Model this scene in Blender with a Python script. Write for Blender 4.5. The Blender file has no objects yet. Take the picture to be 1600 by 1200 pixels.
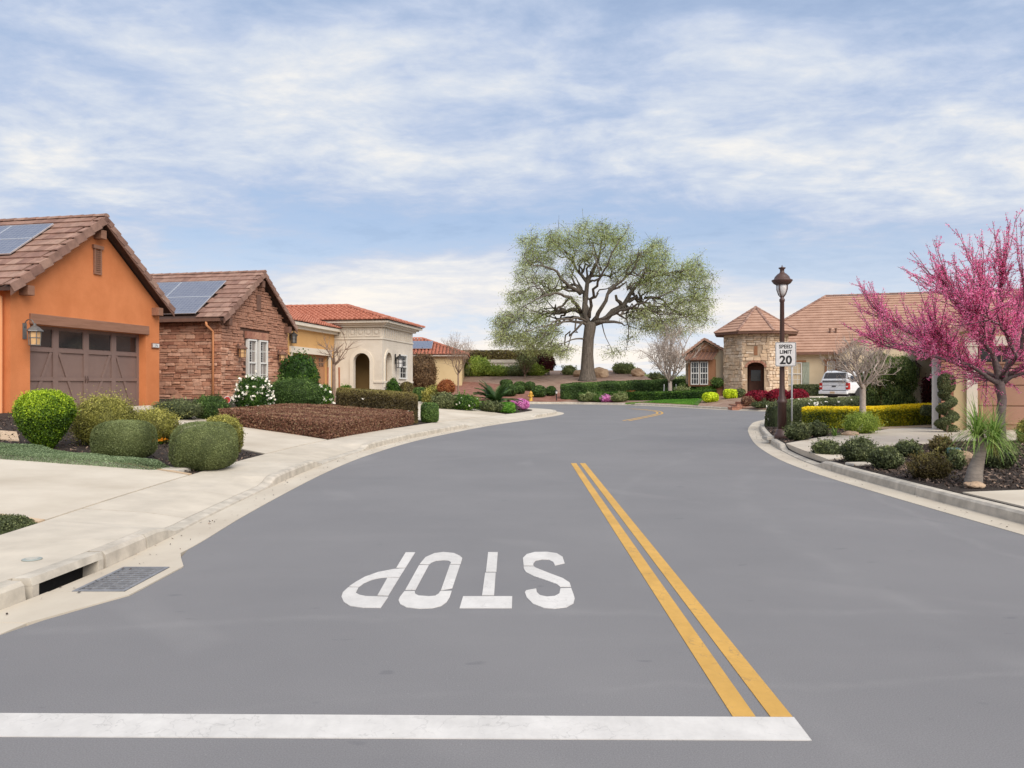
import bpy, bmesh, math, random
import numpy as np
from mathutils import Vector, Matrix
from mathutils.geometry import delaunay_2d_cdt

random.seed(7)
RNG = np.random.default_rng(11)
SC = bpy.context.scene
COL = SC.collection
R = math.radians

# ------------------------------------------------------------------ camera, sky, sun, exposure
CH, FPX = 1.6, 1200.0                      # eye height, focal length in photo pixels
cam_data = bpy.data.cameras.new('camera')
cam_data.sensor_width = 36.0
cam_data.lens = 36.0 * FPX / 1600.0
cam_data.clip_start, cam_data.clip_end = 0.05, 3000.0
cam = bpy.data.objects.new('camera', cam_data)
COL.objects.link(cam)
cam.location = (0, 0, CH)
cam.rotation_euler = (R(90), 0, 0)
SC.camera = cam

SUN_EL, SUN_AZ = R(42), R(150)             # azimuth clockwise from +Y (the view direction)
world = bpy.data.worlds.new('World')
SC.world = world
world.use_nodes = True


def build_sky():
    nt = world.node_tree
    nt.nodes.clear()
    N = nt.nodes.new
    L = nt.links.new

    def math_(op, a, b=None, clamp=False):
        n = N('ShaderNodeMath'); n.operation = op; n.use_clamp = clamp
        for i, v in enumerate((a, b)):
            if v is None: continue
            if isinstance(v, (int, float)): n.inputs[i].default_value = v
            else: L(v, n.inputs[i])
        return n.outputs[0]

    def rng(v, a, b, c=0.0, d=1.0, smooth=True):
        n = N('ShaderNodeMapRange')
        if smooth: n.interpolation_type = 'SMOOTHSTEP'
        L(v, n.inputs[0])
        for i, x in zip((1, 2, 3, 4), (a, b, c, d)): n.inputs[i].default_value = x
        return n.outputs[0]

    def mix(f, a, b):
        n = N('ShaderNodeMix'); n.data_type = 'RGBA'
        L(f, n.inputs[0])
        for k, v in ((6, a), (7, b)):
            if isinstance(v, tuple): n.inputs[k].default_value = (*v, 1)
            else: L(v, n.inputs[k])
        return n.outputs[2]

    tc = N('ShaderNodeTexCoord')
    sep = N('ShaderNodeSeparateXYZ'); L(tc.outputs['Generated'], sep.inputs[0])
    z = math_('MAXIMUM', sep.outputs[2], 0.0)
    den = math_('ADD', z, 0.13)
    u = math_('DIVIDE', sep.outputs[0], den)
    v = math_('DIVIDE', sep.outputs[1], den)

    def noise(su, sv, rot, scale, detail, rough, off, dist=0.0):
        cb = N('ShaderNodeCombineXYZ')
        L(u, cb.inputs[0]); L(v, cb.inputs[1])
        mp = N('ShaderNodeMapping')
        mp.inputs['Location'].default_value = off
        mp.inputs['Rotation'].default_value = (0, 0, rot)
        mp.inputs['Scale'].default_value = (su, sv, 1)
        L(cb.outputs[0], mp.inputs[0])
        n = N('ShaderNodeTexNoise'); n.noise_dimensions = '3D'
        n.inputs['Scale'].default_value = scale
        n.inputs['Detail'].default_value = detail
        n.inputs['Roughness'].default_value = rough
        n.inputs['Distortion'].default_value = dist
        L(mp.outputs[0], n.inputs['Vector'])
        return n.outputs['Fac']

    sky = N('ShaderNodeTexSky'); sky.sky_type = 'NISHITA'
    sky.sun_disc = False
    sky.sun_elevation = SUN_EL; sky.sun_rotation = SUN_AZ
    sky.air_density = 1.0; sky.dust_density = 1.0
    big = noise(0.8, 1.0, R(14), 0.62, 4, 0.5, (2.3, 5.4, 0.4), 0.3)        # cloud banks
    mid = noise(0.9, 1.15, R(16), 2.2, 8, 0.60, (4.1, 0.7, 1.2), 0.4)       # broken rolls
    fine = noise(0.9, 1.2, R(20), 7.0, 8, 0.62, (0.6, 2.7, 2.0), 0.3)      # mackerel texture
    roll = math_('SINE', math_('MULTIPLY', math_('ADD', math_('ADD', v, math_('MULTIPLY', math_('ABSOLUTE', math_('ADD', u, 0.1)), -0.14)), math_('ADD', math_('MULTIPLY', big, 1.3), -0.42)), 3.35))
    a = math_('ADD', math_('MULTIPLY', roll, 0.115), math_('ADD', math_('MULTIPLY', mid, 0.62), math_('MULTIPLY', fine, 0.28)))
    a = math_('ADD', a, math_('MULTIPLY', big, 0.22))
    f = rng(a, 0.36, 0.86, smooth=False)
    cr = N('ShaderNodeValToRGB')
    el = cr.color_ramp.elements
    el[0].position, el[0].color = 0.0, (*SKY_RAMP[0][1], 1)
    el[1].position, el[1].color = 1.0, (*SKY_RAMP[-1][1], 1)
    for p_, c_ in SKY_RAMP[1:-1]:
        x = el.new(p_); x.color = (*c_, 1)
    L(f, cr.inputs[0])
    low = rng(sep.outputs[2], 0.22, 0.02)            # paler, warmer air towards the horizon
    K = 10.0
    k = lambda r, g, b: (r * K, g * K, b * K)
    scl = N('ShaderNodeVectorMath'); scl.operation = 'SCALE'; scl.inputs['Scale'].default_value = K
    L(cr.outputs[0], scl.inputs[0])
    # a little of the clear sky shows where the cloud is thin
    thin = rng(f, 0.55, 0.1, 0.0, 0.22)
    c1 = mix(thin, scl.outputs[0], sky.outputs[0])
    warm = mix(rng(f, 0.05, 0.6), k(0.36, 0.385, 0.43), k(*HORIZON))
    c3 = mix(math_('MULTIPLY', low, 0.85), c1, warm)
    bg = N('ShaderNodeBackground')
    bg.inputs['Strength'].default_value = 0.083
    L(c3, bg.inputs['Color'])
    out = N('ShaderNodeOutputWorld')
    L(bg.outputs[0], out.inputs['Surface'])


SKY_RAMP = [(0.0, (0.150, 0.192, 0.275)), (0.28, (0.192, 0.238, 0.325)), (0.46, (0.245, 0.285, 0.365)), (0.64, (0.315, 0.342, 0.388)), (0.82, (0.405, 0.404, 0.402)), (1.0, (0.48, 0.455, 0.415))]
HORIZON = (0.50, 0.455, 0.40)
build_sky()

sun_data = bpy.data.lights.new('sun', 'SUN')
sun_data.energy = 1.5
sun_data.angle = R(55)
sun_data.color = (1.0, 0.93, 0.83)
sun = bpy.data.objects.new('sun', sun_data)
COL.objects.link(sun)
sd = Vector((math.sin(SUN_AZ) * math.cos(SUN_EL), math.cos(SUN_AZ) * math.cos(SUN_EL), math.sin(SUN_EL)))
sun.rotation_euler = sd.to_track_quat('Z', 'Y').to_euler()

SC.view_settings.view_transform = 'Standard'
SC.view_settings.look = 'None'
SC.view_settings.gamma = 1.0
SC.view_settings.use_curve_mapping = False
SC.view_settings.exposure = 1.4
SC.cycles.max_bounces = 6
SC.cycles.diffuse_bounces = 3
SC.cycles.glossy_bounces = 3
SC.cycles.transmission_bounces = 4
SC.cycles.transparent_max_bounces = 6
SC.cycles.caustics_reflective = False
SC.cycles.caustics_refractive = False
SC.cycles.use_denoising = True


# ------------------------------------------------------------------ materials
def lin(c):
    c = c / 255.0
    return c / 12.92 if c <= 0.04045 else ((c + 0.055) / 1.055) ** 2.4


def C(r, g, b, k=1.0):
    return (lin(r) * k, lin(g) * k, lin(b) * k, 1.0)


def base_mat(name):
    m = bpy.data.materials.new(name)
    m.use_nodes = True
    nt = m.node_tree
    b = nt.nodes['Principled BSDF']
    return m, nt, b


def ramp(nt, fac, stops):
    r = nt.nodes.new('ShaderNodeValToRGB')
    e = r.color_ramp.elements
    e[0].position, e[0].color = stops[0]
    e[1].position, e[1].color = stops[1]
    for p, c in stops[2:]:
        x = e.new(p); x.color = c
    nt.links.new(fac, r.inputs[0])
    return r.outputs[0]


def noise_fac(nt, scale, detail=4, rough=0.55, vec=None, stretch=None, coord='Object'):
    n = nt.nodes.new('ShaderNodeTexNoise')
    n.inputs['Scale'].default_value = scale
    n.inputs['Detail'].default_value = detail
    n.inputs['Roughness'].default_value = rough
    if vec is None:
        t = nt.nodes.new('ShaderNodeTexCoord'); vec = t.outputs[coord]
    if stretch:
        mp = nt.nodes.new('ShaderNodeMapping')
        mp.inputs['Scale'].default_value = stretch[:3]
        if len(stretch) > 3: mp.inputs['Rotation'].default_value = (0, 0, stretch[3])
        nt.links.new(vec, mp.inputs[0]); vec = mp.outputs[0]
    nt.links.new(vec, n.inputs['Vector'])
    return n.outputs['Fac']


def bump(nt, b, fac, strength=0.3, dist=0.01):
    n = nt.nodes.new('ShaderNodeBump')
    n.inputs['Strength'].default_value = strength
    n.inputs['Distance'].default_value = dist
    nt.links.new(fac, n.inputs['Height'])
    nt.links.new(n.outputs[0], b.inputs['Normal'])


def mixc(nt, f, a, b, mode='MIX'):
    n = nt.nodes.new('ShaderNodeMix'); n.data_type = 'RGBA'; n.blend_type = mode
    if isinstance(f, (int, float)): n.inputs[0].default_value = f
    else: nt.links.new(f, n.inputs[0])
    for k, v in ((6, a), (7, b)):
        if isinstance(v, tuple): n.inputs[k].default_value = v
        else: nt.links.new(v, n.inputs[k])
    return n.outputs[2]


def mathn(nt, op, a, b=None, clamp=False):
    n = nt.nodes.new('ShaderNodeMath'); n.operation = op; n.use_clamp = clamp
    for i, v in enumerate((a, b)):
        if v is None: continue
        if isinstance(v, (int, float)): n.inputs[i].default_value = v
        else: nt.links.new(v, n.inputs[i])
    return n.outputs[0]


def surf(name, c1, c2, scale=3.0, rough=0.85, bscale=60, bstr=0.25, bdist=0.006, spec=0.3, c3=None, detail=5, stretch=None):
    """plain surface: two or three colours mottled by noise, fine relief"""
    m, nt, b = base_mat(name)
    f = noise_fac(nt, scale, detail, 0.6, stretch=stretch)
    st = [(0.32, c1), (0.68, c2)]
    if c3: st.append((0.80, c3))
    nt.links.new(ramp(nt, f, st), b.inputs['Base Color'])
    b.inputs['Roughness'].default_value = rough
    b.inputs['Specular IOR Level'].default_value = spec
    if bstr: bump(nt, b, noise_fac(nt, bscale, 3, 0.6), bstr, bdist)
    return m


def pieces(name, cols, rough=0.85, bscale=25, bstr=0.4, bdist=0.01, mott=6.0, lo=0.72, hi=1.15):
    """colour picked per object (stones, tiles, slabs), mottled within the piece"""
    m, nt, b = base_mat(name)
    oi = nt.nodes.new('ShaderNodeObjectInfo')
    n = len(cols)
    col = ramp(nt, oi.outputs['Random'], [((i + 0.5) / n, c) for i, c in enumerate(cols)])
    g = nt.nodes.new('ShaderNodeNewGeometry')
    f = noise_fac(nt, mott, 4, 0.6, vec=g.outputs['Position'])
    shade = ramp(nt, f, [(0.3, (lo, lo, lo, 1)), (0.7, (hi, hi, hi, 1))])
    nt.links.new(mixc(nt, 1.0, col, shade, 'MULTIPLY'), b.inputs['Base Color'])
    b.inputs['Roughness'].default_value = rough
    b.inputs['Specular IOR Level'].default_value = 0.25
    bump(nt, b, noise_fac(nt, bscale, 4, 0.6, vec=g.outputs['Position']), bstr, bdist)
    return m


def gloss(name, c, rough=0.3, metal=0.0, spec=0.5, bstr=0.0):
    m, nt, b = base_mat(name)
    f = noise_fac(nt, 9, 3)
    d = tuple(x * 0.86 for x in c[:3]) + (1,)
    nt.links.new(ramp(nt, f, [(0.3, d), (0.7, c)]), b.inputs['Base Color'])
    b.inputs['Roughness'].default_value = rough
    b.inputs['Metallic'].default_value = metal
    b.inputs['Specular IOR Level'].default_value = spec
    return m


def leafmat(name, dark, mid, light, trans=0.25, rough=0.55):
    dark, mid, light = (tuple(x * 1.35 for x in c[:3]) + (1,) for c in (dark, mid, light))
    m, nt, b = base_mat(name)
    at = nt.nodes.new('ShaderNodeAttribute'); at.attribute_name = 'tint'
    col = ramp(nt, at.outputs['Fac'], [(0.0, dark), (0.5, mid), (1.0, light)])
    nt.links.new(col, b.inputs['Base Color'])
    b.inputs['Roughness'].default_value = rough
    b.inputs['Specular IOR Level'].default_value = 0.3
    tr = nt.nodes.new('ShaderNodeBsdfTranslucent')
    nt.links.new(col, tr.inputs['Color'])
    mx = nt.nodes.new('ShaderNodeMixShader')
    mx.inputs[0].default_value = trans
    nt.links.new(b.outputs[0], mx.inputs[1]); nt.links.new(tr.outputs[0], mx.inputs[2])
    nt.links.new(mx.outputs[0], nt.nodes['Material Output'].inputs['Surface'])
    return m


def asphalt_mat():
    m, nt, b = base_mat('asphalt_sealed')
    t = nt.nodes.new('ShaderNodeTexCoord').outputs['Object']
    big = noise_fac(nt, 0.35, 5, 0.6, vec=t)
    sw = noise_fac(nt, 0.9, 6, 0.65, vec=t, stretch=(0.25, 1.6, 1, R(25)))
    fine = noise_fac(nt, 140, 3, 0.7, vec=t)
    col = ramp(nt, big, [(0.30, (0.180, 0.173, 0.174, 1)), (0.70, (0.213, 0.204, 0.203, 1))])
    col = mixc(nt, mathn(nt, 'MULTIPLY', ramp(nt, sw, [(0.54, (0, 0, 0, 1)), (0.72, (1, 1, 1, 1))]), 0.08), col, (0.315, 0.299, 0.288, 1))
    # thin curved scuffs left by tyres and the sealing squeegee
    w = nt.nodes.new('ShaderNodeTexWave'); w.wave_type = 'RINGS'; w.rings_direction = 'Z'
    mp = nt.nodes.new('ShaderNodeMapping'); mp.inputs['Location'].default_value = (-9.0, -16.0, 0)
    nt.links.new(t, mp.inputs[0]); nt.links.new(mp.outputs[0], w.inputs['Vector'])
    w.inputs['Scale'].default_value = 0.09; w.inputs['Distortion'].default_value = 3.0
    w.inputs['Detail'].default_value = 3; w.inputs['Detail Scale'].default_value = 0.6
    line = ramp(nt, w.outputs['Fac'], [(0.965, (0, 0, 0, 1)), (0.995, (1, 1, 1, 1))])
    brk = ramp(nt, noise_fac(nt, 0.5, 3, 0.6, vec=t), [(0.5, (0, 0, 0, 1)), (0.65, (1, 1, 1, 1))])
    col = mixc(nt, mathn(nt, 'MULTIPLY', mathn(nt, 'MULTIPLY', line, brk), 0.12), col, (0.37, 0.35, 0.335, 1))
    # broad, pale tyre-worn arcs round the bend
    for cx, cyy, rad, wid, amt in ((19.0, 7.0, 16.2, 0.22, 0.22), (19.0, 7.0, 17.9, 0.16, 0.16), (-14.0, 30.0, 18.6, 0.2, 0.16), (24.0, 6.0, 19.4, 0.10, 0.3), (2.0, -26.0, 31.4, 0.10, 0.3), (4.0, -30.0, 34.2, 0.06, 0.25)):
        mp = nt.nodes.new('ShaderNodeMapping'); mp.inputs['Location'].default_value = (-cx, -cyy, 0)
        nt.links.new(t, mp.inputs[0])
        ln = nt.nodes.new('ShaderNodeVectorMath'); ln.operation = 'LENGTH'; nt.links.new(mp.outputs[0], ln.inputs[0])
        wob = mathn(nt, 'ADD', ln.outputs['Value'], mathn(nt, 'MULTIPLY', noise_fac(nt, 0.8, 4, 0.6, vec=t), 0.5))
        d_ = mathn(nt, 'ABSOLUTE', mathn(nt, 'SUBTRACT', wob, rad + 0.25))
        arc = ramp(nt, mathn(nt, 'DIVIDE', d_, wid), [(0.0, (1, 1, 1, 1)), (1.0, (0, 0, 0, 1))])
        pat = ramp(nt, noise_fac(nt, 1.1, 5, 0.7, vec=t), [(0.38, (0, 0, 0, 1)), (0.62, (1, 1, 1, 1))])
        col = mixc(nt, mathn(nt, 'MULTIPLY', mathn(nt, 'MULTIPLY', arc, pat), amt * 0.55, True), col, (0.36, 0.345, 0.33, 1))
    # small dark patches, oil specks
    sp = noise_fac(nt, 5.5, 2, 0.5, vec=t, stretch=(0.6, 1.3, 1))
    col = mixc(nt, mathn(nt, 'MULTIPLY', ramp(nt, sp, [(0.70, (0, 0, 0, 1)), (0.75, (1, 1, 1, 1))]), 0.3), col, (0.09, 0.09, 0.10, 1))
    for cx, cyy, rad, wid, amt in ((24.0, 20.0, 16.6, 0.07, 0.30), (24.0, 20.0, 18.3, 0.06, 0.25), (-9.0, 3.0, 15.2, 0.05, 0.2), (30.0, 30.0, 20.5, 0.08, 0.35)):
        mp = nt.nodes.new('ShaderNodeMapping'); mp.inputs['Location'].default_value = (-cx, -cyy, 0)
        nt.links.new(t, mp.inputs[0])
        ln = nt.nodes.new('ShaderNodeVectorMath'); ln.operation = 'LENGTH'; nt.links.new(mp.outputs[0], ln.inputs[0])
        d_ = mathn(nt, 'ABSOLUTE', mathn(nt, 'SUBTRACT', mathn(nt, 'ADD', ln.outputs['Value'], mathn(nt, 'MULTIPLY', noise_fac(nt, 0.5, 2, 0.5, vec=t), 0.6)), rad + 0.3))
        arc = ramp(nt, mathn(nt, 'DIVIDE', d_, wid), [(0.0, (1, 1, 1, 1)), (1.0, (0, 0, 0, 1))])
        pat = ramp(nt, noise_fac(nt, 0.35, 3, 0.6, vec=t), [(0.48, (0, 0, 0, 1)), (0.62, (1, 1, 1, 1))])
        col = mixc(nt, mathn(nt, 'MULTIPLY', mathn(nt, 'MULTIPLY', arc, pat), amt), col, (0.10, 0.10, 0.105, 1))
    spk = ramp(nt, noise_fac(nt, 55, 2, 0.5, vec=t), [(0.70, (0, 0, 0, 1)), (0.76, (1, 1, 1, 1))])
    col = mixc(nt, mathn(nt, 'MULTIPLY', spk, 0.35), col, (0.36, 0.35, 0.34, 1))
    grain = ramp(nt, fine, [(0.25, (0.74, 0.74, 0.74, 1)), (0.75, (1.22, 1.22, 1.22, 1))])
    nt.links.new(mixc(nt, 1.0, col, grain, 'MULTIPLY'), b.inputs['Base Color'])
    b.inputs['Roughness'].default_value = 0.72
    b.inputs['Specular IOR Level'].default_value = 0.35
    bump(nt, b, fine, 0.25, 0.003)
    return m


def paint_mat(name, c, wearcol, amount=0.4):
    m, nt, b = base_mat(name)
    t = nt.nodes.new('ShaderNodeTexCoord').outputs['Object']
    f = noise_fac(nt, 7, 6, 0.7, vec=t)
    d = tuple(x * 0.9 for x in c[:3]) + (1,)
    col = ramp(nt, f, [(0.35, d), (0.65, c)])
    v = nt.nodes.new('ShaderNodeTexVoronoi'); v.feature = 'DISTANCE_TO_EDGE'
    v.inputs['Scale'].default_value = 8.0
    dn = nt.nodes.new('ShaderNodeTexNoise'); dn.inputs['Scale'].default_value = 6; dn.inputs['Detail'].default_value = 5
    nt.links.new(t, dn.inputs['Vector'])
    nt.links.new(mixc(nt, 0.25, t, dn.outputs['Color']), v.inputs['Vector'])
    crack = ramp(nt, v.outputs['Distance'], [(0.0, (1, 1, 1, 1)), (0.026, (0, 0, 0, 1))])
    brk = ramp(nt, noise_fac(nt, 1.7, 4, 0.6, vec=t), [(0.44, (0, 0, 0, 1)), (0.56, (1, 1, 1, 1))])
    col = mixc(nt, mathn(nt, 'MULTIPLY', mathn(nt, 'MULTIPLY', crack, brk), amount), col, wearcol)
    # chips where the asphalt shows through, and tyre grime
    chip = ramp(nt, noise_fac(nt, 38, 5, 0.7, vec=t), [(0.665, (0, 0, 0, 1)), (0.70, (1, 1, 1, 1))])
    zone = ramp(nt, noise_fac(nt, 2.3, 3, 0.6, vec=t), [(0.42, (0, 0, 0, 1)), (0.62, (1, 1, 1, 1))])
    col = mixc(nt, mathn(nt, 'MULTIPLY', mathn(nt, 'MULTIPLY', chip, zone), 0.75), col, (0.22, 0.215, 0.21, 1))
    grime = ramp(nt, noise_fac(nt, 1.6, 6, 0.7, vec=t, stretch=(1.0, 0.5, 1)), [(0.35, (0.86, 0.86, 0.86, 1)), (0.6, (1.03, 1.03, 1.03, 1))])
    nt.links.new(mixc(nt, 1.0, col, grime, 'MULTIPLY'), b.inputs['Base Color'])
    b.inputs['Roughness'].default_value = 0.7
    b.inputs['Specular IOR Level'].default_value = 0.3
    bump(nt, b, noise_fac(nt, 120, 3, 0.6, vec=t), 0.25, 0.003)
    return m


def glass_mat(name, c=(0.02, 0.022, 0.025, 1), rough=0.06):
    m, nt, b = base_mat(name)
    b.inputs['Base Color'].default_value = c
    b.inputs['Roughness'].default_value = rough
    b.inputs['Specular IOR Level'].default_value = 0.6
    return m


M = {}
M['asphalt'] = asphalt_mat()
M['white_paint'] = paint_mat('road_paint_white', (0.65, 0.62, 0.585, 1), (0.30, 0.285, 0.27, 1))
M['yellow_paint'] = paint_mat('road_paint_yellow', (0.62, 0.355, 0.085, 1), (0.20, 0.15, 0.10, 1), 0.5)
M['concrete'] = surf('concrete_walk', (0.46, 0.42, 0.36, 1), (0.56, 0.52, 0.455, 1), 1.3, 0.9, 90, 0.2, 0.004, detail=7)
M['concrete_slab'] = pieces('concrete_slab', [(0.53, 0.465, 0.375, 1), (0.56, 0.495, 0.405, 1), (0.545, 0.48, 0.39, 1), (0.575, 0.51, 0.42, 1)], 0.9, 90, 0.2, 0.003, 2.2, 0.86, 1.06)
M['concrete_curb'] = pieces('concrete_curb', [(0.52, 0.465, 0.385, 1), (0.56, 0.505, 0.425, 1), (0.54, 0.48, 0.40, 1)], 0.9, 40, 0.35, 0.006, 5.0, 0.70, 1.10)
M['gutter'] = surf('concrete_gutter', (0.47, 0.405, 0.32, 1), (0.58, 0.515, 0.42, 1), 1.1, 0.9, 70, 0.25, 0.004, detail=7, stretch=(1, 0.6, 1))
M['drive'] = surf('concrete_drive', (0.46, 0.395, 0.31, 1), (0.63, 0.56, 0.46, 1), 0.55, 0.9, 80, 0.2, 0.003, detail=7)
M['peach'] = surf('stone_border', (0.50, 0.36, 0.23, 1), (0.60, 0.45, 0.31, 1), 2.5, 0.9, 60, 0.3, 0.004)
M['mulch'] = surf('bark_mulch', (0.020, 0.015, 0.012, 1), (0.075, 0.056, 0.045, 1), 28, 0.95, 40, 1.0, 0.04)
M['soil'] = surf('garden_soil', (0.09, 0.065, 0.045, 1), (0.15, 0.11, 0.08, 1), 2.0, 0.95, 30, 0.8, 0.03)
M['redmulch'] = surf('red_gravel', (0.19, 0.078, 0.055, 1), (0.33, 0.165, 0.12, 1), 2.2, 0.95, 18, 1.0, 0.05, c3=(0.38, 0.25, 0.18, 1))
M['hillmulch'] = surf('hill_gravel', (0.24, 0.145, 0.105, 1), (0.36, 0.25, 0.19, 1), 1.2, 0.95, 14, 1.0, 0.05)
M['turf'] = surf('turf', (0.06, 0.13, 0.02, 1), (0.11, 0.20, 0.035, 1), 3.0, 0.9, 60, 1.0, 0.04)
M['void'] = surf('void_shade', (0.012, 0.011, 0.010, 1), (0.02, 0.018, 0.016, 1), 8, 0.9, 20, 0.3)  # near-black colour holds the shade inside the storm drain
M['iron'] = surf('cast_iron', (0.16, 0.16, 0.17, 1), (0.25, 0.25, 0.26, 1), 12, 0.6, 60, 0.3, 0.003, 0.5)
M['orange'] = surf('orange_stucco', (0.555, 0.185, 0.068, 1), (0.68, 0.245, 0.098, 1), 0.9, 0.92, 30, 0.6, 0.012, 0.2, detail=8)
M['orange_pipe'] = surf('orange_pipe', (0.60, 0.25, 0.11, 1), (0.64, 0.28, 0.13, 1), 2, 0.7, 40, 0.05)
M['door_brown'] = surf('taupe_paint', (0.195, 0.128, 0.108, 1), (0.215, 0.143, 0.121, 1), 3, 0.6, 60, 0.1, 0.002, 0.4)
M['timber'] = surf('stained_timber', (0.24, 0.12, 0.075, 1), (0.31, 0.16, 0.105, 1), 3, 0.8, 30, 0.5, 0.008, stretch=(0.6, 6, 6))
M['fascia'] = surf('brown_fascia', (0.15, 0.078, 0.055, 1), (0.19, 0.10, 0.07, 1), 4, 0.75, 30, 0.2)
M['roof_tile'] = pieces('brown_concrete_tile', [(0.26, 0.15, 0.115, 1), (0.33, 0.20, 0.155, 1), (0.29, 0.165, 0.125, 1), (0.37, 0.235, 0.18, 1), (0.24, 0.135, 0.105, 1)], 0.85, 40, 0.3, 0.006, 4.0)
M['roof_under'] = surf('roof_underlay', (0.06, 0.035, 0.028, 1), (0.08, 0.045, 0.035, 1), 4)
M['tan_tile'] = surf('tan_concrete_tile', (0.34, 0.195, 0.135, 1), (0.46, 0.28, 0.20, 1), 1.6, 0.88, 30, 0.3, 0.006, detail=8)
M['dark_tile'] = surf('mauve_concrete_tile', (0.20, 0.13, 0.125, 1), (0.29, 0.19, 0.175, 1), 1.6, 0.88, 30, 0.3, 0.006, detail=8)
M['clay_tile'] = surf('clay_barrel_tile', (0.33, 0.105, 0.062, 1), (0.50, 0.20, 0.13, 1), 2.6, 0.85, 40, 0.2, 0.004, c3=(0.55, 0.27, 0.19, 1), detail=8)
M['solar'] = None
M['alu'] = gloss('aluminium', (0.75, 0.76, 0.78, 1), 0.35, 0.7)
M['stone'] = pieces('ledger_stone', [(0.43, 0.205, 0.13, 1), (0.56, 0.30, 0.195, 1), (0.36, 0.16, 0.10, 1), (0.64, 0.375, 0.26, 1), (0.50, 0.245, 0.155, 1), (0.30, 0.13, 0.082, 1), (0.59, 0.335, 0.23, 1)], 0.9, 22, 0.7, 0.02, 7)
M['stone_joint'] = surf('stone_joint', (0.10, 0.055, 0.04, 1), (0.14, 0.075, 0.05, 1), 6, 0.95, 20, 0.5)
M['brick'] = pieces('soldier_brick', [(0.40, 0.19, 0.13, 1), (0.46, 0.24, 0.16, 1), (0.36, 0.16, 0.11, 1)], 0.9, 30, 0.4, 0.006, 8)
M['cream_stone'] = pieces('cream_field_stone', [(0.62, 0.45, 0.30, 1), (0.68, 0.53, 0.38, 1), (0.57, 0.40, 0.26, 1), (0.72, 0.58, 0.44, 1), (0.64, 0.46, 0.30, 1)], 0.9, 14, 0.6, 0.02, 5)
M['cream_joint'] = surf('cream_joint', (0.40, 0.29, 0.19, 1), (0.48, 0.36, 0.25, 1), 5, 0.95, 20, 0.5)
M['white_trim'] = surf('white_trim', (0.66, 0.64, 0.60, 1), (0.72, 0.70, 0.66, 1), 2, 0.6, 60, 0.05)
M['cream_trim'] = surf('cream_trim', (0.67, 0.59, 0.48, 1), (0.73, 0.65, 0.54, 1), 1.5, 0.8, 40, 0.2)
M['cast_stone'] = surf('cast_stone_wall', (0.61, 0.53, 0.43, 1), (0.70, 0.62, 0.52, 1), 1.4, 0.9, 30, 0.4, 0.01, detail=7)
M['peach_stucco'] = surf('peach_stucco', (0.60, 0.34, 0.13, 1), (0.64, 0.375, 0.155, 1), 1.0, 0.92, 40, 0.3, 0.006)
M['yellow_stucco'] = surf('yellow_stucco', (0.58, 0.44, 0.24, 1), (0.62, 0.48, 0.27, 1), 1.0, 0.92, 40, 0.3, 0.006)
M['cream_stucco'] = surf('cream_stucco', (0.54, 0.43, 0.29, 1), (0.60, 0.485, 0.335, 1), 1.0, 0.92, 40, 0.3, 0.006)
M['buff_stucco'] = surf('buff_stucco', (0.56, 0.42, 0.235, 1), (0.62, 0.475, 0.28, 1), 1.0, 0.92, 40, 0.3, 0.006)
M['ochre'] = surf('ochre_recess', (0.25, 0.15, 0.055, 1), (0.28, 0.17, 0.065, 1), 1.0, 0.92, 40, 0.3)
M['rust_wood'] = surf('rust_brown_wood', (0.27, 0.125, 0.06, 1), (0.33, 0.16, 0.085, 1), 3, 0.8, 30, 0.3, stretch=(4, 4, 0.5))
M['cedar'] = surf('cedar_door', (0.42, 0.20, 0.095, 1), (0.50, 0.255, 0.13, 1), 2, 0.75, 30, 0.2, stretch=(5, 5, 0.5))
M['tan_door'] = surf('tan_door_paint', (0.36, 0.20, 0.135, 1), (0.40, 0.225, 0.155, 1), 2, 0.65, 40, 0.1)
M['sage'] = surf('sage_paint', (0.30, 0.33, 0.26, 1), (0.35, 0.38, 0.30, 1), 3, 0.7, 40, 0.15)
M['glass'] = glass_mat('window_glass')
M['pane_pale'] = surf('screened_pane', (0.22, 0.19, 0.17, 1), (0.30, 0.26, 0.23, 1), 3, 0.25, 30, 0.0, spec=0.6)
M['amber'] = surf('amber_glass', (0.55, 0.32, 0.14, 1), (0.66, 0.42, 0.20, 1), 9, 0.35, 40, 0.1, spec=0.5)
M['frosted'] = surf('frosted_glass', (0.62, 0.60, 0.58, 1), (0.72, 0.70, 0.68, 1), 5, 0.3, 30, 0.0, spec=0.6)
M['bronze'] = gloss('bronze_paint', (0.085, 0.043, 0.034, 1), 0.45, 0.0, 0.5)
M['pewter'] = gloss('pewter', (0.20, 0.19, 0.18, 1), 0.45, 0.5)
M['black'] = gloss('black_paint', (0.02, 0.018, 0.017, 1), 0.45)
M['galv'] = gloss('galvanised', (0.48, 0.48, 0.48, 1), 0.45, 0.4)
M['sign_white'] = gloss('sign_white', (0.72, 0.70, 0.68, 1), 0.4)
M['sign_black'] = gloss('sign_black', (0.012, 0.012, 0.012, 1), 0.5)
M['red_sign'] = gloss('sign_red', (0.50, 0.03, 0.03, 1), 0.4)
M['hyd'] = gloss('hydrant_yellow', (0.62, 0.34, 0.04, 1), 0.45)
M['car_white'] = gloss('white_car_paint', (0.74, 0.73, 0.73, 1), 0.18, 0.0, 0.5)
M['car_glass'] = glass_mat('tinted_car_glass', (0.035, 0.033, 0.036, 1), 0.05)
M['tail'] = gloss('tail_lamp', (0.42, 0.015, 0.012, 1), 0.2)
M['rubber'] = gloss('rubber', (0.02, 0.02, 0.02, 1), 0.8)
M['bark_oak'] = surf('oak_bark', (0.085, 0.070, 0.056, 1), (0.18, 0.15, 0.122, 1), 3, 0.95, 9, 1.0, 0.06, stretch=(3, 3, 0.6))
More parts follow.
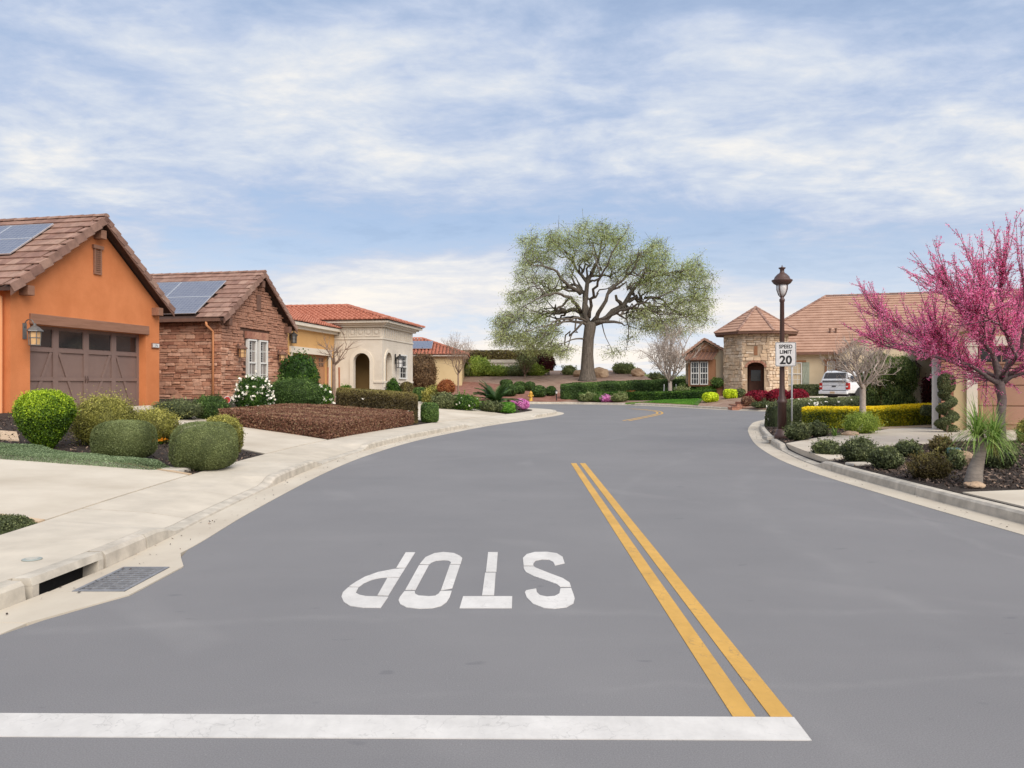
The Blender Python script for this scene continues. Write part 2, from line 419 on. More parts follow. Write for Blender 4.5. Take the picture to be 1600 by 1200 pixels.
M['bark_grey'] = surf('grey_bark', (0.115, 0.085, 0.080, 1), (0.20, 0.155, 0.145, 1), 6, 0.9, 25, 0.7, 0.015, stretch=(1, 1, 3))
M['bark_pale'] = surf('pale_bark', (0.36, 0.29, 0.24, 1), (0.50, 0.42, 0.36, 1), 8, 0.9, 30, 0.4, 0.006)
M['bark_tan'] = surf('tan_bark', (0.22, 0.14, 0.10, 1), (0.32, 0.22, 0.16, 1), 8, 0.9, 30, 0.4, 0.006)
M['twig_red'] = surf('redbud_twig', (0.10, 0.030, 0.045, 1), (0.17, 0.055, 0.075, 1), 8, 0.9, 30, 0.3)
M['stake'] = surf('rusty_stake', (0.34, 0.13, 0.065, 1), (0.42, 0.17, 0.09, 1), 8, 0.9, 30, 0.3)
M['boulder'] = surf('sandstone_boulder', (0.33, 0.21, 0.13, 1), (0.52, 0.38, 0.26, 1), 1.6, 0.95, 6, 0.9, 0.08, c3=(0.40, 0.21, 0.11, 1), detail=8)
M['teal'] = gloss('teal_glaze', (0.05, 0.14, 0.16, 1), 0.3)
M['palm_bark'] = surf('palm_bark', (0.20, 0.165, 0.14, 1), (0.33, 0.28, 0.235, 1), 7, 0.95, 22, 0.7, 0.012, stretch=(1, 1, 4))
M['hedge_wall'] = None


def solar_mat():
    m, nt, b = base_mat('solar_cells')
    t = nt.nodes.new('ShaderNodeTexCoord').outputs['Object']
    br = nt.nodes.new('ShaderNodeTexBrick')
    br.offset = 0.0; br.squash = 1.0
    br.inputs['Scale'].default_value = 1.0
    br.inputs['Brick Width'].default_value = 0.16; br.inputs['Row Height'].default_value = 0.16
    br.inputs['Mortar Size'].default_value = 0.006
    br.inputs['Color1'].default_value = (0.105, 0.118, 0.168, 1)
    br.inputs['Color2'].default_value = (0.13, 0.142, 0.19, 1)
    br.inputs['Mortar'].default_value = (0.26, 0.27, 0.30, 1)
    nt.links.new(t, br.inputs['Vector'])
    nt.links.new(br.outputs['Color'], b.inputs['Base Color'])
    b.inputs['Roughness'].default_value = 0.22
    b.inputs['Specular IOR Level'].default_value = 0.8
    return m


M['solar'] = solar_mat()
LM = {
    'green': leafmat('leaf_green', C(28, 48, 16), C(58, 88, 28), C(110, 140, 50)),
    'ball': leafmat('leaf_fresh', C(32, 52, 12), C(84, 112, 22), C(164, 184, 42)),
    'sagegreen': leafmat('leaf_sage', C(66, 74, 42), C(112, 120, 74), C(150, 158, 108)),
    'olive': leafmat('leaf_olive', C(62, 62, 28), C(126, 124, 56), C(186, 178, 96)),
    'blue': leafmat('leaf_blue', C(60, 76, 48), C(104, 120, 86), C(146, 160, 122)),
    'dark': leafmat('leaf_dark', C(40, 46, 28), C(84, 92, 58), C(138, 142, 96)),
    'hedge': leafmat('leaf_hedge', C(38, 54, 24), C(72, 96, 44), C(118, 140, 72)),
    'brown': leafmat('leaf_brown', C(72, 46, 36), C(124, 86, 68), C(150, 130, 98)),
    'bronze': leafmat('leaf_bronze', C(48, 40, 24), C(92, 80, 46), C(134, 124, 66)),
    'gold': leafmat('leaf_gold', C(46, 62, 18), C(150, 150, 30), C(240, 214, 40)),
    'crimson': leafmat('leaf_crimson', C(76, 10, 24), C(132, 18, 40), C(176, 40, 66)),
    'lime': leafmat('leaf_lime', C(110, 130, 22), C(190, 205, 36), C(220, 228, 70)),
    'oak': leafmat('leaf_oak', C(100, 112, 64), C(160, 172, 110), C(208, 213, 158), 0.5),
    'pink': leafmat('redbud_blossom', C(160, 50, 104), C(230, 108, 160), C(248, 174, 204), 0.45),
    'magenta': leafmat('magenta_blossom', C(146, 70, 120), C(196, 118, 172), C(226, 168, 206), 0.3),
    'white': leafmat('white_blossom', C(214, 206, 190), C(236, 230, 218), C(248, 244, 236), 0.25),
    'plum': leafmat('leaf_plum', C(40, 14, 18), C(72, 28, 32), C(104, 46, 48)),
    'tanbrown': leafmat('leaf_tan_brown', C(74, 56, 38), C(118, 94, 66), C(156, 130, 96)),
    'rust': leafmat('leaf_rust', C(92, 48, 26), C(142, 82, 46), C(170, 116, 70)),
    'palm': leafmat('leaf_palm', C(28, 44, 22), C(58, 84, 40), C(112, 136, 82)),
    'pony': leafmat('leaf_pony', C(56, 80, 32), C(100, 130, 54), C(168, 182, 108)),
    'grass': leafmat('leaf_grass', C(50, 92, 26), C(86, 132, 42), C(126, 164, 66)),
    'feather': leafmat('leaf_feather', C(84, 100, 40), C(134, 152, 62), C(176, 188, 92)),
    'bottle': leafmat('leaf_pine', C(40, 54, 26), C(86, 102, 52), C(140, 150, 86)),
}


# ------------------------------------------------------------------ object helpers
def link(name, mesh, parent=None, mat=None):
    o = bpy.data.objects.new(name, mesh)
    COL.objects.link(o)
    if parent is not None: o.parent = parent
    if mat is not None and mesh is not None and not mesh.materials: mesh.materials.append(mat)
    return o


def tag(o, label, cat, group=None, kind=None):
    if label: o['label'] = label
    if cat: o['category'] = cat
    if group: o['group'] = group
    if kind: o['kind'] = kind
    return o


def empty(name, loc=(0, 0, 0), rz=0.0):
    o = bpy.data.objects.new(name, None)
    COL.objects.link(o)
    o.location = loc; o.rotation_euler = (0, 0, rz)
    o.empty_display_size = 0.2
    return o


class MB:
    """collects faces for ONE mesh"""
    def __init__(s): s.v, s.f = [], []

    def add(s, vs, fs):
        k = len(s.v)
        s.v += [tuple(p) for p in vs]
        s.f += [tuple(i + k for i in f) for f in fs]
        return s

    def box(s, x0, x1, y0, y1, z0, z1):
        return s.add([(x0, y0, z0), (x1, y0, z0), (x1, y1, z0), (x0, y1, z0), (x0, y0, z1), (x1, y0, z1), (x1, y1, z1), (x0, y1, z1)],
                     [(0, 3, 2, 1), (4, 5, 6, 7), (0, 1, 5, 4), (1, 2, 6, 5), (2, 3, 7, 6), (3, 0, 4, 7)])

    def hull(s, a, b):
        """loft between two equal loops (closed solid)"""
        n = len(a)
        fs = [tuple(range(n - 1, -1, -1)), tuple(range(n, 2 * n))]
        fs += [(i, (i + 1) % n, n + (i + 1) % n, n + i) for i in range(n)]
        return s.add(list(a) + list(b), fs)

    def prism_y(s, poly, y0, y1):
        return s.hull([(x, y0, z) for x, z in poly], [(x, y1, z) for x, z in poly])

    def prism_z(s, poly, z0, z1):
        return s.hull([(x, y, z0) for x, y in poly], [(x, y, z1) for x, y in poly])

    def bar(s, p, q, w, h=None, up=(0, 0, 1)):
        h = h or w
        p, q = Vector(p), Vector(q)
        d = (q - p).normalized()
        a = d.cross(Vector(up))
        if a.length < 1e-4: a = d.cross(Vector((1, 0, 0)))
        a.normalize(); b = d.cross(a).normalized()
        c = [a * i * w / 2 + b * j * h / 2 for i, j in ((-1, -1), (1, -1), (1, 1), (-1, 1))]
        return s.hull([p + k for k in c], [q + k for k in c])

    def tube(s, pts, rad, n=8):
        pts = [Vector(p) for p in pts]
        if isinstance(rad, (int, float)): rad = [rad] * len(pts)
        prev = None; rings = []
        for i, p in enumerate(pts):
            d = (pts[min(i + 1, len(pts) - 1)] - pts[max(i - 1, 0)])
            d = d.normalized() if d.length > 1e-9 else Vector((0, 0, 1))
            if prev is None:
                a = d.cross(Vector((0, 1, 0.3)))
                if a.length < 1e-3: a = d.cross(Vector((1, 0, 0)))
            else:
                a = prev - d * prev.dot(d)
                if a.length < 1e-4: a = d.cross(Vector((1, 0, 0.2)))
            a.normalize(); prev = a
            b = d.cross(a)
            rings.append([p + (a * math.cos(t) + b * math.sin(t)) * rad[i] for t in (2 * math.pi * j / n for j in range(n))])
        k = len(s.v)
        for r in rings: s.v += [tuple(p) for p in r]
        for i in range(len(rings) - 1):
            for j in range(n):
                s.f.append((k + i * n + j, k + i * n + (j + 1) % n, k + (i + 1) * n + (j + 1) % n, k + (i + 1) * n + j))
        s.f.append(tuple(k + j for j in range(n - 1, -1, -1)))
        e = k + (len(rings) - 1) * n
        s.f.append(tuple(e + j for j in range(n)))
        return s

    def lathe(s, prof, n=16, c=(0, 0, 0)):
        k = len(s.v)
        for r, z in prof:
            for j in range(n):
                t = 2 * math.pi * j / n
                s.v.append((c[0] + r * math.cos(t), c[1] + r * math.sin(t), c[2] + z))
        for i in range(len(prof) - 1):
            for j in range(n):
                s.f.append((k + i * n + j, k + i * n + (j + 1) % n, k + (i + 1) * n + (j + 1) % n, k + (i + 1) * n + j))
        s.f.append(tuple(k + j for j in range(n - 1, -1, -1)))
        e = k + (len(prof) - 1) * n
        s.f.append(tuple(e + j for j in range(n)))
        return s

    def mesh(s, name, mat=None, smooth=False):
        m = bpy.data.meshes.new(name)
        m.from_pydata(s.v, [], s.f)
        if mat: m.materials.append(mat)
        if smooth: m.polygons.foreach_set('use_smooth', [True] * len(m.polygons))
        m.update()
        return m

    def build(s, name, mat, parent=None, smooth=False, bevel=0.0):
        o = link(name, s.mesh(name, mat, smooth), parent)
        if bevel:
            b = o.modifiers.new('bevel', 'BEVEL'); b.width = bevel; b.segments = 2; b.limit_method = 'ANGLE'
        return o


def bx(name, mat, parent, *a, bevel=0.0):
    return MB().box(*a).build(name, mat, parent, bevel=bevel)


# ------------------------------------------------------------------ plan of the streets (metres, camera at 0,0 looking +Y)
def smooth_line(pts, step=0.5):
    P = np.array([pts[0]] + list(pts) + [pts[-1]], float)
    P[0] = 2 * P[1] - P[2]; P[-1] = 2 * P[-2] - P[-3]
    out = []
    for i in range(1, len(P) - 2):
        n = max(2, int(np.linalg.norm(P[i + 1] - P[i]) / step))
        for t in np.linspace(0, 1, n, endpoint=False):
            a, b, c, d = P[i - 1:i + 3]
            out.append(0.5 * ((2 * b) + (-a + c) * t + (2 * a - 5 * b + 4 * c - d) * t * t + (-a + 3 * b - 3 * c + d) * t ** 3))
    out.append(P[-2])
    return np.array(out)


def offset(line, d):
    """to the left of the walking direction for d > 0"""
    t = np.gradient(line, axis=0)
    t /= np.linalg.norm(t, axis=1)[:, None] + 1e-9
    return line + np.stack([-t[:, 1], t[:, 0]], 1) * np.asarray(d).reshape(-1, 1)


L_LINE = smooth_line([(-6.2, -1.0), (-4.5, 2), (-3.78, 4.2), (-3.55, 6), (-3.52, 7.5), (-3.62, 9), (-3.7, 11), (-3.75, 13.5), (-3.7, 16), (-3.55, 18),
                      (-3.3, 20.2), (-2.95, 22.4), (-2.4, 24.9), (-1.6, 28.2), (-0.5, 31.8), (0.9, 35.7), (2.0, 39.3), (2.45, 42), (2.1, 44.6),
                      (0.8, 46.7), (-2, 48.2), (-6, 49), (-14, 50), (-30, 52), (-60, 56)])
R_LINE = smooth_line([(6.0, -4), (5.86, 4), (5.8, 8), (5.76, 11), (5.82, 14), (6.1, 16.6), (6.75, 19.9), (7.55, 23), (8.55, 26.5), (9.6, 29.6), (10.6, 32.2),
                      (11.9, 34.3), (14.2, 35.7), (20, 36.5), (35, 37), (60, 38)])
O_LINE = smooth_line([(-60, 67), (-30, 64), (-10, 62.6), (2, 61.6), (6, 60.4), (8.7, 58.4), (11, 54.5), (12.4, 50.6), (13.5, 47.4), (15.2, 45.0),
                      (18.5, 43.6), (25, 43.0), (40, 43.6), (60, 45)])
WALK_W = 1.32
L_BACK = offset(L_LINE, WALK_W)
R_BACK = offset(R_LINE, -0.15)
O_BACK = offset(O_LINE, 0.15)
LEFT_POLY = [tuple(p) for p in L_BACK] + [(-62, -1.5)]
RIGHT_POLY = [tuple(p) for p in R_BACK] + [(62, -4)]
OUTER_POLY = [tuple(p) for p in O_BACK] + [(90, 47), (90, 150), (-90, 150), (-90, 68)]


def seg_dist(x, y, line):
    x = np.asarray(x, float); y = np.asarray(y, float)
    best = np.full(x.shape, 1e9)
    A, B = line[:-1], line[1:]
    for (ax, ay), (bx_, by) in zip(A, B):
        dx, dy = bx_ - ax, by - ay
        t = np.clip(((x - ax) * dx + (y - ay) * dy) / (dx * dx + dy * dy + 1e-12), 0, 1)
        best = np.minimum(best, np.hypot(x - ax - t * dx, y - ay - t * dy))
    return best


def inside(x, y, poly):
    x = np.asarray(x, float); y = np.asarray(y, float)
    r = np.zeros(x.shape, bool)
    n = len(poly)
    for i in range(n):
        x1, y1 = poly[i]; x2, y2 = poly[(i + 1) % n]
        c = ((y1 > y) != (y2 > y)) & (x < (x2 - x1) * (y - y1) / (y2 - y1 + 1e-15) + x1)
        r ^= c
    return r


def sstep(x, a, b):
    t = np.clip((x - a) / (b - a), 0, 1)
    return t * t * (3 - 2 * t)


LD = L_BACK[::2]; RD = R_BACK[::2]; OD = O_BACK[::2]


def terrain_left(x, y):
    d = seg_dist(x, y, LD)
    sl = 0.072 + 0.034 * sstep(np.asarray(y, float), 24, 42)
    return 0.16 + np.minimum(sl * d, 0.62 + 0.46 * sstep(np.asarray(y, float), 24, 42))


def terrain_right(x, y):
    d = seg_dist(x, y, RD); y = np.asarray(y, float)
    apron = sstep(y, 14.4, 15.2) * (1 - sstep(y, 18.0, 18.8)) * (1 - sstep(d, 0.1, 1.3))
    return 0.16 + np.minimum(0.02 * d, 0.30) - 0.10 * apron


def terrain_outer(x, y):
    x = np.asarray(x, float); y = np.asarray(y, float)
    d = seg_dist(x, y, OD)
    hill = 0.16 + 2.65 * sstep(d, -6, 30) - 2.65 * sstep(0, -6, 30)
    hill = 0.16 + np.where(d < 24, 0.118 * d, 0.118 * 24 + 0.03 * (d - 24))
    hill = np.minimum(hill, 3.3)
    lot = 0.16 + np.minimum(0.13 * d, 0.55)
    w = sstep(x - 0.10 * (y - 50), 9.5, 15)
    return hill * (1 - w) + lot * w


def terrain(x, y):
    x = np.asarray(x, float); y = np.asarray(y, float)
    z = np.zeros(x.shape)
    for poly, fn in ((LEFT_POLY, terrain_left), (RIGHT_POLY, terrain_right), (OUTER_POLY, terrain_outer)):
        m = inside(x, y, poly)
        if m.any(): z = np.where(m, fn(x, y), z)
    return z


def tz(x, y): return float(terrain(np.array([x]), np.array([y]))[0])


def ray(px, py, d): return Vector(((px - 800) / FPX * d, d, CH - (py - 600) / FPX * d))


def ground(px, py, dmin=3.0, dmax=130.0):
    """where a line of sight meets the ground"""
    t = np.arange(dmin, dmax, 0.08)
    x = (px - 800) / FPX * t
    z = CH - (py - 600) / FPX * t
    below = z <= terrain(x, t)
    i = int(np.argmax(below)) if below.any() else len(t) - 1
    return Vector((x[i], t[i], float(terrain(x[i:i + 1], t[i:i + 1])[0])))


def on_road(px, py, z=0.0):
    d = (CH - z) * FPX / (py - 600)
    return ((px - 800) / FPX * d, d)


def patch(name, poly, zfun, mat, step=1.0, skirt=0.3, lift=0.0, smooth=True, noise=0.0):
    """sheet over a plan polygon that follows zfun, with a turned-down edge"""
    poly = [tuple(map(float, p)) for p in poly]
    xs = [p[0] for p in poly]; ys = [p[1] for p in poly]
    gx, gy = np.meshgrid(np.arange(min(xs) + step / 2, max(xs), step), np.arange(min(ys) + step / 2, max(ys), step))
    gx, gy = gx.ravel(), gy.ravel()
    m = inside(gx, gy, poly)
    gx, gy = gx[m], gy[m]
    k = seg_dist(gx, gy, np.array(poly + [poly[0]])) > step * 0.35
    pts = [Vector(p) for p in poly] + [Vector((a, b)) for a, b in zip(gx[k], gy[k])]
    n = len(poly)
    vs, _, fs, _, _, _ = delaunay_2d_cdt(pts, [(i, (i + 1) % n) for i in range(n)], [], 1, 1e-5)
    X = np.array([v.x for v in vs]); Y = np.array([v.y for v in vs])
    Z = zfun(X, Y) + lift
    if noise:
        Z = Z + noise * (np.sin(X * 3.1 + Y * 1.7) + np.sin(X * 1.3 - Y * 2.9 + 1) + np.sin(X * 5.3 + Y * 4.1 + 2)) / 3
    mb = MB(); mb.v = list(zip(X, Y, Z)); mb.f = [tuple(f) for f in fs]
    if skirt:
        px = np.array(xs); py = np.array(ys); pz = zfun(px, py) + lift
        a = list(zip(px, py, pz)); b = list(zip(px, py, pz - skirt))
        mb.add(a + b, [(i, (i + 1) % n, n + (i + 1) % n, n + i) for i in range(n)])
    o = mb.build(name, mat)
    o.data.polygons.foreach_set('use_smooth', [True] * len(fs) + [False] * (len(o.data.polygons) - len(fs)))
    o['kind'] = 'structure'
    return o


# ------------------------------------------------------------------ the setting: ground, lots, road, curbs, walks
g = MB(); g.add([(-1500, -800, -0.35), (1500, -800, -0.35), (1500, 2500, -0.35), (-1500, 2500, -0.35)], [(0, 1, 2, 3)])
tag(g.build('ground', M['soil']), 'wide brown earth under the whole neighbourhood', None, kind='structure')
flat0 = lambda x, y: np.zeros_like(np.asarray(x, float))
o = patch('left_garden_ground', LEFT_POLY, terrain_left, M['mulch'], 1.0, 0.4); o['label'] = 'dark mulch ground around the houses on the left'
o = patch('right_garden_ground', RIGHT_POLY, terrain_right, M['mulch'], 0.8, 0.4); o['label'] = 'dark mulch ground on the right behind the curb'
o = patch('hill', OUTER_POLY, terrain_outer, M['hillmulch'], 1.6, 0.5); o['label'] = 'brown mulched slope rising behind the bend to the oak'

NEAR_L = offset(L_LINE, -0.37)
road_l = [tuple(p) for p in NEAR_L if not (5.15 < p[1] < 7.2 and p[0] > -5)]
ins = next(i for i, p in enumerate(road_l) if p[1] > 6 and p[0] > -5)
road_l[ins:ins] = [(-3.17, 5.20), (-2.90, 5.80), (-2.88, 6.70), (-3.04, 7.02)]
road_poly = [(-30, -9)] + [(-30, -1.5)] + road_l + [tuple(p) for p in offset(O_LINE, -0.3)] + [tuple(p) for p in offset(R_LINE, 0.37)[::-1]] + [(6.0, -9)]
o = patch('road', road_poly, flat0, M['asphalt'], 4.0, 0.2, smooth=False); o['label'] = 'smooth grey sealed asphalt road curving away'


def sweep(line, prof, hfun, rng_, z_of=None):
    """profile list of (offset, z_low, z_full) along line[i0:i1]"""
    mb = MB(); i0, i1 = rng_
    cols = [offset(line, p[0])[i0:i1] for p in prof]
    n = i1 - i0; k = len(prof)
    for i in range(n):
        h = hfun(line[i0 + i])
        for j, p in enumerate(prof):
            mb.v.append((cols[j][i][0], cols[j][i][1], p[1] + (p[2] - p[1]) * h))
    for i in range(n - 1):
        for j in range(k - 1):
            mb.f.append((i * k + j, (i + 1) * k + j, (i + 1) * k + j + 1, i * k + j + 1))
    mb.f.append(tuple(range(k))); mb.f.append(tuple((n - 1) * k + j for j in range(k - 1, -1, -1)))
    return mb


def dips(spans):
    def f(p):
        h = 1.0
        for a, b in spans:
            if p[1] > a - 0.6 and p[1] < b + 0.6:
                h = min(h, 1 - float(sstep(p[1], a - 0.6, a) * (1 - sstep(p[1], b, b + 0.6))))
        return h
    return f


dipL = dips([(8.3, 11.7), (15.2, 18.2), (28.5, 36.0)])
dipR = dips([(15.0, 18.2)])


def fine(line, step):
    s = np.concatenate([[0], np.cumsum(np.linalg.norm(np.diff(line, axis=0), axis=1))])
    q = np.arange(0, s[-1], step)
    return np.stack([np.interp(q, s, line[:, 0]), np.interp(q, s, line[:, 1])], 1)


def curb_run(name, line, sign, hfun, label, gap=None, seg=3.0, ymax=70):
    """concrete curb laid in segments with open joints"""
    root = empty(name); root['kind'] = 'structure'; root['label'] = label
    f = fine(line, 0.25)
    prof = [(0.0, -0.25, -0.25), (0.0, 0.0, 0.0), (sign * 0.012, 0.028, 0.118), (sign * 0.040, 0.034, 0.148), (sign * 0.152, 0.048, 0.153), (sign * 0.152, -0.25, -0.25)]
    k = int(seg / 0.25)
    for i in range(0, len(f) - 1, k):
        j = min(i + k + 1, len(f))
        if j - i < 2: continue
        if gap and any(gap[0] < p[1] < gap[1] for p in f[i:j]) and f[i][0] < 0 and f[i][0] > -5:
            idx = [q for q in range(i, j) if not (gap[0] < f[q][1] < gap[1])]
            lo = [q for q in idx if f[q][1] <= gap[0]]; hi = [q for q in idx if f[q][1] >= gap[1]]
            runs = [r for r in (lo, hi) if len(r) > 1]
        else:
            runs = [list(range(i, j))]
        for r in runs:
            sub = f[r[0]:r[-1] + 1].copy()
            t = sub[-1] - sub[-2]; sub[-1] -= t / np.linalg.norm(t) * 0.014
            mb = sweep(sub, prof, hfun, (0, len(sub)))
            ob = mb.build('curb_segment', M['concrete_curb'], root)
    return root


def gutter_run(name, line, sign, label, gap=None):
    f = fine(line, 0.25)
    root_mb = MB()
    prof = [(-sign * 0.39, -0.1, -0.1), (-sign * 0.39, 0.006, 0.006), (0.0, 0.012, 0.012), (sign * 0.02, -0.1, -0.1)]
    runs, cur = [], []
    for i, p in enumerate(f):
        if gap and gap[0] < p[1] < gap[1] and -5 < p[0] < 0:
            if len(cur) > 1: runs.append(cur)
            cur = []
        else: cur.append(i)
    runs.append(cur)
    for r in runs:
        m = sweep(f[r[0]:r[-1] + 1], prof, lambda p: 1.0, (0, r[-1] + 1 - r[0]))
        root_mb.add(m.v, m.f)
    o = root_mb.build(name, M['gutter']); o['kind'] = 'structure'; o['label'] = label
    return o


curb_run('left_curb', L_LINE, 1, dipL, 'pale concrete curb along the left side, lowered at driveways', gap=(5.72, 6.62))
curb_run('right_curb', R_LINE, -1, dipR, 'pale concrete curb sweeping round the right corner')
curb_run('far_curb', O_LINE, 1, lambda p: 1.0 if p[0] < 13.6 else 0.25, 'low concrete curb along the far side of the bend')
gutter_run('left_gutter', L_LINE, 1, 'flat concrete gutter strip beside the left curb', gap=(5.2, 7.15))
gutter_run('right_gutter', R_LINE, -1, 'flat concrete gutter strip beside the right curb')
gutter_run('far_gutter', O_LINE, 1, 'thin concrete gutter strip at the far curb')

# sidewalk of separate slabs on the left
walk = empty('sidewalk'); walk['kind'] = 'structure'; walk['label'] = 'pale concrete sidewalk of scored slabs along the left curb'
wl = fine(L_LINE, 0.25)
k = 7
for i in range(0, len(wl) - 1, k):
    j = min(i + k + 1, len(wl))
    sub = wl[i:j].copy()
    if len(sub) < 2 or sub[0][0] < -20: continue
    t = sub[-1] - sub[-2]; sub[-1] -= t / np.linalg.norm(t) * 0.010
    prof = [(0.158, -0.2, -0.2), (0.158, 0.050, 0.152), (0.62, 0.118, 0.156), (WALK_W + 0.005, 0.170, 0.172), (WALK_W + 0.005, -0.2, -0.2)]
    sweep(sub, prof, dipL, (0, len(sub))).build('slab', M['concrete_slab'], walk)

# storm drain in the left gutter: apron, pit, grate, curb inlet
apr = empty('drain_apron', (0, 0, 0)); apr['kind'] = 'structure'; apr['label'] = 'concrete apron around the gutter drain'
GX0, GX1, GY0, GY1 = -3.37, -2.97, 5.88, 6.66
cy = lambda y: float(np.interp(y, wl[:60, 1], wl[:60, 0]))
def ap(poly):
    MB().prism_z(poly, -0.12, 0.010).build('apron_slab', M['gutter'], apr)
ap([(cy(5.12) + 0.005, 5.12), (cy(5.12) + 0.40, 5.12), (-2.89, 5.80), (-2.885, GY0), (cy(GY0) + 0.005, GY0)])
ap([(cy(GY1) + 0.005, GY1 + 0.004), (-2.87, GY1 + 0.004), (-2.87, 6.71), (-3.03, 7.03), (cy(7.2) + 0.40, 7.22), (cy(7.2) + 0.005, 7.22)])
ap([(GX1 + 0.004, GY0 + 0.004), (-2.885, GY0 + 0.004), (-2.87, GY1), (GX1 + 0.004, GY1)])
ap([(cy(5.9) + 0.012, GY0 + 0.004), (GX0 - 0.004, GY0 + 0.004), (GX0 - 0.004, GY1), (cy(6.6) + 0.012, GY1)])
dr = tag(empty('storm_drain', (-3.17, 6.27, 0)), 'rusty grey iron grate and curb inlet in the left gutter', 'storm drain')
def lc(x, y, z=0): return (x + 3.17, y - 6.27, z)
fr = MB()
for a in ((GX0, GX0 + 0.03, GY0, GY1), (GX1 - 0.03, GX1, GY0, GY1), (GX0 + 0.031, GX1 - 0.031, GY0, GY0 + 0.03), (GX0 + 0.031, GX1 - 0.031, GY1 - 0.03, GY1)):
    fr.box(a[0] + 3.17, a[1] + 3.17, a[2] - 6.27, a[3] - 6.27, -0.06, 0.016)
fr.build('frame', M['iron'], dr)
gr = link('grate', None, dr); 
for i in range(11):
    y = GY0 + 0.060 + i * (GY1 - GY0 - 0.12) / 10
    bx('grate_bar', M['iron'], gr, GX0 + 0.032 + 3.17, GX1 - 0.032 + 3.17, y - 6.27 - 0.009, y - 6.27 + 0.009, -0.05, 0.011)
for i in range(3):
    x = GX0 + 0.1 + i * 0.1
    bx('cross_bar', M['iron'], gr, x + 3.17 - 0.007, x + 3.17 + 0.007, GY0 + 0.032 - 6.27, GY1 - 0.032 - 6.27, -0.04, 0.004)
pit = MB(); pit.box(-0.52, GX1 + 3.17 + 0.02, GY0 - 6.27 - 0.1, GY1 - 6.27 + 0.1, -0.33, -0.30)
pit.box(-0.525, -0.485, 5.72 - 6.27, 6.62 - 6.27, -0.30, 0.093)  # board in front of the slab, inlet shade put into its colour
pit.build('pit', M['void'], dr)
c0, c1 = cy(5.72), cy(6.62)
inl = MB()
inl.hull([(c0 + 3.17, 5.72 - 6.27, 0.095), (c1 + 3.17, 6.62 - 6.27, 0.095), (c1 + 3.17 - 0.15, 6.62 - 6.27, 0.095), (c0 + 3.17 - 0.15, 5.72 - 6.27, 0.095)],
         [(c0 + 3.17 - 0.02, 5.72 - 6.27, 0.153), (c1 + 3.17 - 0.02, 6.62 - 6.27, 0.153), (c1 + 3.17 - 0.15, 6.62 - 6.27, 0.153), (c0 + 3.17 - 0.15, 5.72 - 6.27, 0.153)])
inl.build('inlet_lintel', M['concrete_curb'], dr)
bx('inlet_side', M['concrete_curb'], dr, c0 + 3.17 - 0.15, c0 + 3.17, 5.72 - 6.27 + 0.002, 5.80 - 6.27, -0.2, 0.094)
bx('inlet_side', M['concrete_curb'], dr, c1 + 3.17 - 0.15, c1 + 3.17, 6.54 - 6.27, 6.62 - 6.27 - 0.002, -0.2, 0.094)
p = Vector((-3.95, 6.32, 0.156))
md = MB().lathe([(0.075, 0), (0.075, 0.006), (0.06, 0.009)], 20)
o = md.build('drain_marker', gloss('marker_rim', (0.33, 0.36, 0.33, 1), 0.6)); o.location = p
tag(o, 'small round storm drain marker set in the sidewalk above the inlet', 'marker')
fc = MB().lathe([(0.048, 0.0092), (0.048, 0.011)], 20); fc.build('face', gloss('marker_face', (0.50, 0.47, 0.40, 1), 0.6), o)

# driveways and paths (laid 25 mm proud of the lots)
def drive(name, pts, mat, label, lift=0.02, step=0.7, px=False):
    poly = [tuple(ground(*p)[:2]) for p in pts] if px else pts
    f = lambda x, y: terrain(x, y)
    def zf(x, y):
        z = terrain(x, y)
        return np.where(z < 0.1, 0.165, z)
    o = patch(name, poly, zf, mat, step, 0.12, lift)
    o['label'] = label
    return o

lb = lambda y: float(np.interp(y, L_BACK[:120, 1], L_BACK[:120, 0])) - 0.012
drive('driveway', [(lb(8.05), 8.05), (lb(9.5), 9.5), (lb(11), 11), (lb(12.0), 12.0), (-7.2, 13.05), (-9.6, 14.1), (-16, 16.8), (-18, 12), (-9, 9.0), (-5.75, 8.25)], M['drive'],
      'broad pale concrete driveway at the lower left')
drive('driveway_edging', [(lb(12.02), 12.02), (lb(12.12), 12.14), (-7.2, 13.2), (-9.6, 14.26), (-16, 16.96), (-16, 16.82), (-9.6, 14.12), (-7.2, 13.07)], M['peach'],
      'orange stone edging along the lower left driveway', 0.026)
drive('driveway_edging', [(lb(8.03), 8.03), (-5.75, 8.23), (-9, 8.98), (-9, 8.84), (-5.75, 8.09), (lb(7.88), 7.9)], M['peach'],
      'orange stone edging on the near side of the lower left driveway', 0.026)
drive('driveway', [(lb(15.7), 15.7), (lb(17.6), 17.6), (lb(19.6), 19.6), (-8.0, 22.0), (-12.9, 27.3), (-14.2, 23.2), (-10, 19.6)], M['drive'],
      'pale concrete driveway leading to the orange garage')
drive('driveway', [(lb(28.3), 28.3), (lb(31), 31), (lb(33.5), 33.5), (lb(36.2), 36.2), (-3.0, 38.5), (-6.5, 41.0), (-10.5, 43.8), (-11.3, 39.8), (-7.5, 34.5), (-4.8, 30.6)], M['drive'],
      'cream concrete driveway in front of the cream house')
rb = lambda y: float(np.interp(y, R_BACK[:90, 1], R_BACK[:90, 0])) + 0.012
drive('driveway', [(rb(14.6), 14.6), (rb(16.6), 16.6), (rb(18.6), 18.6), (8.2, 20.3), (10.2, 21.9), (11.4, 23.2), (12.5, 23.6), (13.0, 21.97), (20, 21.97), (20, 17.5), (13.5, 18.0), (10.6, 18.2), (8.2, 17.0), (6.9, 15.6)], M['drive'],
      'cream concrete driveway on the right leading to the tan garage door')
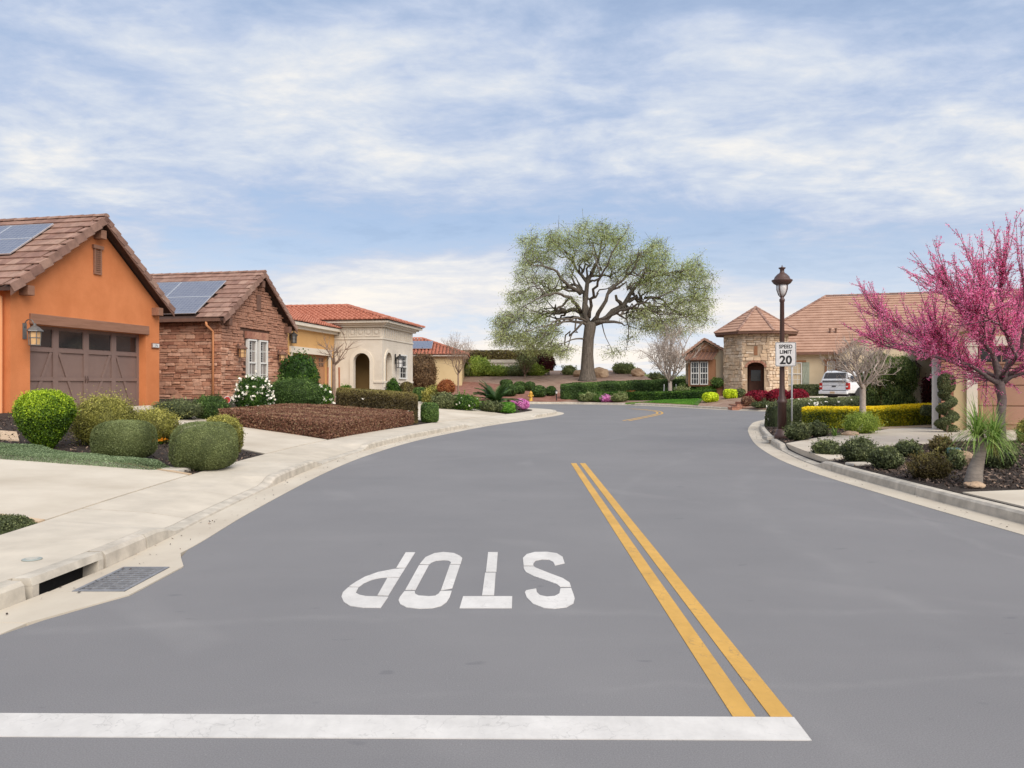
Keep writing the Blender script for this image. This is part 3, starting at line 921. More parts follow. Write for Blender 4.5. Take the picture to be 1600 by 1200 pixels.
drive('path', [(11.4, 23.25), (10.9, 23.6), (11.3, 24.3), (13.2, 25.1), (14.6, 25.4), (14.8, 23.6), (12.5, 23.65)], M['peach'],
      'peach stone path between the golden hedge and the right driveway', 0.03)
drive('driveway', [(rb(3.0), 3.0), (rb(6), 6.0), (rb(10.1), 10.1), (7.4, 10.25), (14, 10.6), (14, 3.0)], M['drive'], 'pale concrete strip at the right edge of the picture')
drive('path', [(6.9, 7.2), (6.55, 9.75), (7.4, 9.95), (13.6, 10.3), (13.6, 7.2)], M['peach'], 'peach stone paving at the right edge of the picture', 0.03)
drive('driveway', [(14.6, 46.2), (15.6, 45.1), (18.6, 43.95), (24.6, 43.3), (30.5, 55.0), (23.5, 57.0), (18.6, 50.4)], M['drive'],
      'concrete driveway under the white pickup')
drive('garden_path', [ground(0, 688)[:2], ground(30, 690)[:2], ground(26, 676)[:2], ground(0, 674)[:2]], M['peach'], 'short pinkish paved path at the far left beside the orange wall', 0.02)
# red gravel slope, lawn
drive('gravel_slope', [(-26, 66.5), (-9, 64), (1.5, 62.2), (3.6, 61.7), (5.5, 63.0), (4.0, 67), (1, 72), (-4, 76), (-20, 78)], M['redmulch'], 'rust red gravel slope behind the hydrant', 0.05, 1.2)
o = drive('lawn', [ground(977, 633.5)[:2], ground(1000, 629)[:2], ground(1060, 622)[:2], ground(1100, 622.0)[:2], ground(1090, 634)[:2], (12.2, 52.8), (11.3, 55.2), (9.6, 58.2)], M['turf'], 'small green front lawn beside the far curb', 0.04, 0.8)
o = drive('lawn', [(20, 92), (38, 92), (40, 112), (18, 112)], M['turf'], 'strip of green lawn far behind the bare tree', 0.05, 3)
drive('path', [(14.8, 48.4), (16.2, 48.1), (18.3, 54.3), (16.6, 54.9)], M['brick'], 'brick path from the steps to the tower door', 0.02)

# ------------------------------------------------------------------ painted markings
def on(px, py): return on_road(px, py)

sb = [on(-330, 1113.5), on(1240.5, 1121.5), on(1268, 1157.5), on(-330, 1150)]
o = MB().prism_z(sb, 0.0, 0.004).build('stop_line', M['white_paint'])
tag(o, 'broad white stop line painted across the near lane', 'road marking')
dy = tag(empty('centre_line', (1.2, 3.7, 0)), 'double yellow centre line running away from the stop line', 'road marking')
for a, b, c, d in (((1145, 1120.5), (1180.5, 1120.5), (900.5, 724), (892, 724)), ((1204, 1120.8), (1238.5, 1121), (914.5, 724), (906, 724))):
    q = [on(*p) for p in (a, b, c, d)]
    MB().prism_z([(x - 1.2, y - 3.7) for x, y in q], 0.0, 0.004).build('stripe', M['yellow_paint'], dy)
fy = tag(empty('centre_line', (8, 42, 0)), 'far double yellow line making a sharp bend at the curve', 'road marking')
for off in (-0.13, 0.13):
    ln = offset(smooth_line([on(978, 657.5), on(1000, 653.3), on(1022, 648.8), on(1031, 645.8), on(1026, 642.6), on(1005, 640), on(985, 638.6)], 0.3), off)
    a = offset(ln, 0.055); b = offset(ln, -0.055)
    mb = MB(); n = len(ln)
    for p, q in zip(a, b): mb.v += [(p[0] - 8, p[1] - 42, 0.004), (q[0] - 8, q[1] - 42, 0.004)]
    mb.f = [(2 * i, 2 * i + 1, 2 * i + 3, 2 * i + 2) for i in range(n - 1)]
    mb.build('stripe', M['yellow_paint'], fy)

Z8 = lambda p: on(500 + p[0] * 0.275, 820 + p[1] * 0.275)
WORD = {
    'P': [[(487, 158), (541, 158), (486, 245), (434, 245)],
          [(484, 249), (420, 253), (330, 270), (255, 297), (205, 325), (165, 352), (222, 354), (250, 333), (300, 312), (350, 302), (400, 299), (452, 299)],
          [(160, 357), (130, 385), (122, 410), (135, 440), (170, 462), (240, 472), (345, 473), (388, 411), (260, 407), (225, 400), (203, 388), (218, 358)],
          [(383, 303), (450, 303), (388, 404), (327, 402)]],
    'O': [[(567, 224), (600, 185), (650, 163), (700, 156), (760, 162), (795, 178), (808, 190), (799, 224), (740, 224), (745, 215), (730, 205), (700, 202), (660, 205), (635, 215), (620, 226)],
          [(563, 231), (618, 231), (543, 371), (485, 371)],
          [(738, 229), (796, 229), (752, 361), (687, 374)],
          [(480, 379), (538, 379), (540, 393), (560, 404), (620, 408), (655, 405), (675, 392), (683, 379), (748, 377), (738, 410), (720, 440), (690, 462), (640, 475), (560, 478), (490, 470), (455, 452), (446, 430), (455, 410)]],
    'T': [[(955, 157), (1010, 157), (1002, 268), (943, 268)], [(938, 274), (998, 274), (989, 401), (921, 401)],
          [(813, 408), (1092, 408), (1090, 475), (793, 475)]],
    'S': [[(1157, 233), (1153, 190), (1175, 168), (1220, 156), (1290, 155), (1345, 163), (1378, 183), (1390, 220), (1335, 232), (1325, 212), (1300, 200), (1260, 198), (1225, 205), (1211, 222), (1213, 233)],
          [(1157, 238), (1213, 238), (1230, 247), (1300, 275), (1380, 305), (1418, 330), (1426, 353), (1365, 354), (1345, 338), (1290, 318), (1215, 293), (1170, 270), (1158, 250)],
          [(1366, 363), (1427, 361), (1440, 395), (1447, 420), (1440, 448), (1400, 470), (1330, 478), (1270, 473), (1210, 450), (1175, 415), (1164, 385), (1172, 374), (1228, 364), (1232, 385), (1250, 402), (1290, 410), (1335, 406), (1360, 392)]],
}
st = tag(empty('stop_lettering', (-0.5, 6.3, 0)), 'word STOP in white stencilled letters, upside down on the asphalt', 'road marking')
for ch in 'POTS':
    e = link('letter', None, st)
    for poly in WORD[ch]:
        q = [Z8(p) for p in poly]
        MB().prism_z([(x + 0.5, y - 6.3) for x, y in q], 0.0, 0.004).build('stroke', M['white_paint'], e)


# ------------------------------------------------------------------ building helpers
class Frame:
    """a building's own axes: x along the facade, y inwards, z up from its base"""
    def __init__(s, name, ox, oy, oz, ang, label, cat='house', group=None):
        s.o = Vector((ox, oy)); s.z = oz; s.a = ang
        s.u = Vector((math.cos(ang), math.sin(ang))); s.v = Vector((-math.sin(ang), math.cos(ang)))
        s.e = tag(empty(name, (ox, oy, oz), ang), label, cat, group)

    def at(s, px, py, y=0.0):
        """local (x, z) of a sight line where it meets the plane y"""
        d = Vector(((px - 800) / FPX, 1.0))
        t = (y + s.o.dot(s.v)) / d.dot(s.v)
        p = d * t
        return (p - s.o).dot(s.u), CH - (py - 600) / FPX * t - s.z

    def at_x(s, px, py, x=0.0):
        """local (y, z) where a sight line meets the plane x"""
        d = Vector(((px - 800) / FPX, 1.0))
        t = (x + s.o.dot(s.u)) / d.dot(s.u)
        p = d * t
        return (p - s.o).dot(s.v), CH - (py - 600) / FPX * t - s.z

    def world(s, x, y, z): 
        p = s.o + s.u * x + s.v * y
        return Vector((p.x, p.y, z + s.z))


def instance(name, mesh, parent, mtx):
    o = bpy.data.objects.new(name, mesh)
    COL.objects.link(o)
    o.parent = parent
    o.matrix_basis = mtx
    return o


def rough_block(seed, j=0.10, bev=0.10):
    """unit block -0.5..0.5 with knocked-off edges"""
    r = random.Random(seed)
    bm = bmesh.new()
    bmesh.ops.create_cube(bm, size=1.0)
    for v in bm.verts:
        v.co.x += r.uniform(-j, j) * 0.35; v.co.z += r.uniform(-j, j); v.co.y += r.uniform(-j, j)
    bmesh.ops.bevel(bm, geom=bm.edges[:], offset=bev, segments=1, affect='EDGES')
    me = bpy.data.meshes.new('stone_block')
    bm.to_mesh(me); bm.free()
    return me


STONES = [rough_block(i) for i in range(7)]
for me in STONES: me.materials.append(M['stone'])
CSTONES = [rough_block(i + 20, 0.14, 0.09) for i in range(6)]
for me in CSTONES: me.materials.append(M['cream_stone'])


def stone_face(parent, meshes, x0, x1, z0, z1, keep, to_m, hs, ws, depth, rnd, name='stone', cap=300, joint=0.012, rest=None):
    """random coursed stonework on a plane: to_m(cx, cz) gives the local matrix of a stone centre"""
    z = z0; made = 0
    while z < z1:
        h = rnd.uniform(*hs); x = x0
        x += -rnd.uniform(0, ws[0])
        while x < x1:
            w = rnd.uniform(*ws)
            a, b = max(x, x0), min(x + w, x1)
            x += w
            if b - a < 0.05: continue
            sub = [(z, h)]
            if h > hs[0] * 1.6 and rnd.random() < 0.45:
                q = rnd.uniform(0.4, 0.6); sub = [(z, h * q), (z + h * q, h * (1 - q))]
            for zz, hh in sub:
                if not keep(a, b, zz, zz + hh): continue
                d = depth * rnd.uniform(0.7, 1.5)
                m = to_m((a + b) / 2, zz + hh / 2) @ Matrix.Rotation(rnd.uniform(-0.03, 0.03), 4, 'Y') @ Matrix.Diagonal((b - a - joint, d, hh - joint, 1))
                me = rnd.choice(meshes)
                if made < cap: instance(name, me, parent, m)
                elif rest is not None:
                    k = len(rest.v)
                    rest.v += [tuple(m @ v.co) for v in me.vertices]
                    rest.f += [tuple(k + i for i in p.vertices) for p in me.polygons]
                made += 1
        z += h
    return made


def tile_mesh(w, l, t):
    m = MB().hull([(-w / 2, 0, 0), (w / 2, 0, 0), (w / 2, l, 0), (-w / 2, l, 0)], [(-w / 2, 0, t), (w / 2, 0, t), (w / 2, l, t), (-w / 2, l, t)]).mesh('flat_tile', M['roof_tile'])
    return m


def slope_matrix(p0, along, up):
    a = Vector(along).normalized(); u = Vector(up).normalized(); n = a.cross(u).normalized()
    m = Matrix((a, u, n)).transposed().to_4x4()
    m.translation = Vector(p0)
    return m


def tiled_slope(roof, p0, along, up, length, slen, n, w=0.34, skip=None):
    """flat tiles one by one; p0 = eave corner, courses climb along 'up'"""
    m = slope_matrix(p0, along, up)
    ex = slen / n
    me = tile_mesh(w - 0.006, ex * 1.16, 0.042)
    for c in range(n):
        off = (w / 2) * (c % 2)
        x = w / 2 - off
        while x < length + w / 2:
            if x > 0.02 and x < length - 0.02 and not (skip and skip(x, (c + 0.5) * ex)):
                mm = m @ Matrix.Translation((x, c * ex, 0.046 + random.uniform(-0.005, 0.005))) @ Matrix.Rotation(R(-5.2), 4, 'X')
                instance('tile', me, roof, mm)
            x += w


def rake_tiles(roof, p_eave, p_ridge, out, n, drop=0.17, width=0.17, mat='roof_tile'):
    """angled trim tiles that step up a gable edge"""
    p, q = Vector(p_eave), Vector(p_ridge)
    up = (q - p).normalized(); out = Vector(out).normalized()
    nrm = out.cross(up)
    if nrm.z < 0: nrm = -nrm
    ln = (q - p).length / n
    t = 0.028
    inward = -out
    prof = [(0, t), (width, t), (width, 0), (t, 0), (t, -drop), (0, -drop)]
    a = []; b = []
    for x, zz in prof:
        a.append(inward * x + nrm * (zz + 0.066)); b.append(inward * x + up * (ln * 1.1) + nrm * (zz + 0.006))
    me = MB().hull(a, b).mesh('rake_tile', M[mat])
    for i in range(n):
        instance('rake_tile', me, roof, Matrix.Translation(p + up * (i * ln)))


def ridge_tiles(roof, p, q, n, r=0.13, mat='roof_tile'):
    p, q = Vector(p), Vector(q)
    d = (q - p) / n
    u = d.normalized(); s = u.cross(Vector((0, 0, 1))).normalized(); up = s.cross(u)
    a, b = [], []
    for k in range(7):
        t = math.pi * k / 6
        a.append(s * math.cos(t) * r * 1.06 + up * (math.sin(t) * r * 0.8 - 0.03))
        b.append(d * 1.1 + s * math.cos(t) * r * 0.92 + up * (math.sin(t) * r * 0.7 - 0.035))
    me = MB().hull(a, b).mesh('ridge_tile', M[mat])
    for i in range(n): instance('ridge_tile', me, roof, Matrix.Translation(p + d * i))


def course_slope(mb, A, B, Cc, D, n, t=0.05):
    """stepped courses between the eave A-B and the top D-Cc (D above A)"""
    A, B, Cc, D = map(Vector, (A, B, Cc, D))
    nr = (B - A).cross(D - A).normalized()
    if nr.z < 0: nr = -nr
    for i in range(n):
        f0, f1 = i / n, min((i + 1.08) / n, 1.0)
        a, b = A.lerp(D, f0), B.lerp(Cc, f0)
        c, d = B.lerp(Cc, f1), A.lerp(D, f1)
        mb.add([a + nr * t, b + nr * t, c + nr * 0.006, d + nr * 0.006, a - nr * 0.01, b - nr * 0.01], [(0, 1, 2, 3), (4, 5, 1, 0), (4, 0, 3), (5, 2, 1)])


def barrel_slope(mb, A, B, Cc, D, pitch=0.30, course=0.40):
    """two-piece clay barrels on the slope between eave A-B and top D-Cc"""
    A, B, Cc, D = map(Vector, (A, B, Cc, D))
    al = (B - A).normalized()
    nr = al.cross(D - A).normalized()
    if nr.z < 0: nr = -nr
    up = nr.cross(al).normalized()
    if up.z < 0: up = -up
    Hs = (D - A).dot(up)
    nc = max(1, int(round(Hs / course)))
    xa, xb = 0.0, (B - A).dot(al)
    xd, xc = (D - A).dot(al), (Cc - A).dot(al)
    W = xb
    prof = [(-0.5, 0.0), (-0.36, 0.05), (-0.2, 0.085), (0.0, 0.10), (0.2, 0.085), (0.36, 0.05), (0.5, 0.0)]
    for c in range(nc):
        v0, v1 = c * Hs / nc, (c + 1.1) * Hs / nc
        f = (c + 0.5) / nc
        lo, hi = xa + (xd - xa) * f, xb + (xc - xb) * f
        q = 0
        x = pitch / 2
        while x < W:
            if lo - pitch * 0.3 < x < hi + pitch * 0.3:
                k = len(mb.v)
                jz = random.uniform(-0.008, 0.008)
                for (s, h) in prof: mb.v.append(tuple(A + al * (x + s * pitch * 0.92) + up * v0 + nr * (h * 1.1 + 0.035 + jz)))
                for (s, h) in prof: mb.v.append(tuple(A + al * (x + s * pitch * 0.78) + up * v1 + nr * (h * 0.85 + 0.004 + jz)))
                mb.f += [(k + i, k + i + 1, k + 8 + i, k + 7 + i) for i in range(6)]
                mb.f.append(tuple(k + i for i in range(6, -1, -1)))
            x += pitch


def window(fr, x0, x1, z0, z1, y, nx=2, nz=3, sash=True, frame=M['white_trim'], fw=0.07, glass=None, parent=None, gap=0.09):
    """framed window standing proud of plane y (towards -y)"""
    p = parent or fr.e
    w = link('window', None, p)
    f = MB()
    f.box(x0, x0 + fw, y - 0.05, y + gap, z0, z1).box(x1 - fw, x1, y - 0.05, y + gap, z0, z1)
    f.box(x0 + fw, x1 - fw, y - 0.048, y + gap, z1 - fw, z1).box(x0 + fw, x1 - fw, y - 0.052, y + gap, z0, z0 + fw)
    if sash:
        zm = (z0 + z1) / 2
        f.box(x0 + fw, x1 - fw, y - 0.035, y + gap, zm - 0.035, zm + 0.035)
    f.build('window_frame', frame, w)
    pm = MB().box(x0 + fw, x1 - fw, y + 0.03, y + 0.05, z0 + fw, z1 - fw)
    pm.build('pane', glass or M['glass'], w)
    if nx or nz:
        g = MB()
        for i in range(1, nx):
            x = x0 + (x1 - x0) * i / nx
            g.box(x - 0.014, x + 0.014, y + 0.012, y + 0.028, z0 + fw, z1 - fw)
        for i in range(1, nz):
            z = z0 + (z1 - z0) * i / nz
            g.box(x0 + fw, x1 - fw, y + 0.010, y + 0.0285, z - 0.014, z + 0.014)
        g.build('muntin', frame, w)
    return w


def arch_poly(x0, x1, z0, z1, rise, n=12):
    """flat-bottomed opening with an elliptical head"""
    pts = [(x0, z0), (x0, z1 - rise)]
    cx, rx = (x0 + x1) / 2, (x1 - x0) / 2
    pts += [(cx - rx * math.cos(math.pi * i / n), z1 - rise + rise * math.sin(math.pi * i / n)) for i in range(1, n)]
    pts += [(x1, z1 - rise), (x1, z0)]
    return pts


def wall_with_hole(outer, hole, y0, y1):
    """slab wall (outer and hole as x,z loops) pierced by the hole"""
    pts = [Vector(p) for p in outer] + [Vector(p) for p in hole]
    n, m = len(outer), len(hole)
    ed = [(i, (i + 1) % n) for i in range(n)] + [(n + i, n + (i + 1) % m) for i in range(m)]
    vs, _, fs, _, _, _ = delaunay_2d_cdt(pts, ed, [], 1, 1e-6)
    hx = [p[0] for p in hole]
    mb = MB(); k = len(vs)
    keep = []
    for f in fs:
        c = sum((vs[i] for i in f), Vector((0, 0))) / len(f)
        if not bool(inside(np.array([c.x]), np.array([c.y]), hole)[0]): keep.append(tuple(f))
    mb.v = [(v.x, y0, v.y) for v in vs] + [(v.x, y1, v.y) for v in vs]
    mb.f = keep + [tuple(k + i for i in f[::-1]) for f in keep]
    def rim(loop):
        a = [(x, y0, z) for x, z in loop]; b = [(x, y1, z) for x, z in loop]; q = len(loop)
        mb.add(a + b, [(i, (i + 1) % q, q + (i + 1) % q, q + i) for i in range(q)])
    rim(outer); rim(hole)
    return mb


def wall_lantern(name, loc, ang, s, label, glass='amber', metal='pewter', arm=True, group=None):
    """bracket lantern: faces local -y"""
    e = tag(empty(name, loc, ang), label, 'lantern', group)
    bx('back_plate', M[metal], e, -0.05 * s, 0.05 * s, -0.02, 0.0, -0.12 * s, 0.22 * s, bevel=0.004)
    if arm:
        pts = [(0, -0.02, 0.12 * s)] + [(0, (-0.02 - 0.11 * s) + 0.11 * s * math.cos(t), 0.18 * s + 0.12 * s * math.sin(t)) for t in np.linspace(0, math.pi * 0.95, 8)]
        MB().tube(pts, 0.012 * s, 6).build('arm', M[metal], e, True)
    y = -0.26 * s if arm else -0.16 * s
    MB().lathe([(0.17 * s, -0.02 * s), (0.165 * s, 0.0), (0.09 * s, 0.07 * s), (0.03 * s, 0.11 * s), (0.03 * s, 0.15 * s)], 6, (0, y, 0.06 * s)).build('cap', M[metal], e)
    MB().lathe([(0.10 * s, -0.26 * s), (0.115 * s, 0.035 * s)], 6, (0, y, 0)).build('glass', M[glass], e)
    cg = MB()
    for k in range(6):
        t = math.pi * k / 3
        cg.bar((0.104 * s * math.cos(t), y + 0.104 * s * math.sin(t), -0.265 * s), (0.12 * s * math.cos(t), y + 0.12 * s * math.sin(t), 0.04 * s), 0.014 * s)
    for zz in (-0.265, -0.11):
        cg.lathe([(0.108 * s, zz * s), (0.118 * s, (zz + 0.012) * s), (0.108 * s, (zz + 0.024) * s)], 6, (0, y, 0))
    cg.build('cage', M[metal], e)
    return e


def solar(fr_m, x0, x1, s0, s1, nx, ns, label, group, z=0.12):
    """panels on a roof slope; fr_m maps slope axes to the world"""
    w = (x1 - x0) / nx; h = (s1 - s0) / ns; z += 0.02
    for i in range(nx):
        for j in range(ns):
            e = empty('solar_panel'); e.matrix_world = fr_m @ Matrix.Translation((x0 + i * w, s0 + j * h, z))
            tag(e, label[j * nx + i], 'solar panel', group)
            f = MB(); b = 0.025
            f.box(0.008, w - 0.008, 0.008, 0.008 + b, -0.03, 0.012).box(0.008, w - 0.008, h - 0.008 - b, h - 0.008, -0.03, 0.012)
            f.box(0.008, 0.008 + b, 0.008 + b, h - 0.008 - b, -0.03, 0.012).box(w - 0.008 - b, w - 0.008, 0.008 + b, h - 0.008 - b, -0.03, 0.012)
            f.build('panel_frame', M['alu'], e)
            bx('cells', M['solar'], e, 0.008 + b, w - 0.008 - b, 0.008 + b, h - 0.008 - b, -0.02, 0.006)


STREET = math.atan2(1.0, 0.21)
ux, uy = math.cos(STREET), math.sin(STREET)


# ------------------------------------------------------------------ orange garage house
def orange_house():
    B = Vector((-12.86, 28.0)); W = 6.43
    A = B - Vector((ux, uy)) * W
    bz = 0.55
    F = Frame('orange_house', A.x, A.y, bz, STREET, 'orange stucco garage house with brown tile gable at left')
    ez = 4.30 - bz; rz = 7.0 - bz; ov = 0.35; mid = 3.3; sl = (rz - ez) / (mid + ov)
    wz = ez + ov * sl - 0.16
    dx0, dz0 = F.at(47, 506.5); dx1, dz1 = F.at(228, 522.0)
    dz = (dz0 + dz1) / 2
    ztop = ez + sl * (mid + ov) - 0.20
    wall = wall_with_hole([(0, -0.6), (0, wz), (mid, ztop), (W, wz), (W, -0.6)], [(dx0, -0.55), (dx0, dz), (dx1, dz), (dx1, -0.55)], 0.0, 0.30)
    wall.build('wall', M['orange'], F.e)
    sw = MB().box(0, 0.3, 0.301, 9, -0.6, wz - 0.02).box(W - 0.3, W, 0.301, 9, -0.6, wz - 0.02)
    sw.build('side_wall', M['orange'], F.e)
    # garage door set back in the opening
    door = link('garage_door', None, F.e)
    y0 = 0.28
    _, zb = F.at(200, 634, y0)
    zb = max(zb, -0.1); hh = dz - zb
    bx('door_panel', M['door_brown'], door, dx0 - 0.02, dx1 + 0.02, y0 + 0.05, y0 + 0.1, zb - 0.4, dz + 0.02)
    wz0 = dz - hh * 0.28
    n = 4; cw = (dx1 - dx0) / n
    rows = [(zb + 0.05, zb + 0.05 + (wz0 - zb - 0.1) * 0.5), (zb + 0.05 + (wz0 - zb - 0.1) * 0.5, wz0 - 0.05)]
    st = MB()
    for i in range(n + 1):
        x = dx0 + i * cw
        st.box(max(x - 0.10, dx0), min(x + 0.10, dx1), y0, y0 + 0.05, zb - 0.4, dz)
    st.build('stile', M['door_brown'], door)
    for i in range(n):
        xa, xb = dx0 + i * cw + 0.10, dx0 + (i + 1) * cw - 0.10
        for zz, hh2 in ((zb, 0.10), (rows[0][1] - 0.05, 0.11), (wz0 - 0.08, 0.12), (dz - 0.09, 0.09)):
            bx('rail', M['door_brown'], door, xa + 0.002, xb - 0.002, y0 + 0.003, y0 + 0.05, zz, zz + hh2)
        # diagonal braces lean outwards from the door's middle
        top, bot = ((xa, xb) if i % 2 else (xb, xa))
        z0_, z1_ = zb + 0.1, wz0 - 0.08
        xt = top + (0.06 if i % 2 else -0.06); xo = bot + (-0.30 if i % 2 else 0.30)
        MB().bar((xt, y0 + 0.030, z1_), (xo, y0 + 0.030, z0_), 0.10, 0.03, up=(0, 1, 0)).build('brace', M['door_brown'], door)
        bx('pane', M['glass'], door, xa + 0.03, xb - 0.03, y0 + 0.035, y0 + 0.049, wz0 + 0.08, dz - 0.13)
        for q in (xa, xb - 0.03): bx('window_frame', M['door_brown'], door, q, q + 0.03, y0 + 0.01, y0 + 0.05, wz0 + 0.04, dz - 0.09)
    for s in (-1, 1):
        xx = dx0 + 2 * cw + s * 0.05
        MB().tube([(xx, y0 - 0.002, rows[0][1] + 0.12), (xx, y0 - 0.04, rows[0][1] + 0.02), (xx, y0 - 0.002, rows[0][1] - 0.12)], 0.014, 6).build('handle', M['bronze'], door)
    lx0, lz0 = F.at(45.5, 491); lx1, _ = F.at(229, 522)
    bx('lintel', M['timber'], F.e, lx0, lx1 + 0.06, -0.07, 0.06, dz - 0.004, dz + 0.30, bevel=0.012)
    # gable vent
    vx0, vz1 = F.at(145.5, 388); vx1, vz0 = F.at(157, 430)
    vent = link('gable_vent', None, F.e)
    vb = MB().box(vx0, vx0 + 0.05, -0.06, 0, vz0, vz1).box(vx1 - 0.05, vx1, -0.06, 0, vz0, vz1).box(vx0 - 0.06, vx1 + 0.06, -0.09, 0, vz1 + 0.001, vz1 + 0.12).box(vx0 + 0.05, vx1 - 0.05, -0.055, 0, vz0, vz0 + 0.06)
    vb.build('vent_frame', M['timber'], vent)
    for i in range(11):
        z = vz0 + 0.08 + i * (vz1 - vz0 - 0.1) / 11
        MB().hull([(vx0 + 0.05, -0.045, z), (vx1 - 0.05, -0.045, z), (vx1 - 0.05, -0.002, z + 0.05), (vx0 + 0.05, -0.002, z + 0.05)],
                  [(vx0 + 0.05, -0.045, z + 0.014), (vx1 - 0.05, -0.045, z + 0.014), (vx1 - 0.05, -0.002, z + 0.064), (vx0 + 0.05, -0.002, z + 0.064)]).build('slat', M['timber'], vent)
    # outlookers
    for x, z in ((mid, ztop - 0.36), (0.42, wz + 0.42 * sl - 0.42), (W - 0.30, wz + 0.30 * sl - 0.42)):
        bx('outlooker', M['timber'], F.e, x - 0.12, x + 0.12, -0.30, 0.02, z - 0.14, z + 0.14, bevel=0.01)
    # roof
    roof = link('roof', None, F.e)
    fy = -0.35; by = 9.2
    el, er, pk = (-ov, ez), (W + ov, ez), (mid, rz)
    th = 0.10
    deck = MB()
    deck.hull([(el[0], fy, el[1] - th), (pk[0], fy, pk[1] - th), (pk[0], by, pk[1] - th), (el[0], by, el[1] - th)],
              [(el[0], fy, el[1]), (pk[0], fy, pk[1]), (pk[0], by, pk[1]), (el[0], by, el[1])])
    deck.hull([(er[0], fy, er[1] - th), (pk[0] + 0.002, fy, pk[1] - th), (pk[0] + 0.002, by, pk[1] - th), (er[0], by, er[1] - th)],
              [(er[0], fy, er[1]), (pk[0] + 0.002, fy, pk[1]), (pk[0] + 0.002, by, pk[1]), (er[0], by, er[1])])
    deck.build('deck', M['roof_under'], roof)
    fas = MB()
    for e in (el, er):
        sgn = 1 if e is el else -1
        q = [(e[0], e[1] - 0.24), (pk[0], pk[1] - 0.24), (pk[0], pk[1] - 0.02), (e[0], e[1] - 0.02)]
        fas.prism_y(q, fy - 0.03, fy - 0.002)
    fas.build('rake_board', M['fascia'], roof)
    upL = Vector((pk[0] - el[0], 0, pk[1] - el[1])); slen = upL.length
    n = 11
    vis = 6.0
    # left slope: along runs inwards-to-front so that the normal points up
    tiled_slope(roof, (el[0], by - (by - fy - vis), el[1]), (0, -1, 0), upL, vis - 0.10, slen, n, 0.36,
                skip=lambda x, s: False)
    rest = MB()
    course_slope(rest, (er[0], fy + 0.1, er[1]), (er[0], by, er[1]), (pk[0], by, pk[1]), (pk[0], fy + 0.1, pk[1]), n, 0.05)
    course_slope(rest, (el[0], vis + fy, el[1]), (el[0], by, el[1]), (pk[0], by, pk[1]), (pk[0], vis + fy, pk[1]), n, 0.05)
    tag(rest.build('hidden_courses', M['tan_tile'], roof), None, None, kind='stuff')
    rake_tiles(roof, (el[0], fy - 0.045, el[1]), (pk[0], fy - 0.045, pk[1]), (0, -1, 0), n, 0.22, 0.20)
    rake_tiles(roof, (er[0], fy - 0.045, er[1]), (pk[0], fy - 0.045, pk[1]), (0, -1, 0), n, 0.16, 0.20)
    ridge_tiles(roof, (pk[0], fy - 0.05, pk[1] + 0.05), (pk[0], 6.5, pk[1] + 0.05), 16)
    # vent pipe
    pv = slope_matrix((el[0], 0, el[1]), (0, -1, 0), upL)
    ly = 1.15
    px_ = el[0] + upL.x * 0.23; pz_ = el[1] + upL.z * 0.23
    vp = MB().tube([(px_, ly, pz_), (px_, ly, pz_ + 0.55)], 0.055, 10); vp.build('vent_pipe', M['timber'], roof, True)
    # downspout and side return at the picture's left edge
    rx, rz0 = F.at(10, 480, 0.0)
    dsp = MB().tube([(-0.62, 0.5, wz - 0.05), (-0.30, 0.36, wz - 0.22), (-0.13, 0.2, wz - 0.34), (-0.13, 0.2, 0.2), (-0.16, 0.05, 0.02)], 0.055, 8)
    dsp.build('downspout', M['orange_pipe'], F.e, True)
    bx('side_bay', M['orange'], F.e, -2.6, -0.002, 1.2, 8, -0.6, wz - 0.05)
    # house number plaque
    nx0, nz1 = F.at(236, 535.5); nx1, nz0 = F.at(247.5, 544.5)
    pl = tag(empty('house_number', F.world((nx0 + nx1) / 2, -0.002, (nz0 + nz1) / 2), STREET), 'small pale house number plaque on the orange wall', 'sign')
    hw, hh = (nx1 - nx0) / 2, (nz1 - nz0) / 2
    bx('frame', M['timber'], pl, -hw, hw, -0.05, 0, -hh, hh, bevel=0.006)
    bx('face', M['sign_white'], pl, -hw + 0.03, hw - 0.03, -0.058, -0.05, -hh + 0.03, hh - 0.03)
    text('176', M['sign_black'], pl, (0, -0.060, -hh * 0.42), hh * 1.2, 'number')
    # lantern left of the door
    qx, qz = F.at(38, 521)
    wall_lantern('wall_lantern', F.world(qx, -0.0, qz), STREET, 1.35, 'large amber glass lantern left of the taupe garage door', group='wall lanterns')
    sm = Matrix.Translation(Vector((A.x, A.y, bz))) @ Matrix.Rotation(STREET, 4, 'Z') @ slope_matrix((el[0], 5.6, el[1]), (0, -1, 0), upL)
    solar(sm, 1.4, 4.55, slen * 0.40, slen * 0.86, 2, 2,
          ['dark blue solar panel on the orange house roof, lower row, farther from the gable', 'dark blue solar panel on the orange house roof, lower row, nearer the gable',
           'dark blue solar panel on the orange house roof, upper row, farther from the gable', 'dark blue solar panel on the orange house roof, upper row, nearer the gable'],
          'solar panels on the orange house')
    return F


def text(s, mat, parent, loc, size, name, extrude=0.001, off=0.0, ang=0.0, sx=1.0):
    c = bpy.data.curves.new(name, 'FONT')
    c.body = s; c.size = size; c.align_x = 'CENTER'; c.extrude = extrude; c.offset = off
    c.resolution_u = 4
    c.materials.append(mat)
    tmp = bpy.data.objects.new('tmp_text', c)
    me = bpy.data.meshes.new_from_object(tmp)
    bpy.data.objects.remove(tmp)
    if not me.materials: me.materials.append(mat)
    o = link(name, me, parent)
    o.location = loc; o.rotation_euler = (R(90), 0, ang); o.scale = (sx, 1, 1)
    return o


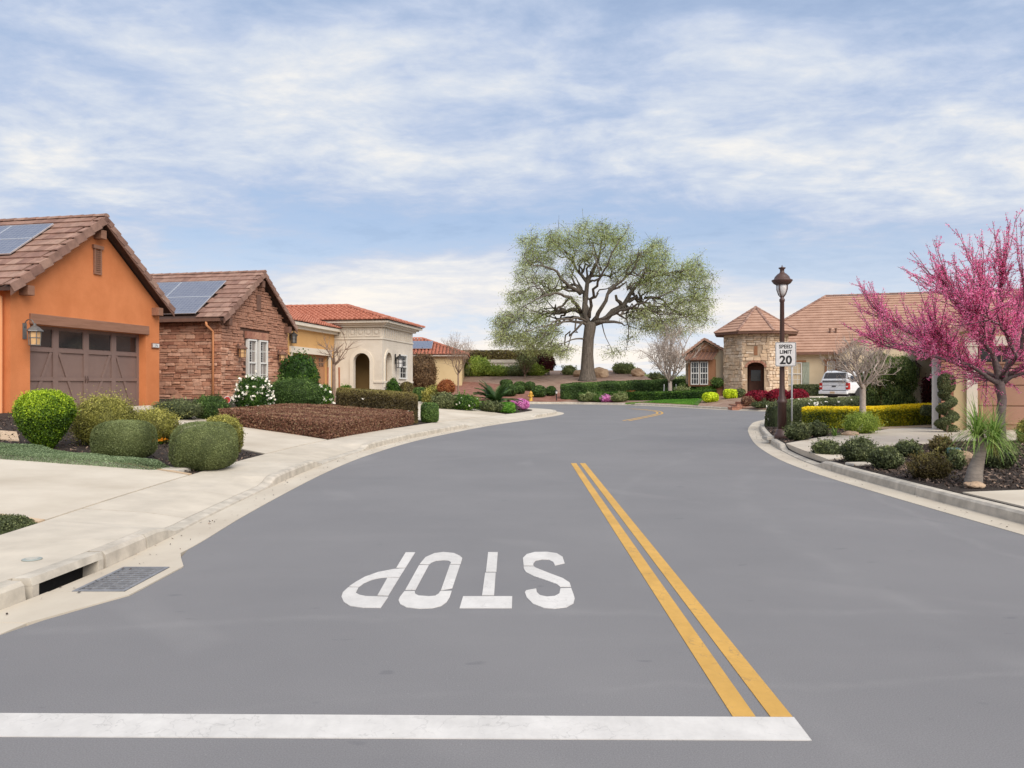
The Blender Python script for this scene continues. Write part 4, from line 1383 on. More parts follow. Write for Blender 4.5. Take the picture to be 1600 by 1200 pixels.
# ------------------------------------------------------------------ ledger-stone house
def stone_house():
    A = Vector((-12.06, 31.8)); W = 5.67
    bz = 0.55
    F = Frame('stone_house', A.x, A.y, bz, STREET, 'brown ledger stone house with tiled gable and solar panels')
    ov = 0.30; ez = 4.30 - bz; rz = 6.62 - bz; mid = W / 2 + 0.08
    sl = (rz - ez) / (mid + ov)
    wz = ez + ov * sl - 0.15; ztop = rz - 0.18
    MB().prism_y([(0.06, -0.6), (0.06, wz), (mid, ztop), (W - 0.06, wz), (W - 0.06, -0.6)], 0.06, 0.3).build('wall', M['stone_joint'], F.e)
    bx('side_wall', M['stone_joint'], F.e, 0.06, 0.3, 0.301, 7, -0.6, wz)
    rnd = random.Random(5)
    gx0, gz1 = F.at(386, 529.5); gx1, gz0 = F.at(416.5, 598)
    gz0 -= 0.15
    bz0, bz1 = gz1, gz1 + 0.36
    lim = lambda x: wz + sl * min(x, 2 * mid - x) - 0.02
    def keep(a, b, z0, z1):
        if min(lim(a), lim(b)) < z1 - 0.12: return False
        if b > gx0 - 0.0 and a < gx1 + 0.0 and z1 > gz0 and z0 < gz1 + 0.02 and not (b < gx0 + 0.06 or a > gx1 - 0.06): return False
        if b > gx0 - 0.1 and a < gx1 + 0.1 and z1 > bz0 + 0.02 and z0 < bz1 - 0.02: return False
        return True
    rest = MB()
    wall2 = link('stone_cladding', None, F.e)
    stone_face(wall2, STONES, 0.02, W - 0.02, -0.1, ztop, keep, lambda x, z: Matrix.Translation((x, 0.04, z)), (0.09, 0.21), (0.22, 0.62), 0.12, rnd, 'stone', 300, rest=rest)
    rot = Matrix.Rotation(R(90), 4, 'Z')
    side = link('side_cladding', None, F.e)
    stone_face(side, STONES, 0.0, 3.3, -0.1, wz, lambda a, b, c, d: True, lambda x, z: Matrix.Translation((0.04, x, z)) @ rot, (0.09, 0.21), (0.25, 0.7), 0.12, rnd, 'stone', 300, rest=rest)
    if rest.v: tag(rest.build('smaller_stones', M['stone'], F.e), None, None, kind='stuff')
    # soldier course over the window pair
    nb = 9
    for i in range(nb):
        x = gx0 - 0.1 + (gx1 - gx0 + 0.2) * i / nb
        bx('brick', M['brick'], F.e, x + 0.008, x + (gx1 - gx0 + 0.2) / nb - 0.008, -0.05, 0.09, bz0 + 0.02, bz1 - 0.02, bevel=0.008)
    m = (gx0 + gx1) / 2
    for a, b in ((gx0, m - 0.12), (m + 0.12, gx1)):
        w = window(F, a, b, gz0, gz1, -0.03, 2, 4, True, M['white_trim'], 0.07, M['pane_pale'])
        for i in range(9):
            z = gz1 - 0.14 - i * 0.11
            bx('shutter_slat', M['black'], w, a + 0.09, a + 0.09 + (b - a) * 0.36, -0.012, -0.004, z - 0.06, z)
        bx('sill', M['stone_joint'], w, a - 0.05, b + 0.05, -0.12, 0.08, gz0 - 0.07, gz0 - 0.002)
    # gable slot vent
    vx0, vz1 = F.at(399.5, 460); vx1, vz0 = F.at(406.5, 486)
    bx('gable_vent', M['fascia'], F.e, vx0, vx1, -0.06, 0.05, vz0, vz1, bevel=0.01)
    for x, z in ((mid, ztop - 0.34), (0.28, wz - 0.16), (W - 0.30, wz - 0.16)):
        bx('outlooker', M['fascia'], F.e, x - 0.11, x + 0.11, -0.30, 0.05, z - 0.15, z + 0.15, bevel=0.01)
    roof = link('roof', None, F.e)
    fy, by = -0.32, 8.0
    el, er, pk = (-ov, ez), (W + ov, ez), (mid, rz)
    th = 0.10
    deck = MB()
    deck.hull([(el[0], fy, el[1] - th), (pk[0], fy, pk[1] - th), (pk[0], by, pk[1] - th), (el[0], by, el[1] - th)],
              [(el[0], fy, el[1]), (pk[0], fy, pk[1]), (pk[0], by, pk[1]), (el[0], by, el[1])])
    deck.hull([(er[0], fy, er[1] - th), (pk[0] + 0.002, fy, pk[1] - th), (pk[0] + 0.002, by, pk[1] - th), (er[0], by, er[1] - th)],
              [(er[0], fy, er[1]), (pk[0] + 0.002, fy, pk[1]), (pk[0] + 0.002, by, pk[1]), (er[0], by, er[1])])
    deck.build('deck', M['roof_under'], roof)
    fas = MB()
    for e in (el, er):
        fas.prism_y([(e[0], e[1] - 0.22), (pk[0], pk[1] - 0.22), (pk[0], pk[1] - 0.02), (e[0], e[1] - 0.02)], fy - 0.03, fy - 0.002)
    fas.build('rake_board', M['fascia'], roof)
    upL = Vector((pk[0] - el[0], 0, pk[1] - el[1])); slen = upL.length
    n = 10; vis = 6.3
    tiled_slope(roof, (el[0], vis + fy, el[1]), (0, -1, 0), upL, vis - 0.10, slen, n, 0.36, skip=lambda x, s: x < 4.9 and s < slen * 0.74)
    rest = MB()
    course_slope(rest, (er[0], fy + 0.1, er[1]), (er[0], by, er[1]), (pk[0], by, pk[1]), (pk[0], fy + 0.1, pk[1]), n, 0.05)
    course_slope(rest, (el[0], vis + fy, el[1]), (el[0], by, el[1]), (pk[0], by, pk[1]), (pk[0], vis + fy, pk[1]), n, 0.05)
    tag(rest.build('hidden_courses', M['tan_tile'], roof), None, None, kind='stuff')
    rake_tiles(roof, (el[0], fy - 0.045, el[1]), (pk[0], fy - 0.045, pk[1]), (0, -1, 0), n, 0.22, 0.20)
    rake_tiles(roof, (er[0], fy - 0.045, er[1]), (pk[0], fy - 0.045, pk[1]), (0, -1, 0), n, 0.16, 0.20)
    ridge_tiles(roof, (pk[0], fy - 0.05, pk[1] + 0.05), (pk[0], 7.5, pk[1] + 0.05), 18)
    # gutter on the eave and the salmon downspout at the corner
    MB().hull([(el[0] - 0.13, fy + 0.15, el[1] - 0.13), (el[0] - 0.005, fy + 0.15, el[1] - 0.13), (el[0] - 0.005, fy + 0.15, el[1] - 0.0), (el[0] - 0.14, fy + 0.15, el[1] - 0.0)],
              [(el[0] - 0.13, by, el[1] - 0.13), (el[0] - 0.005, by, el[1] - 0.13), (el[0] - 0.005, by, el[1] - 0.0), (el[0] - 0.14, by, el[1] - 0.0)]).build('eave_gutter', M['fascia'], roof)
    MB().tube([(el[0] - 0.07, 0.42, ez - 0.12), (el[0] - 0.07, 0.42, ez - 0.28), (-0.10, 0.30, ez - 0.52), (-0.10, 0.30, -0.2)], 0.055, 8).build('downspout', M['orange_pipe'], F.e, True)
    sm = Matrix.Translation(Vector((A.x, A.y, bz))) @ Matrix.Rotation(STREET, 4, 'Z') @ slope_matrix((el[0], vis + fy, el[1]), (0, -1, 0), upL)
    solar(sm, 0.5, 4.95, slen * 0.05, slen * 0.76, 2, 2,
          ['blue solar panel on the stone house roof, lower row, farther from the gable', 'blue solar panel on the stone house roof, lower row, nearer the gable',
           'blue solar panel on the stone house roof, upper row, farther from the gable', 'blue solar panel on the stone house roof, upper row, nearer the gable'],
          'solar panels on the stone house')
    for (px, py, lab) in ((370, 547, 'brown shaded lantern on the stone wall left of the window pair'), (433, 556, 'brown shaded lantern on the stone wall right of the window pair')):
        x, z = F.at(px, py)
        wall_lantern('wall_lantern', F.world(x, -0.06, z), STREET, 1.3, lab, 'amber', 'fascia', False, 'wall lanterns')
    return F


# ------------------------------------------------------------------ cream house with barrel tile roof
def cream_house():
    ang = math.atan2(1, 0.167)
    cx, cyy, bz = -7.6, 45.0, 1.05
    F = Frame('cream_house', cx, cyy, bz, ang, 'cream stone house with arched porch and red barrel tiles')
    W, D = 6.1, 8.0
    top = 5.05 - bz
    # porch block: street face (y = 0) and the face towards the camera (x = 0), both arched
    a0, zt = F.at(601.5, 550); a1, _ = F.at(611.5, 550)
    hole = arch_poly(a0, a1, 0.35, zt, (a1 - a0) * 0.5)
    wall_with_hole([(0.30, -0.6), (0.30, top), (W, top), (W, -0.6)], hole, 0, 0.30).build('wall', M['cast_stone'], F.e)
    b0, zt2 = F.at_x(578, 551.5); b1, _ = F.at_x(552.5, 551.5)
    hole2 = arch_poly(b0, b1, -0.4, zt2, (b1 - b0) * 0.5)
    sidew = wall_with_hole([(0.0, -0.6), (0.0, top), (D, top), (D, -0.6)], hole2, 0.0, 0.30)
    sidew.v = [(y, x, z) for x, y, z in sidew.v]
    sidew.build('wall', M['cast_stone'], F.e)
    bx('porch_back', M['ochre'], F.e, 1.6, 1.7, 0.31, 5.5, -0.5, top - 0.05)
    bx('porch_side', M['ochre'], F.e, 0.31, 1.6, 3.9, 4.0, -0.5, top - 0.05)
    # arch surrounds
    def surround(o0, o1, z0, z1, wd, fn, name):
        outer = arch_poly(o0 - wd, o1 + wd, z0, z1 + wd, (o1 - o0) * 0.5 + wd)
        mb = wall_with_hole(outer, arch_poly(o0, o1, z0 - 0.01, z1, (o1 - o0) * 0.5), -0.06, -0.001)
        mb.v = [fn(*p) for p in mb.v]
        mb.build(name, M['cream_trim'], F.e)
    surround(b0, b1, -0.4, zt2, 0.22, lambda x, y, z: (y, x, z), 'arch_surround')
    surround(a0, a1, 0.35, zt, 0.18, lambda x, y, z: (x, y, z), 'arch_surround')
    # cast-stone blocks scored on the camera-side wall
    # frieze of panels with raised frames, mouldings, cornice
    fz1 = top - 0.10; fz0 = top - 0.72
    for y0, y1, z0, z1 in ((-0.05, 0, fz0 - 0.10, fz0), ):
        bx('moulding', M['cream_trim'], F.e, -0.05, W, y0, y1 - 0.002, z0, z1)
        bx('moulding', M['cream_trim'], F.e, -0.052, -0.002, 0.0, 3.2, z0, z1)
    bx('moulding', M['cream_trim'], F.e, -0.05, W, -0.05, -0.002, 0.62, 0.72)
    bx('moulding', M['cream_trim'], F.e, -0.052, -0.002, 0.0, b0 - 0.24, 0.62, 0.72)
    n = 6
    for i in range(n):
        y = 0.12 + i * 0.5
        f = MB()
        f.box(-0.045, -0.002, y, y + 0.04, fz0 + 0.06, fz1 - 0.06).box(-0.045, -0.002, y + 0.40, y + 0.44, fz0 + 0.06, fz1 - 0.06)
        f.box(-0.045, -0.002, y + 0.041, y + 0.399, fz0 + 0.06, fz0 + 0.10).box(-0.045, -0.002, y + 0.041, y + 0.399, fz1 - 0.10, fz1 - 0.06)
        f.lathe([(0.11, 0), (0.11, 0.04), (0.05, 0.05)], 10)
        k = len(f.v) - 30
        f.v[k:] = [(-0.002 - z, y + 0.22 + x, (fz0 + fz1) / 2 + yy) for x, yy, z in f.v[k:]]
        f.build('frieze_panel', M['cream_trim'], F.e)
    for i in range(14):
        x = 0.15 + i * 0.42
        bx('frieze_rib', M['cream_trim'], F.e, x, x + 0.07, -0.045, -0.002, fz0 + 0.04, fz1 - 0.04)
    c = MB()
    for k, (o, z0, z1) in enumerate(((0.18, top - 0.10, top + 0.02), (0.34, top + 0.021, top + 0.12), (0.52, top + 0.121, top + 0.26))):
        c.box(-o, W + o, -o, D, z0, z1)
    c.build('cornice', M['cream_trim'], F.e)
    # street-face window
    w0, wz1 = F.at(622.5, 553.5); w1, wz0 = F.at(634, 590)
    window(F, w0, w1, wz0 - 0.1, wz1, -0.06, 2, 4, True, M['white_trim'], 0.09, gap=0.055)
    # roof: hip with ridge running inwards
    roof = link('roof', None, F.e)
    ez = top + 0.27; ov = 0.62; rz = 6.5 - bz
    e00, e10, e11, e01 = (-ov, -ov, ez), (W + ov, -ov, ez), (W + ov, D + 2, ez), (-ov, D + 2, ez)
    r0, r1 = (W / 2, 3.4, rz), (W / 2, D + 2, rz)
    bs = MB(); bs.add([e00, e10, e11, e01, r0, r1], [(0, 1, 4), (1, 2, 5, 4), (0, 4, 5, 3), (3, 2, 1, 0)])
    bs.build('deck', M['roof_under'], roof)
    t = MB()
    barrel_slope(t, e01, e00, r0, r1)
    barrel_slope(t, e00, e10, r0, r0)
    tag(t.build('barrel_tiles', M['clay_tile'], roof), None, None, kind='stuff')
    for p, q, n in ((e00, r0, 13), (e10, r0, 13), (r0, r1, 16)):
        p = (p[0], p[1], p[2] + 0.08); q = (q[0], q[1], q[2] + 0.1)
        ridge_tiles(roof, p, q, n, 0.16, 'clay_tile')
    # garage wing: facade set back 2.94 m, reaching towards the camera
    gy = 2.94; gx = -9.0
    gt = 4.72 - bz
    d0, dz1 = F.at(456, 551, gy); d1, _ = F.at(513, 551, gy)
    wall_with_hole([(gx, -0.6), (gx, gt), (-0.05, gt), (-0.05, -0.6)], [(d0, -0.55), (d0, dz1), (d1, dz1), (d1, -0.55)], gy, gy + 0.3).build('garage_wall', M['peach_stucco'], F.e)
    tr = MB().box(d0 - 0.22, d0, gy - 0.07, gy + 0.1, -0.5, dz1).box(d1, d1 + 0.22, gy - 0.07, gy + 0.1, -0.5, dz1).box(d0 - 0.30, d1 + 0.30, gy - 0.10, gy + 0.1, dz1 + 0.001, dz1 + 0.34)
    tr.build('door_surround', M['cream_trim'], F.e)
    gd = link('garage_door', None, F.e)
    bx('door_panel', M['cedar'], gd, d0 + 0.001, d1 - 0.001, gy + 0.22, gy + 0.28, -0.5, dz1 - 0.001)
    nb = 14
    for i in range(nb):
        x = d0 + (d1 - d0) * i / nb
        bx('plank', M['cedar'], gd, x + 0.012, x + (d1 - d0) / nb - 0.012, gy + 0.19, gy + 0.219, -0.5, dz1 - 0.75)
    for i in range(4):
        x = d0 + (d1 - d0) * (i + 0.5) / 4
        bx('pane', M['glass'], gd, x - 0.34, x + 0.34, gy + 0.20, gy + 0.218, dz1 - 0.62, dz1 - 0.16)
        f = MB()
        for a in (-0.34, -0.115, 0.115, 0.34): f.box(x + a - 0.02, x + a + 0.02, gy + 0.18, gy + 0.199, dz1 - 0.62, dz1 - 0.16)
        f.box(x - 0.34, x + 0.34, gy + 0.182, gy + 0.1985, dz1 - 0.41, dz1 - 0.37)
        f.build('pane_bars', M['cedar'], gd)
    ge = gt + 0.12
    ea, eb = (gx - 0.5, gy - 0.45, ge), (0.35, gy - 0.45, ge)
    c = MB().box(gx - 0.3, 0.20, gy - 0.22, gy + 3, gt - 0.22, gt - 0.06).box(gx - 0.5, 0.33, gy - 0.42, gy + 3.2, gt - 0.059, ge - 0.01)
    c.build('garage_cornice', M['cream_trim'], F.e)
    groof = link('garage_roof', None, F.e)
    gr0, gr1 = (gx + 2.2, gy + 2.9, ge + 1.15), (-0.1, gy + 2.9, ge + 1.15)
    bs = MB(); bs.add([ea, eb, gr1, gr0, (gx - 0.5, gy + 6, ge), (0.35, gy + 6, ge)], [(0, 1, 2, 3), (0, 3, 4), (1, 5, 2), (4, 3, 2, 5)])
    bs.build('deck', M['roof_under'], groof)
    t = MB(); barrel_slope(t, ea, eb, gr1, gr0); barrel_slope(t, (gx - 0.5, gy + 6, ge), ea, gr0, gr0)
    tag(t.build('barrel_tiles', M['clay_tile'], groof), None, None, kind='stuff')
    ridge_tiles(groof, (gr0[0], gr0[1], gr0[2] + 0.08), (gr1[0], gr1[1], gr1[2] + 0.08), 14, 0.15, 'clay_tile')
    ridge_tiles(groof, (ea[0], ea[1], ea[2] + 0.08), (gr0[0], gr0[1], gr0[2] + 0.08), 12, 0.15, 'clay_tile')
    # lanterns
    x, z = F.at(617, 563)
    wall_lantern('wall_lantern', F.world(x, -0.03, z), ang, 1.8, 'black framed lantern beside the cream house window', 'frosted', 'black', False, 'wall lanterns')
    x, z = F.at(452.5, 526, gy)
    wall_lantern('wall_lantern', F.world(x, gy - 0.02, z), ang, 1.3, 'small dark lantern on the peach wall left of the cedar garage door', 'pewter', 'black', False, 'wall lanterns')
    return F


# ------------------------------------------------------------------ yellow house farther left
def yellow_house():
    ang = math.atan2(1, 0.9)
    d = 73.0
    P1 = ray(734, 556, d); bz = tz(P1.x, P1.y) - 0.3
    F = Frame('yellow_house', P1.x - 0.25, P1.y, bz, R(2), 'pale yellow house with red tile roof beyond the cream house')
    top = P1.z - bz - 0.05; W = 14; D = 9
    MB().box(-W, -0.5, 0.0, D, -1, top).build('wall', M['yellow_stucco'], F.e)
    MB().box(-W - 0.5, 0.0, -0.5, D + 0.5, top + 0.001, top + 0.14).build('eave_board', M['cream_trim'], F.e)
    roof = link('roof', None, F.e)
    ez = top + 0.145
    rh = 1.75
    e0, e1, e2, e3 = (-W - 0.6, -0.6, ez), (0.1, -0.6, ez), (0.1, D + 0.6, ez), (-W - 0.6, D + 0.6, ez)
    r0, r1 = (-W + 4, D / 2, ez + rh), (-4.6, D / 2, ez + rh)
    MB().add([e0, e1, e2, e3, r0, r1], [(0, 1, 5, 4), (1, 2, 5), (2, 3, 4, 5), (3, 0, 4), (3, 2, 1, 0)]).build('deck', M['roof_under'], roof)
    t = MB(); barrel_slope(t, e0, e1, r1, r0, 0.34, 0.45); barrel_slope(t, e1, e2, r1, r1, 0.34, 0.45)
    tag(t.build('barrel_tiles', M['clay_tile'], roof), None, None, kind='stuff')
    ridge_tiles(roof, (r0[0], r0[1], r0[2] + 0.1), (r1[0], r1[1], r1[2] + 0.1), 14, 0.17, 'clay_tile')
    ridge_tiles(roof, (e1[0], e1[1], e1[2] + 0.1), (r1[0], r1[1], r1[2] + 0.1), 12, 0.17, 'clay_tile')
    up = Vector((0, D / 2 + 0.6, rh))
    sm = Matrix.Translation(Vector((P1.x - 0.25, P1.y, bz))) @ Matrix.Rotation(R(2), 4, 'Z') @ slope_matrix((-W - 0.6, -0.6, ez), (1, 0, 0), up)
    solar(sm, 7.2, 11.2, 1.3, 3.9, 1, 1, ['large pale solar panel on the yellow house roof'], None, 0.2)


# ------------------------------------------------------------------ house with the round stone tower
def tower_house():
    bz = 0.62
    F = Frame('tower_house', 18.15, 57.2, bz, R(-17.5), 'cream house with octagonal stone entry tower and brown tiled roofs')
    # tower: octagon with one face to the street
    Rw = 2.38; ez = 5.22 - bz
    rot = 0.0
    def oct_(r, k): t = rot - math.pi / 2 + math.pi / 8 + k * math.pi / 4; return (r * math.cos(t), r * math.sin(t))
    rnd = random.Random(9)
    tw = link('tower_wall', None, F.e)
    rest = MB()
    for k in range(8):
        a, b = Vector(oct_(Rw, k - 1)), Vector(oct_(Rw, k))
        al = (b - a).normalized(); L_ = (b - a).length
        ang = math.atan2(al.y, al.x)
        base = Matrix.Translation((a.x, a.y, 0)) @ Matrix.Rotation(ang, 4, 'Z')
        if k == 0:
            dw = 0.58; dz = 2.42 + 0.12
            hole = arch_poly(L_ / 2 - dw, L_ / 2 + dw, -0.5, dz, 0.35)
            wv = wall_with_hole([(0, -0.7), (0, ez), (L_, ez), (L_, -0.7)], hole, 0, 0.3)
            kp = lambda p, q, r, s: not (q > L_ / 2 - dw - 0.02 and p < L_ / 2 + dw + 0.02 and r < dz + 0.08) and not (q > L_ / 2 - 0.14 and p < L_ / 2 + 0.14 and s > 3.0 and r < 3.75)
        else:
            wv = MB().box(0, L_, 0, 0.3, -0.7, ez); kp = lambda p, q, r, s: True
        wv.v = [tuple(base @ Vector(p)) for p in wv.v]
        wv.build('wall', M['cream_joint'], tw)
        if k in (7, 0, 1, 6):
            stone_face(tw, CSTONES, -0.03, L_ + 0.03, 0.0, ez - 0.05, kp, (lambda bb: (lambda x, z: bb @ Matrix.Translation((x, -0.02, z))))(base),
                       (0.17, 0.34), (0.26, 0.62), 0.11, rnd, 'stone', 110 if k != 6 else 40, 0.02, rest)
        if k == 0:
            # arch stones, slot window, dark entry
            for i in range(9):
                t0, t1 = math.pi * i / 9 + 0.02, math.pi * (i + 1) / 9 - 0.02
                q = []
                for t, rr in ((t0, 0), (t1, 0), (t1, 0.17), (t0, 0.17)):
                    q.append((L_ / 2 - (dw + rr) * math.cos(t), dz - 0.35 + (0.35 + rr) * math.sin(t)))
                v = MB().prism_y(q, -0.08, 0.02); v.v = [tuple(base @ Vector(p)) for p in v.v]
                v.build('arch_stone', M['brick'], tw)
            v = MB().box(L_ / 2 - 0.12, L_ / 2 + 0.12, -0.03, 0.01, 3.05, 3.7); v.v = [tuple(base @ Vector(p)) for p in v.v]
            v.build('slot_window', M['rust_wood'], tw)
            v = MB().box(L_ / 2 - 0.75, L_ / 2 + 0.75, 1.55, 1.6, -0.6, 2.9).box(L_ / 2 - 0.75, L_ / 2 - 0.7, 0.31, 1.55, -0.6, 2.9).box(L_ / 2 + 0.7, L_ / 2 + 0.75, 0.31, 1.55, -0.6, 2.9).box(L_ / 2 - 0.7, L_ / 2 + 0.7, 0.31, 1.55, 2.85, 2.9)
            v.v = [tuple(base @ Vector(p)) for p in v.v]
            v.build('entry_recess', M['fascia'], tw)
            v = MB().box(L_ / 2 - 0.48, L_ / 2 + 0.48, 1.45, 1.54, -0.1, 2.3); v.v = [tuple(base @ Vector(p)) for p in v.v]
            dd = v.build('front_door', M['fascia'], F.e)
            v = MB().box(L_ / 2 - 0.34, L_ / 2 + 0.34, 1.42, 1.449, 1.2, 2.0); v.v = [tuple(base @ Vector(p)) for p in v.v]
            v.build('door_glass', M['glass'], dd)
    if rest.v: tag(rest.build('smaller_stones', M['cream_stone'], tw), None, None, kind='stuff')
    roof = link('tower_roof', None, F.e)
    Re = 3.12; rz = 7.32 - bz
    fa = MB()
    loop = [oct_(Re, k) for k in range(8)]
    fa.prism_z(loop, ez - 0.02, ez + 0.13); fa.build('fascia', M['fascia'], roof)
    t = MB()
    for k in range(8):
        a, b = oct_(Re + 0.06, k - 1), oct_(Re + 0.06, k)
        course_slope(t, (*a, ez + 0.13), (*b, ez + 0.13), (0, 0, rz), (0, 0, rz), 9, 0.05)
    tag(t.build('tile_courses', M['tan_tile'], roof), None, None, kind='stuff')
    for k in (7, 0, 1, 6, 2):
        a = oct_(Re + 0.06, k)
        ridge_tiles(roof, (*a, ez + 0.19), (0, 0, rz + 0.05), 9, 0.11, 'roof_tile')
    # main body to the right
    my = 2.0; W = 30; me = 3.86 - bz
    x0 = 1.2
    bx('wall', M['cream_stucco'], F.e, x0, W, my, my + 0.3, -0.7, me)
    bx('wall_end', M['cream_stucco'], F.e, x0, x0 + 0.3, my + 0.301, my + 15, -0.7, me)
    mr = link('main_roof', None, F.e)
    ov = 0.5
    ridge_y = 9.5
    Rp = F.at(1290, 463, ridge_y)
    rzz = Rp[1]
    ea, eb = (x0 - 3.2, my - ov, me + 0.1), (W, my - ov, me + 0.1)
    ra, rb_ = (Rp[0], ridge_y, rzz), (W, ridge_y, rzz + 0.0)
    back = 2 * ridge_y - my
    MB().add([ea, eb, rb_, ra, (ea[0], back, ea[2]), (W, back, ea[2])], [(0, 1, 2, 3), (0, 3, 4), (3, 2, 5, 4), (4, 5, 1, 0)]).build('deck', M['roof_under'], mr)
    t = MB()
    course_slope(t, ea, eb, rb_, ra, 22, 0.06); course_slope(t, (ea[0], back, ea[2]), ea, ra, ra, 22, 0.06)
    tag(t.build('tile_courses', M['tan_tile'], mr), None, None, kind='stuff')
    ridge_tiles(mr, (ra[0], ra[1], ra[2] + 0.06), (rb_[0], rb_[1], rb_[2] + 0.06), 40, 0.13)
    ridge_tiles(mr, (ea[0], ea[1], ea[2] + 0.1), (ra[0], ra[1], ra[2] + 0.06), 26, 0.13)
    bx('fascia', M['fascia'], mr, x0, W, my - ov - 0.03, my - ov + 0.001, me - 0.06, me + 0.09)
    bx('soffit', M['cream_trim'], mr, x0, W, my - ov + 0.002, my - 0.002, me - 0.03, me + 0.02)
    for px, py in ((1297, 512), (1306, 510)):
        f = (me + 0.1, rzz)
        x, z = F.at(px, py, 4.0)
        zz = me + 0.1 + (4.0 - my + ov) / (ridge_y - my + ov) * (rzz - me - 0.1)
        MB().tube([(x, 4.0, zz - 0.1), (x, 4.0, zz + 0.32)], 0.07, 8).lathe([(0.11, 0), (0.11, 0.06)], 8, (x, 4.0, zz + 0.32)).build('vent_pipe', M['fascia'], mr)
    # shuttered window
    w0, z1 = F.at(1226, 566.5, my); w1, z0 = F.at(1253, 602, my)
    window(F, w0, w1, z0, z1, my - 0.02, 4, 4, True, M['white_trim'], 0.07)
    hdr = (w0 - 0.2, w1 + 0.3)
    bx('header', M['rust_wood'], F.e, hdr[0], hdr[1], my - 0.10, my - 0.001, z1 + 0.02, z1 + 0.16)
    for sx in (w0 - 0.55, w1 + 0.03):
        sh = link('shutter', None, F.e)
        for i in range(4): bx('board', M['sage'], sh, sx + i * 0.125, sx + i * 0.125 + 0.118, my - 0.06, my - 0.002, z0, z1)
        for zz in (z0 + 0.18, z1 - 0.24): bx('batten', M['sage'], sh, sx + 0.01, sx + 0.48, my - 0.085, my - 0.061, zz, zz + 0.08)
        MB().bar((sx + 0.08, my - 0.073, z0 + 0.26), (sx + 0.42, my - 0.073, z1 - 0.24), 0.08, 0.02, up=(0, 1, 0)).build('brace', M['sage'], sh)
    # small window with brown surround
    w0, z1 = F.at(1292, 564.5, my); w1, z0 = F.at(1304.5, 592, my)
    window(F, w0, w1, z0, z1, my - 0.02, 3, 4, True, M['white_trim'], 0.07)
    s = MB().box(w0 - 0.14, w0 - 0.002, my - 0.07, my - 0.001, z0, z1).box(w1 + 0.002, w1 + 0.14, my - 0.07, my - 0.001, z0, z1).box(w0 - 0.26, w1 + 0.26, my - 0.10, my - 0.001, z1 + 0.002, z1 + 0.16)
    s.build('window_surround', M['rust_wood'], F.e)
    # projecting garage gable on the right
    gy = 1.1
    ga, gez = F.at(1305, 552, gy); gp, gpz = F.at(1392, 501, gy)
    gb = 2 * gp - ga
    MB().prism_y([(ga + 0.3, -0.7), (ga + 0.3, gez + 0.02), (gp, gpz - 0.3), (gb - 0.3, gez + 0.02), (gb - 0.3, -0.7)], gy, gy + 0.3).build('gable_wall', M['cream_stucco'], F.e)
    bx('gable_side', M['cream_stucco'], F.e, ga + 0.3, ga + 0.6, gy + 0.301, my - 0.002, -0.7, gez)
    grf = link('gable_roof', None, F.e)
    fy = gy - 0.4; by = 8.0
    t = MB()
    course_slope(t, (ga, fy, gez), (ga, by, gez), (gp, by, gpz), (gp, fy, gpz), 12, 0.06)
    course_slope(t, (gb, fy, gez), (gb, by, gez), (gp, by, gpz), (gp, fy, gpz), 12, 0.06)
    tag(t.build('tile_courses', M['tan_tile'], grf), None, None, kind='stuff')
    dk = MB()
    dk.hull([(ga, fy, gez - 0.12), (gp, fy, gpz - 0.12), (gp, by, gpz - 0.12), (ga, by, gez - 0.12)], [(ga, fy, gez), (gp, fy, gpz), (gp, by, gpz), (ga, by, gez)])
    dk.hull([(gb, fy, gez - 0.12), (gp + 0.002, fy, gpz - 0.12), (gp + 0.002, by, gpz - 0.12), (gb, by, gez - 0.12)], [(gb, fy, gez), (gp + 0.002, fy, gpz), (gp + 0.002, by, gpz), (gb, by, gez)])
    dk.build('deck', M['fascia'], grf)
    rake_tiles(grf, (ga, fy - 0.03, gez), (gp, fy - 0.03, gpz), (0, -1, 0), 14, 0.2, 0.2)
    rake_tiles(grf, (gb, fy - 0.03, gez), (gp, fy - 0.03, gpz), (0, -1, 0), 14, 0.2, 0.2)
    x, z = F.at(1317, 572, gy)
    wall_lantern('wall_lantern', F.world(x, gy - 0.02, z), 0.0, 2.0, 'black lantern on the cream gable above the white pickup', 'frosted', 'black', False, 'wall lanterns')
    # left bay under its own gable
    by0 = -0.3
    la, lz = F.at(1066, 556, by0); lb_, _ = F.at(1147, 556, by0); lp, lpz = F.at(1101, 529, by0)
    MB().prism_y([(la + 0.25, -0.7), (la + 0.25, lz + 0.05), (lp, lpz - 0.22), (lb_ - 0.25, lz + 0.0), (lb_ - 0.25, -0.7)], by0, by0 + 0.3).build('bay_gable_wall', M['cream_stucco'], F.e)
    bx('bay_side_wall', M['cream_stucco'], F.e, la + 0.25, la + 0.55, by0 + 0.301, 6, -0.7, lz)
    lr = link('bay_roof', None, F.e)
    t = MB(); fy = by0 - 0.35; by = 5.0
    course_slope(t, (la, fy, lz), (la, by, lz), (lp, by, lpz), (lp, fy, lpz), 7, 0.06)
    course_slope(t, (lb_, fy, lz), (lb_, by, lz), (lp, by, lpz), (lp, fy, lpz), 8, 0.06)
    tag(t.build('tile_courses', M['tan_tile'], lr), None, None, kind='stuff')
    dk = MB()
    for q, off in ((la, 0), (lb_, 0.002)):
        dk.hull([(q, fy, lz - 0.14), (lp + off, fy, lpz - 0.14), (lp + off, by, lpz - 0.14), (q, by, lz - 0.14)], [(q, fy, lz), (lp + off, fy, lpz), (lp + off, by, lpz), (q, by, lz)])
    dk.build('deck', M['fascia'], lr)
    rake_tiles(lr, (la, fy - 0.03, lz), (lp, fy - 0.03, lpz), (0, -1, 0), 7, 0.14, 0.18, 'tan_tile')
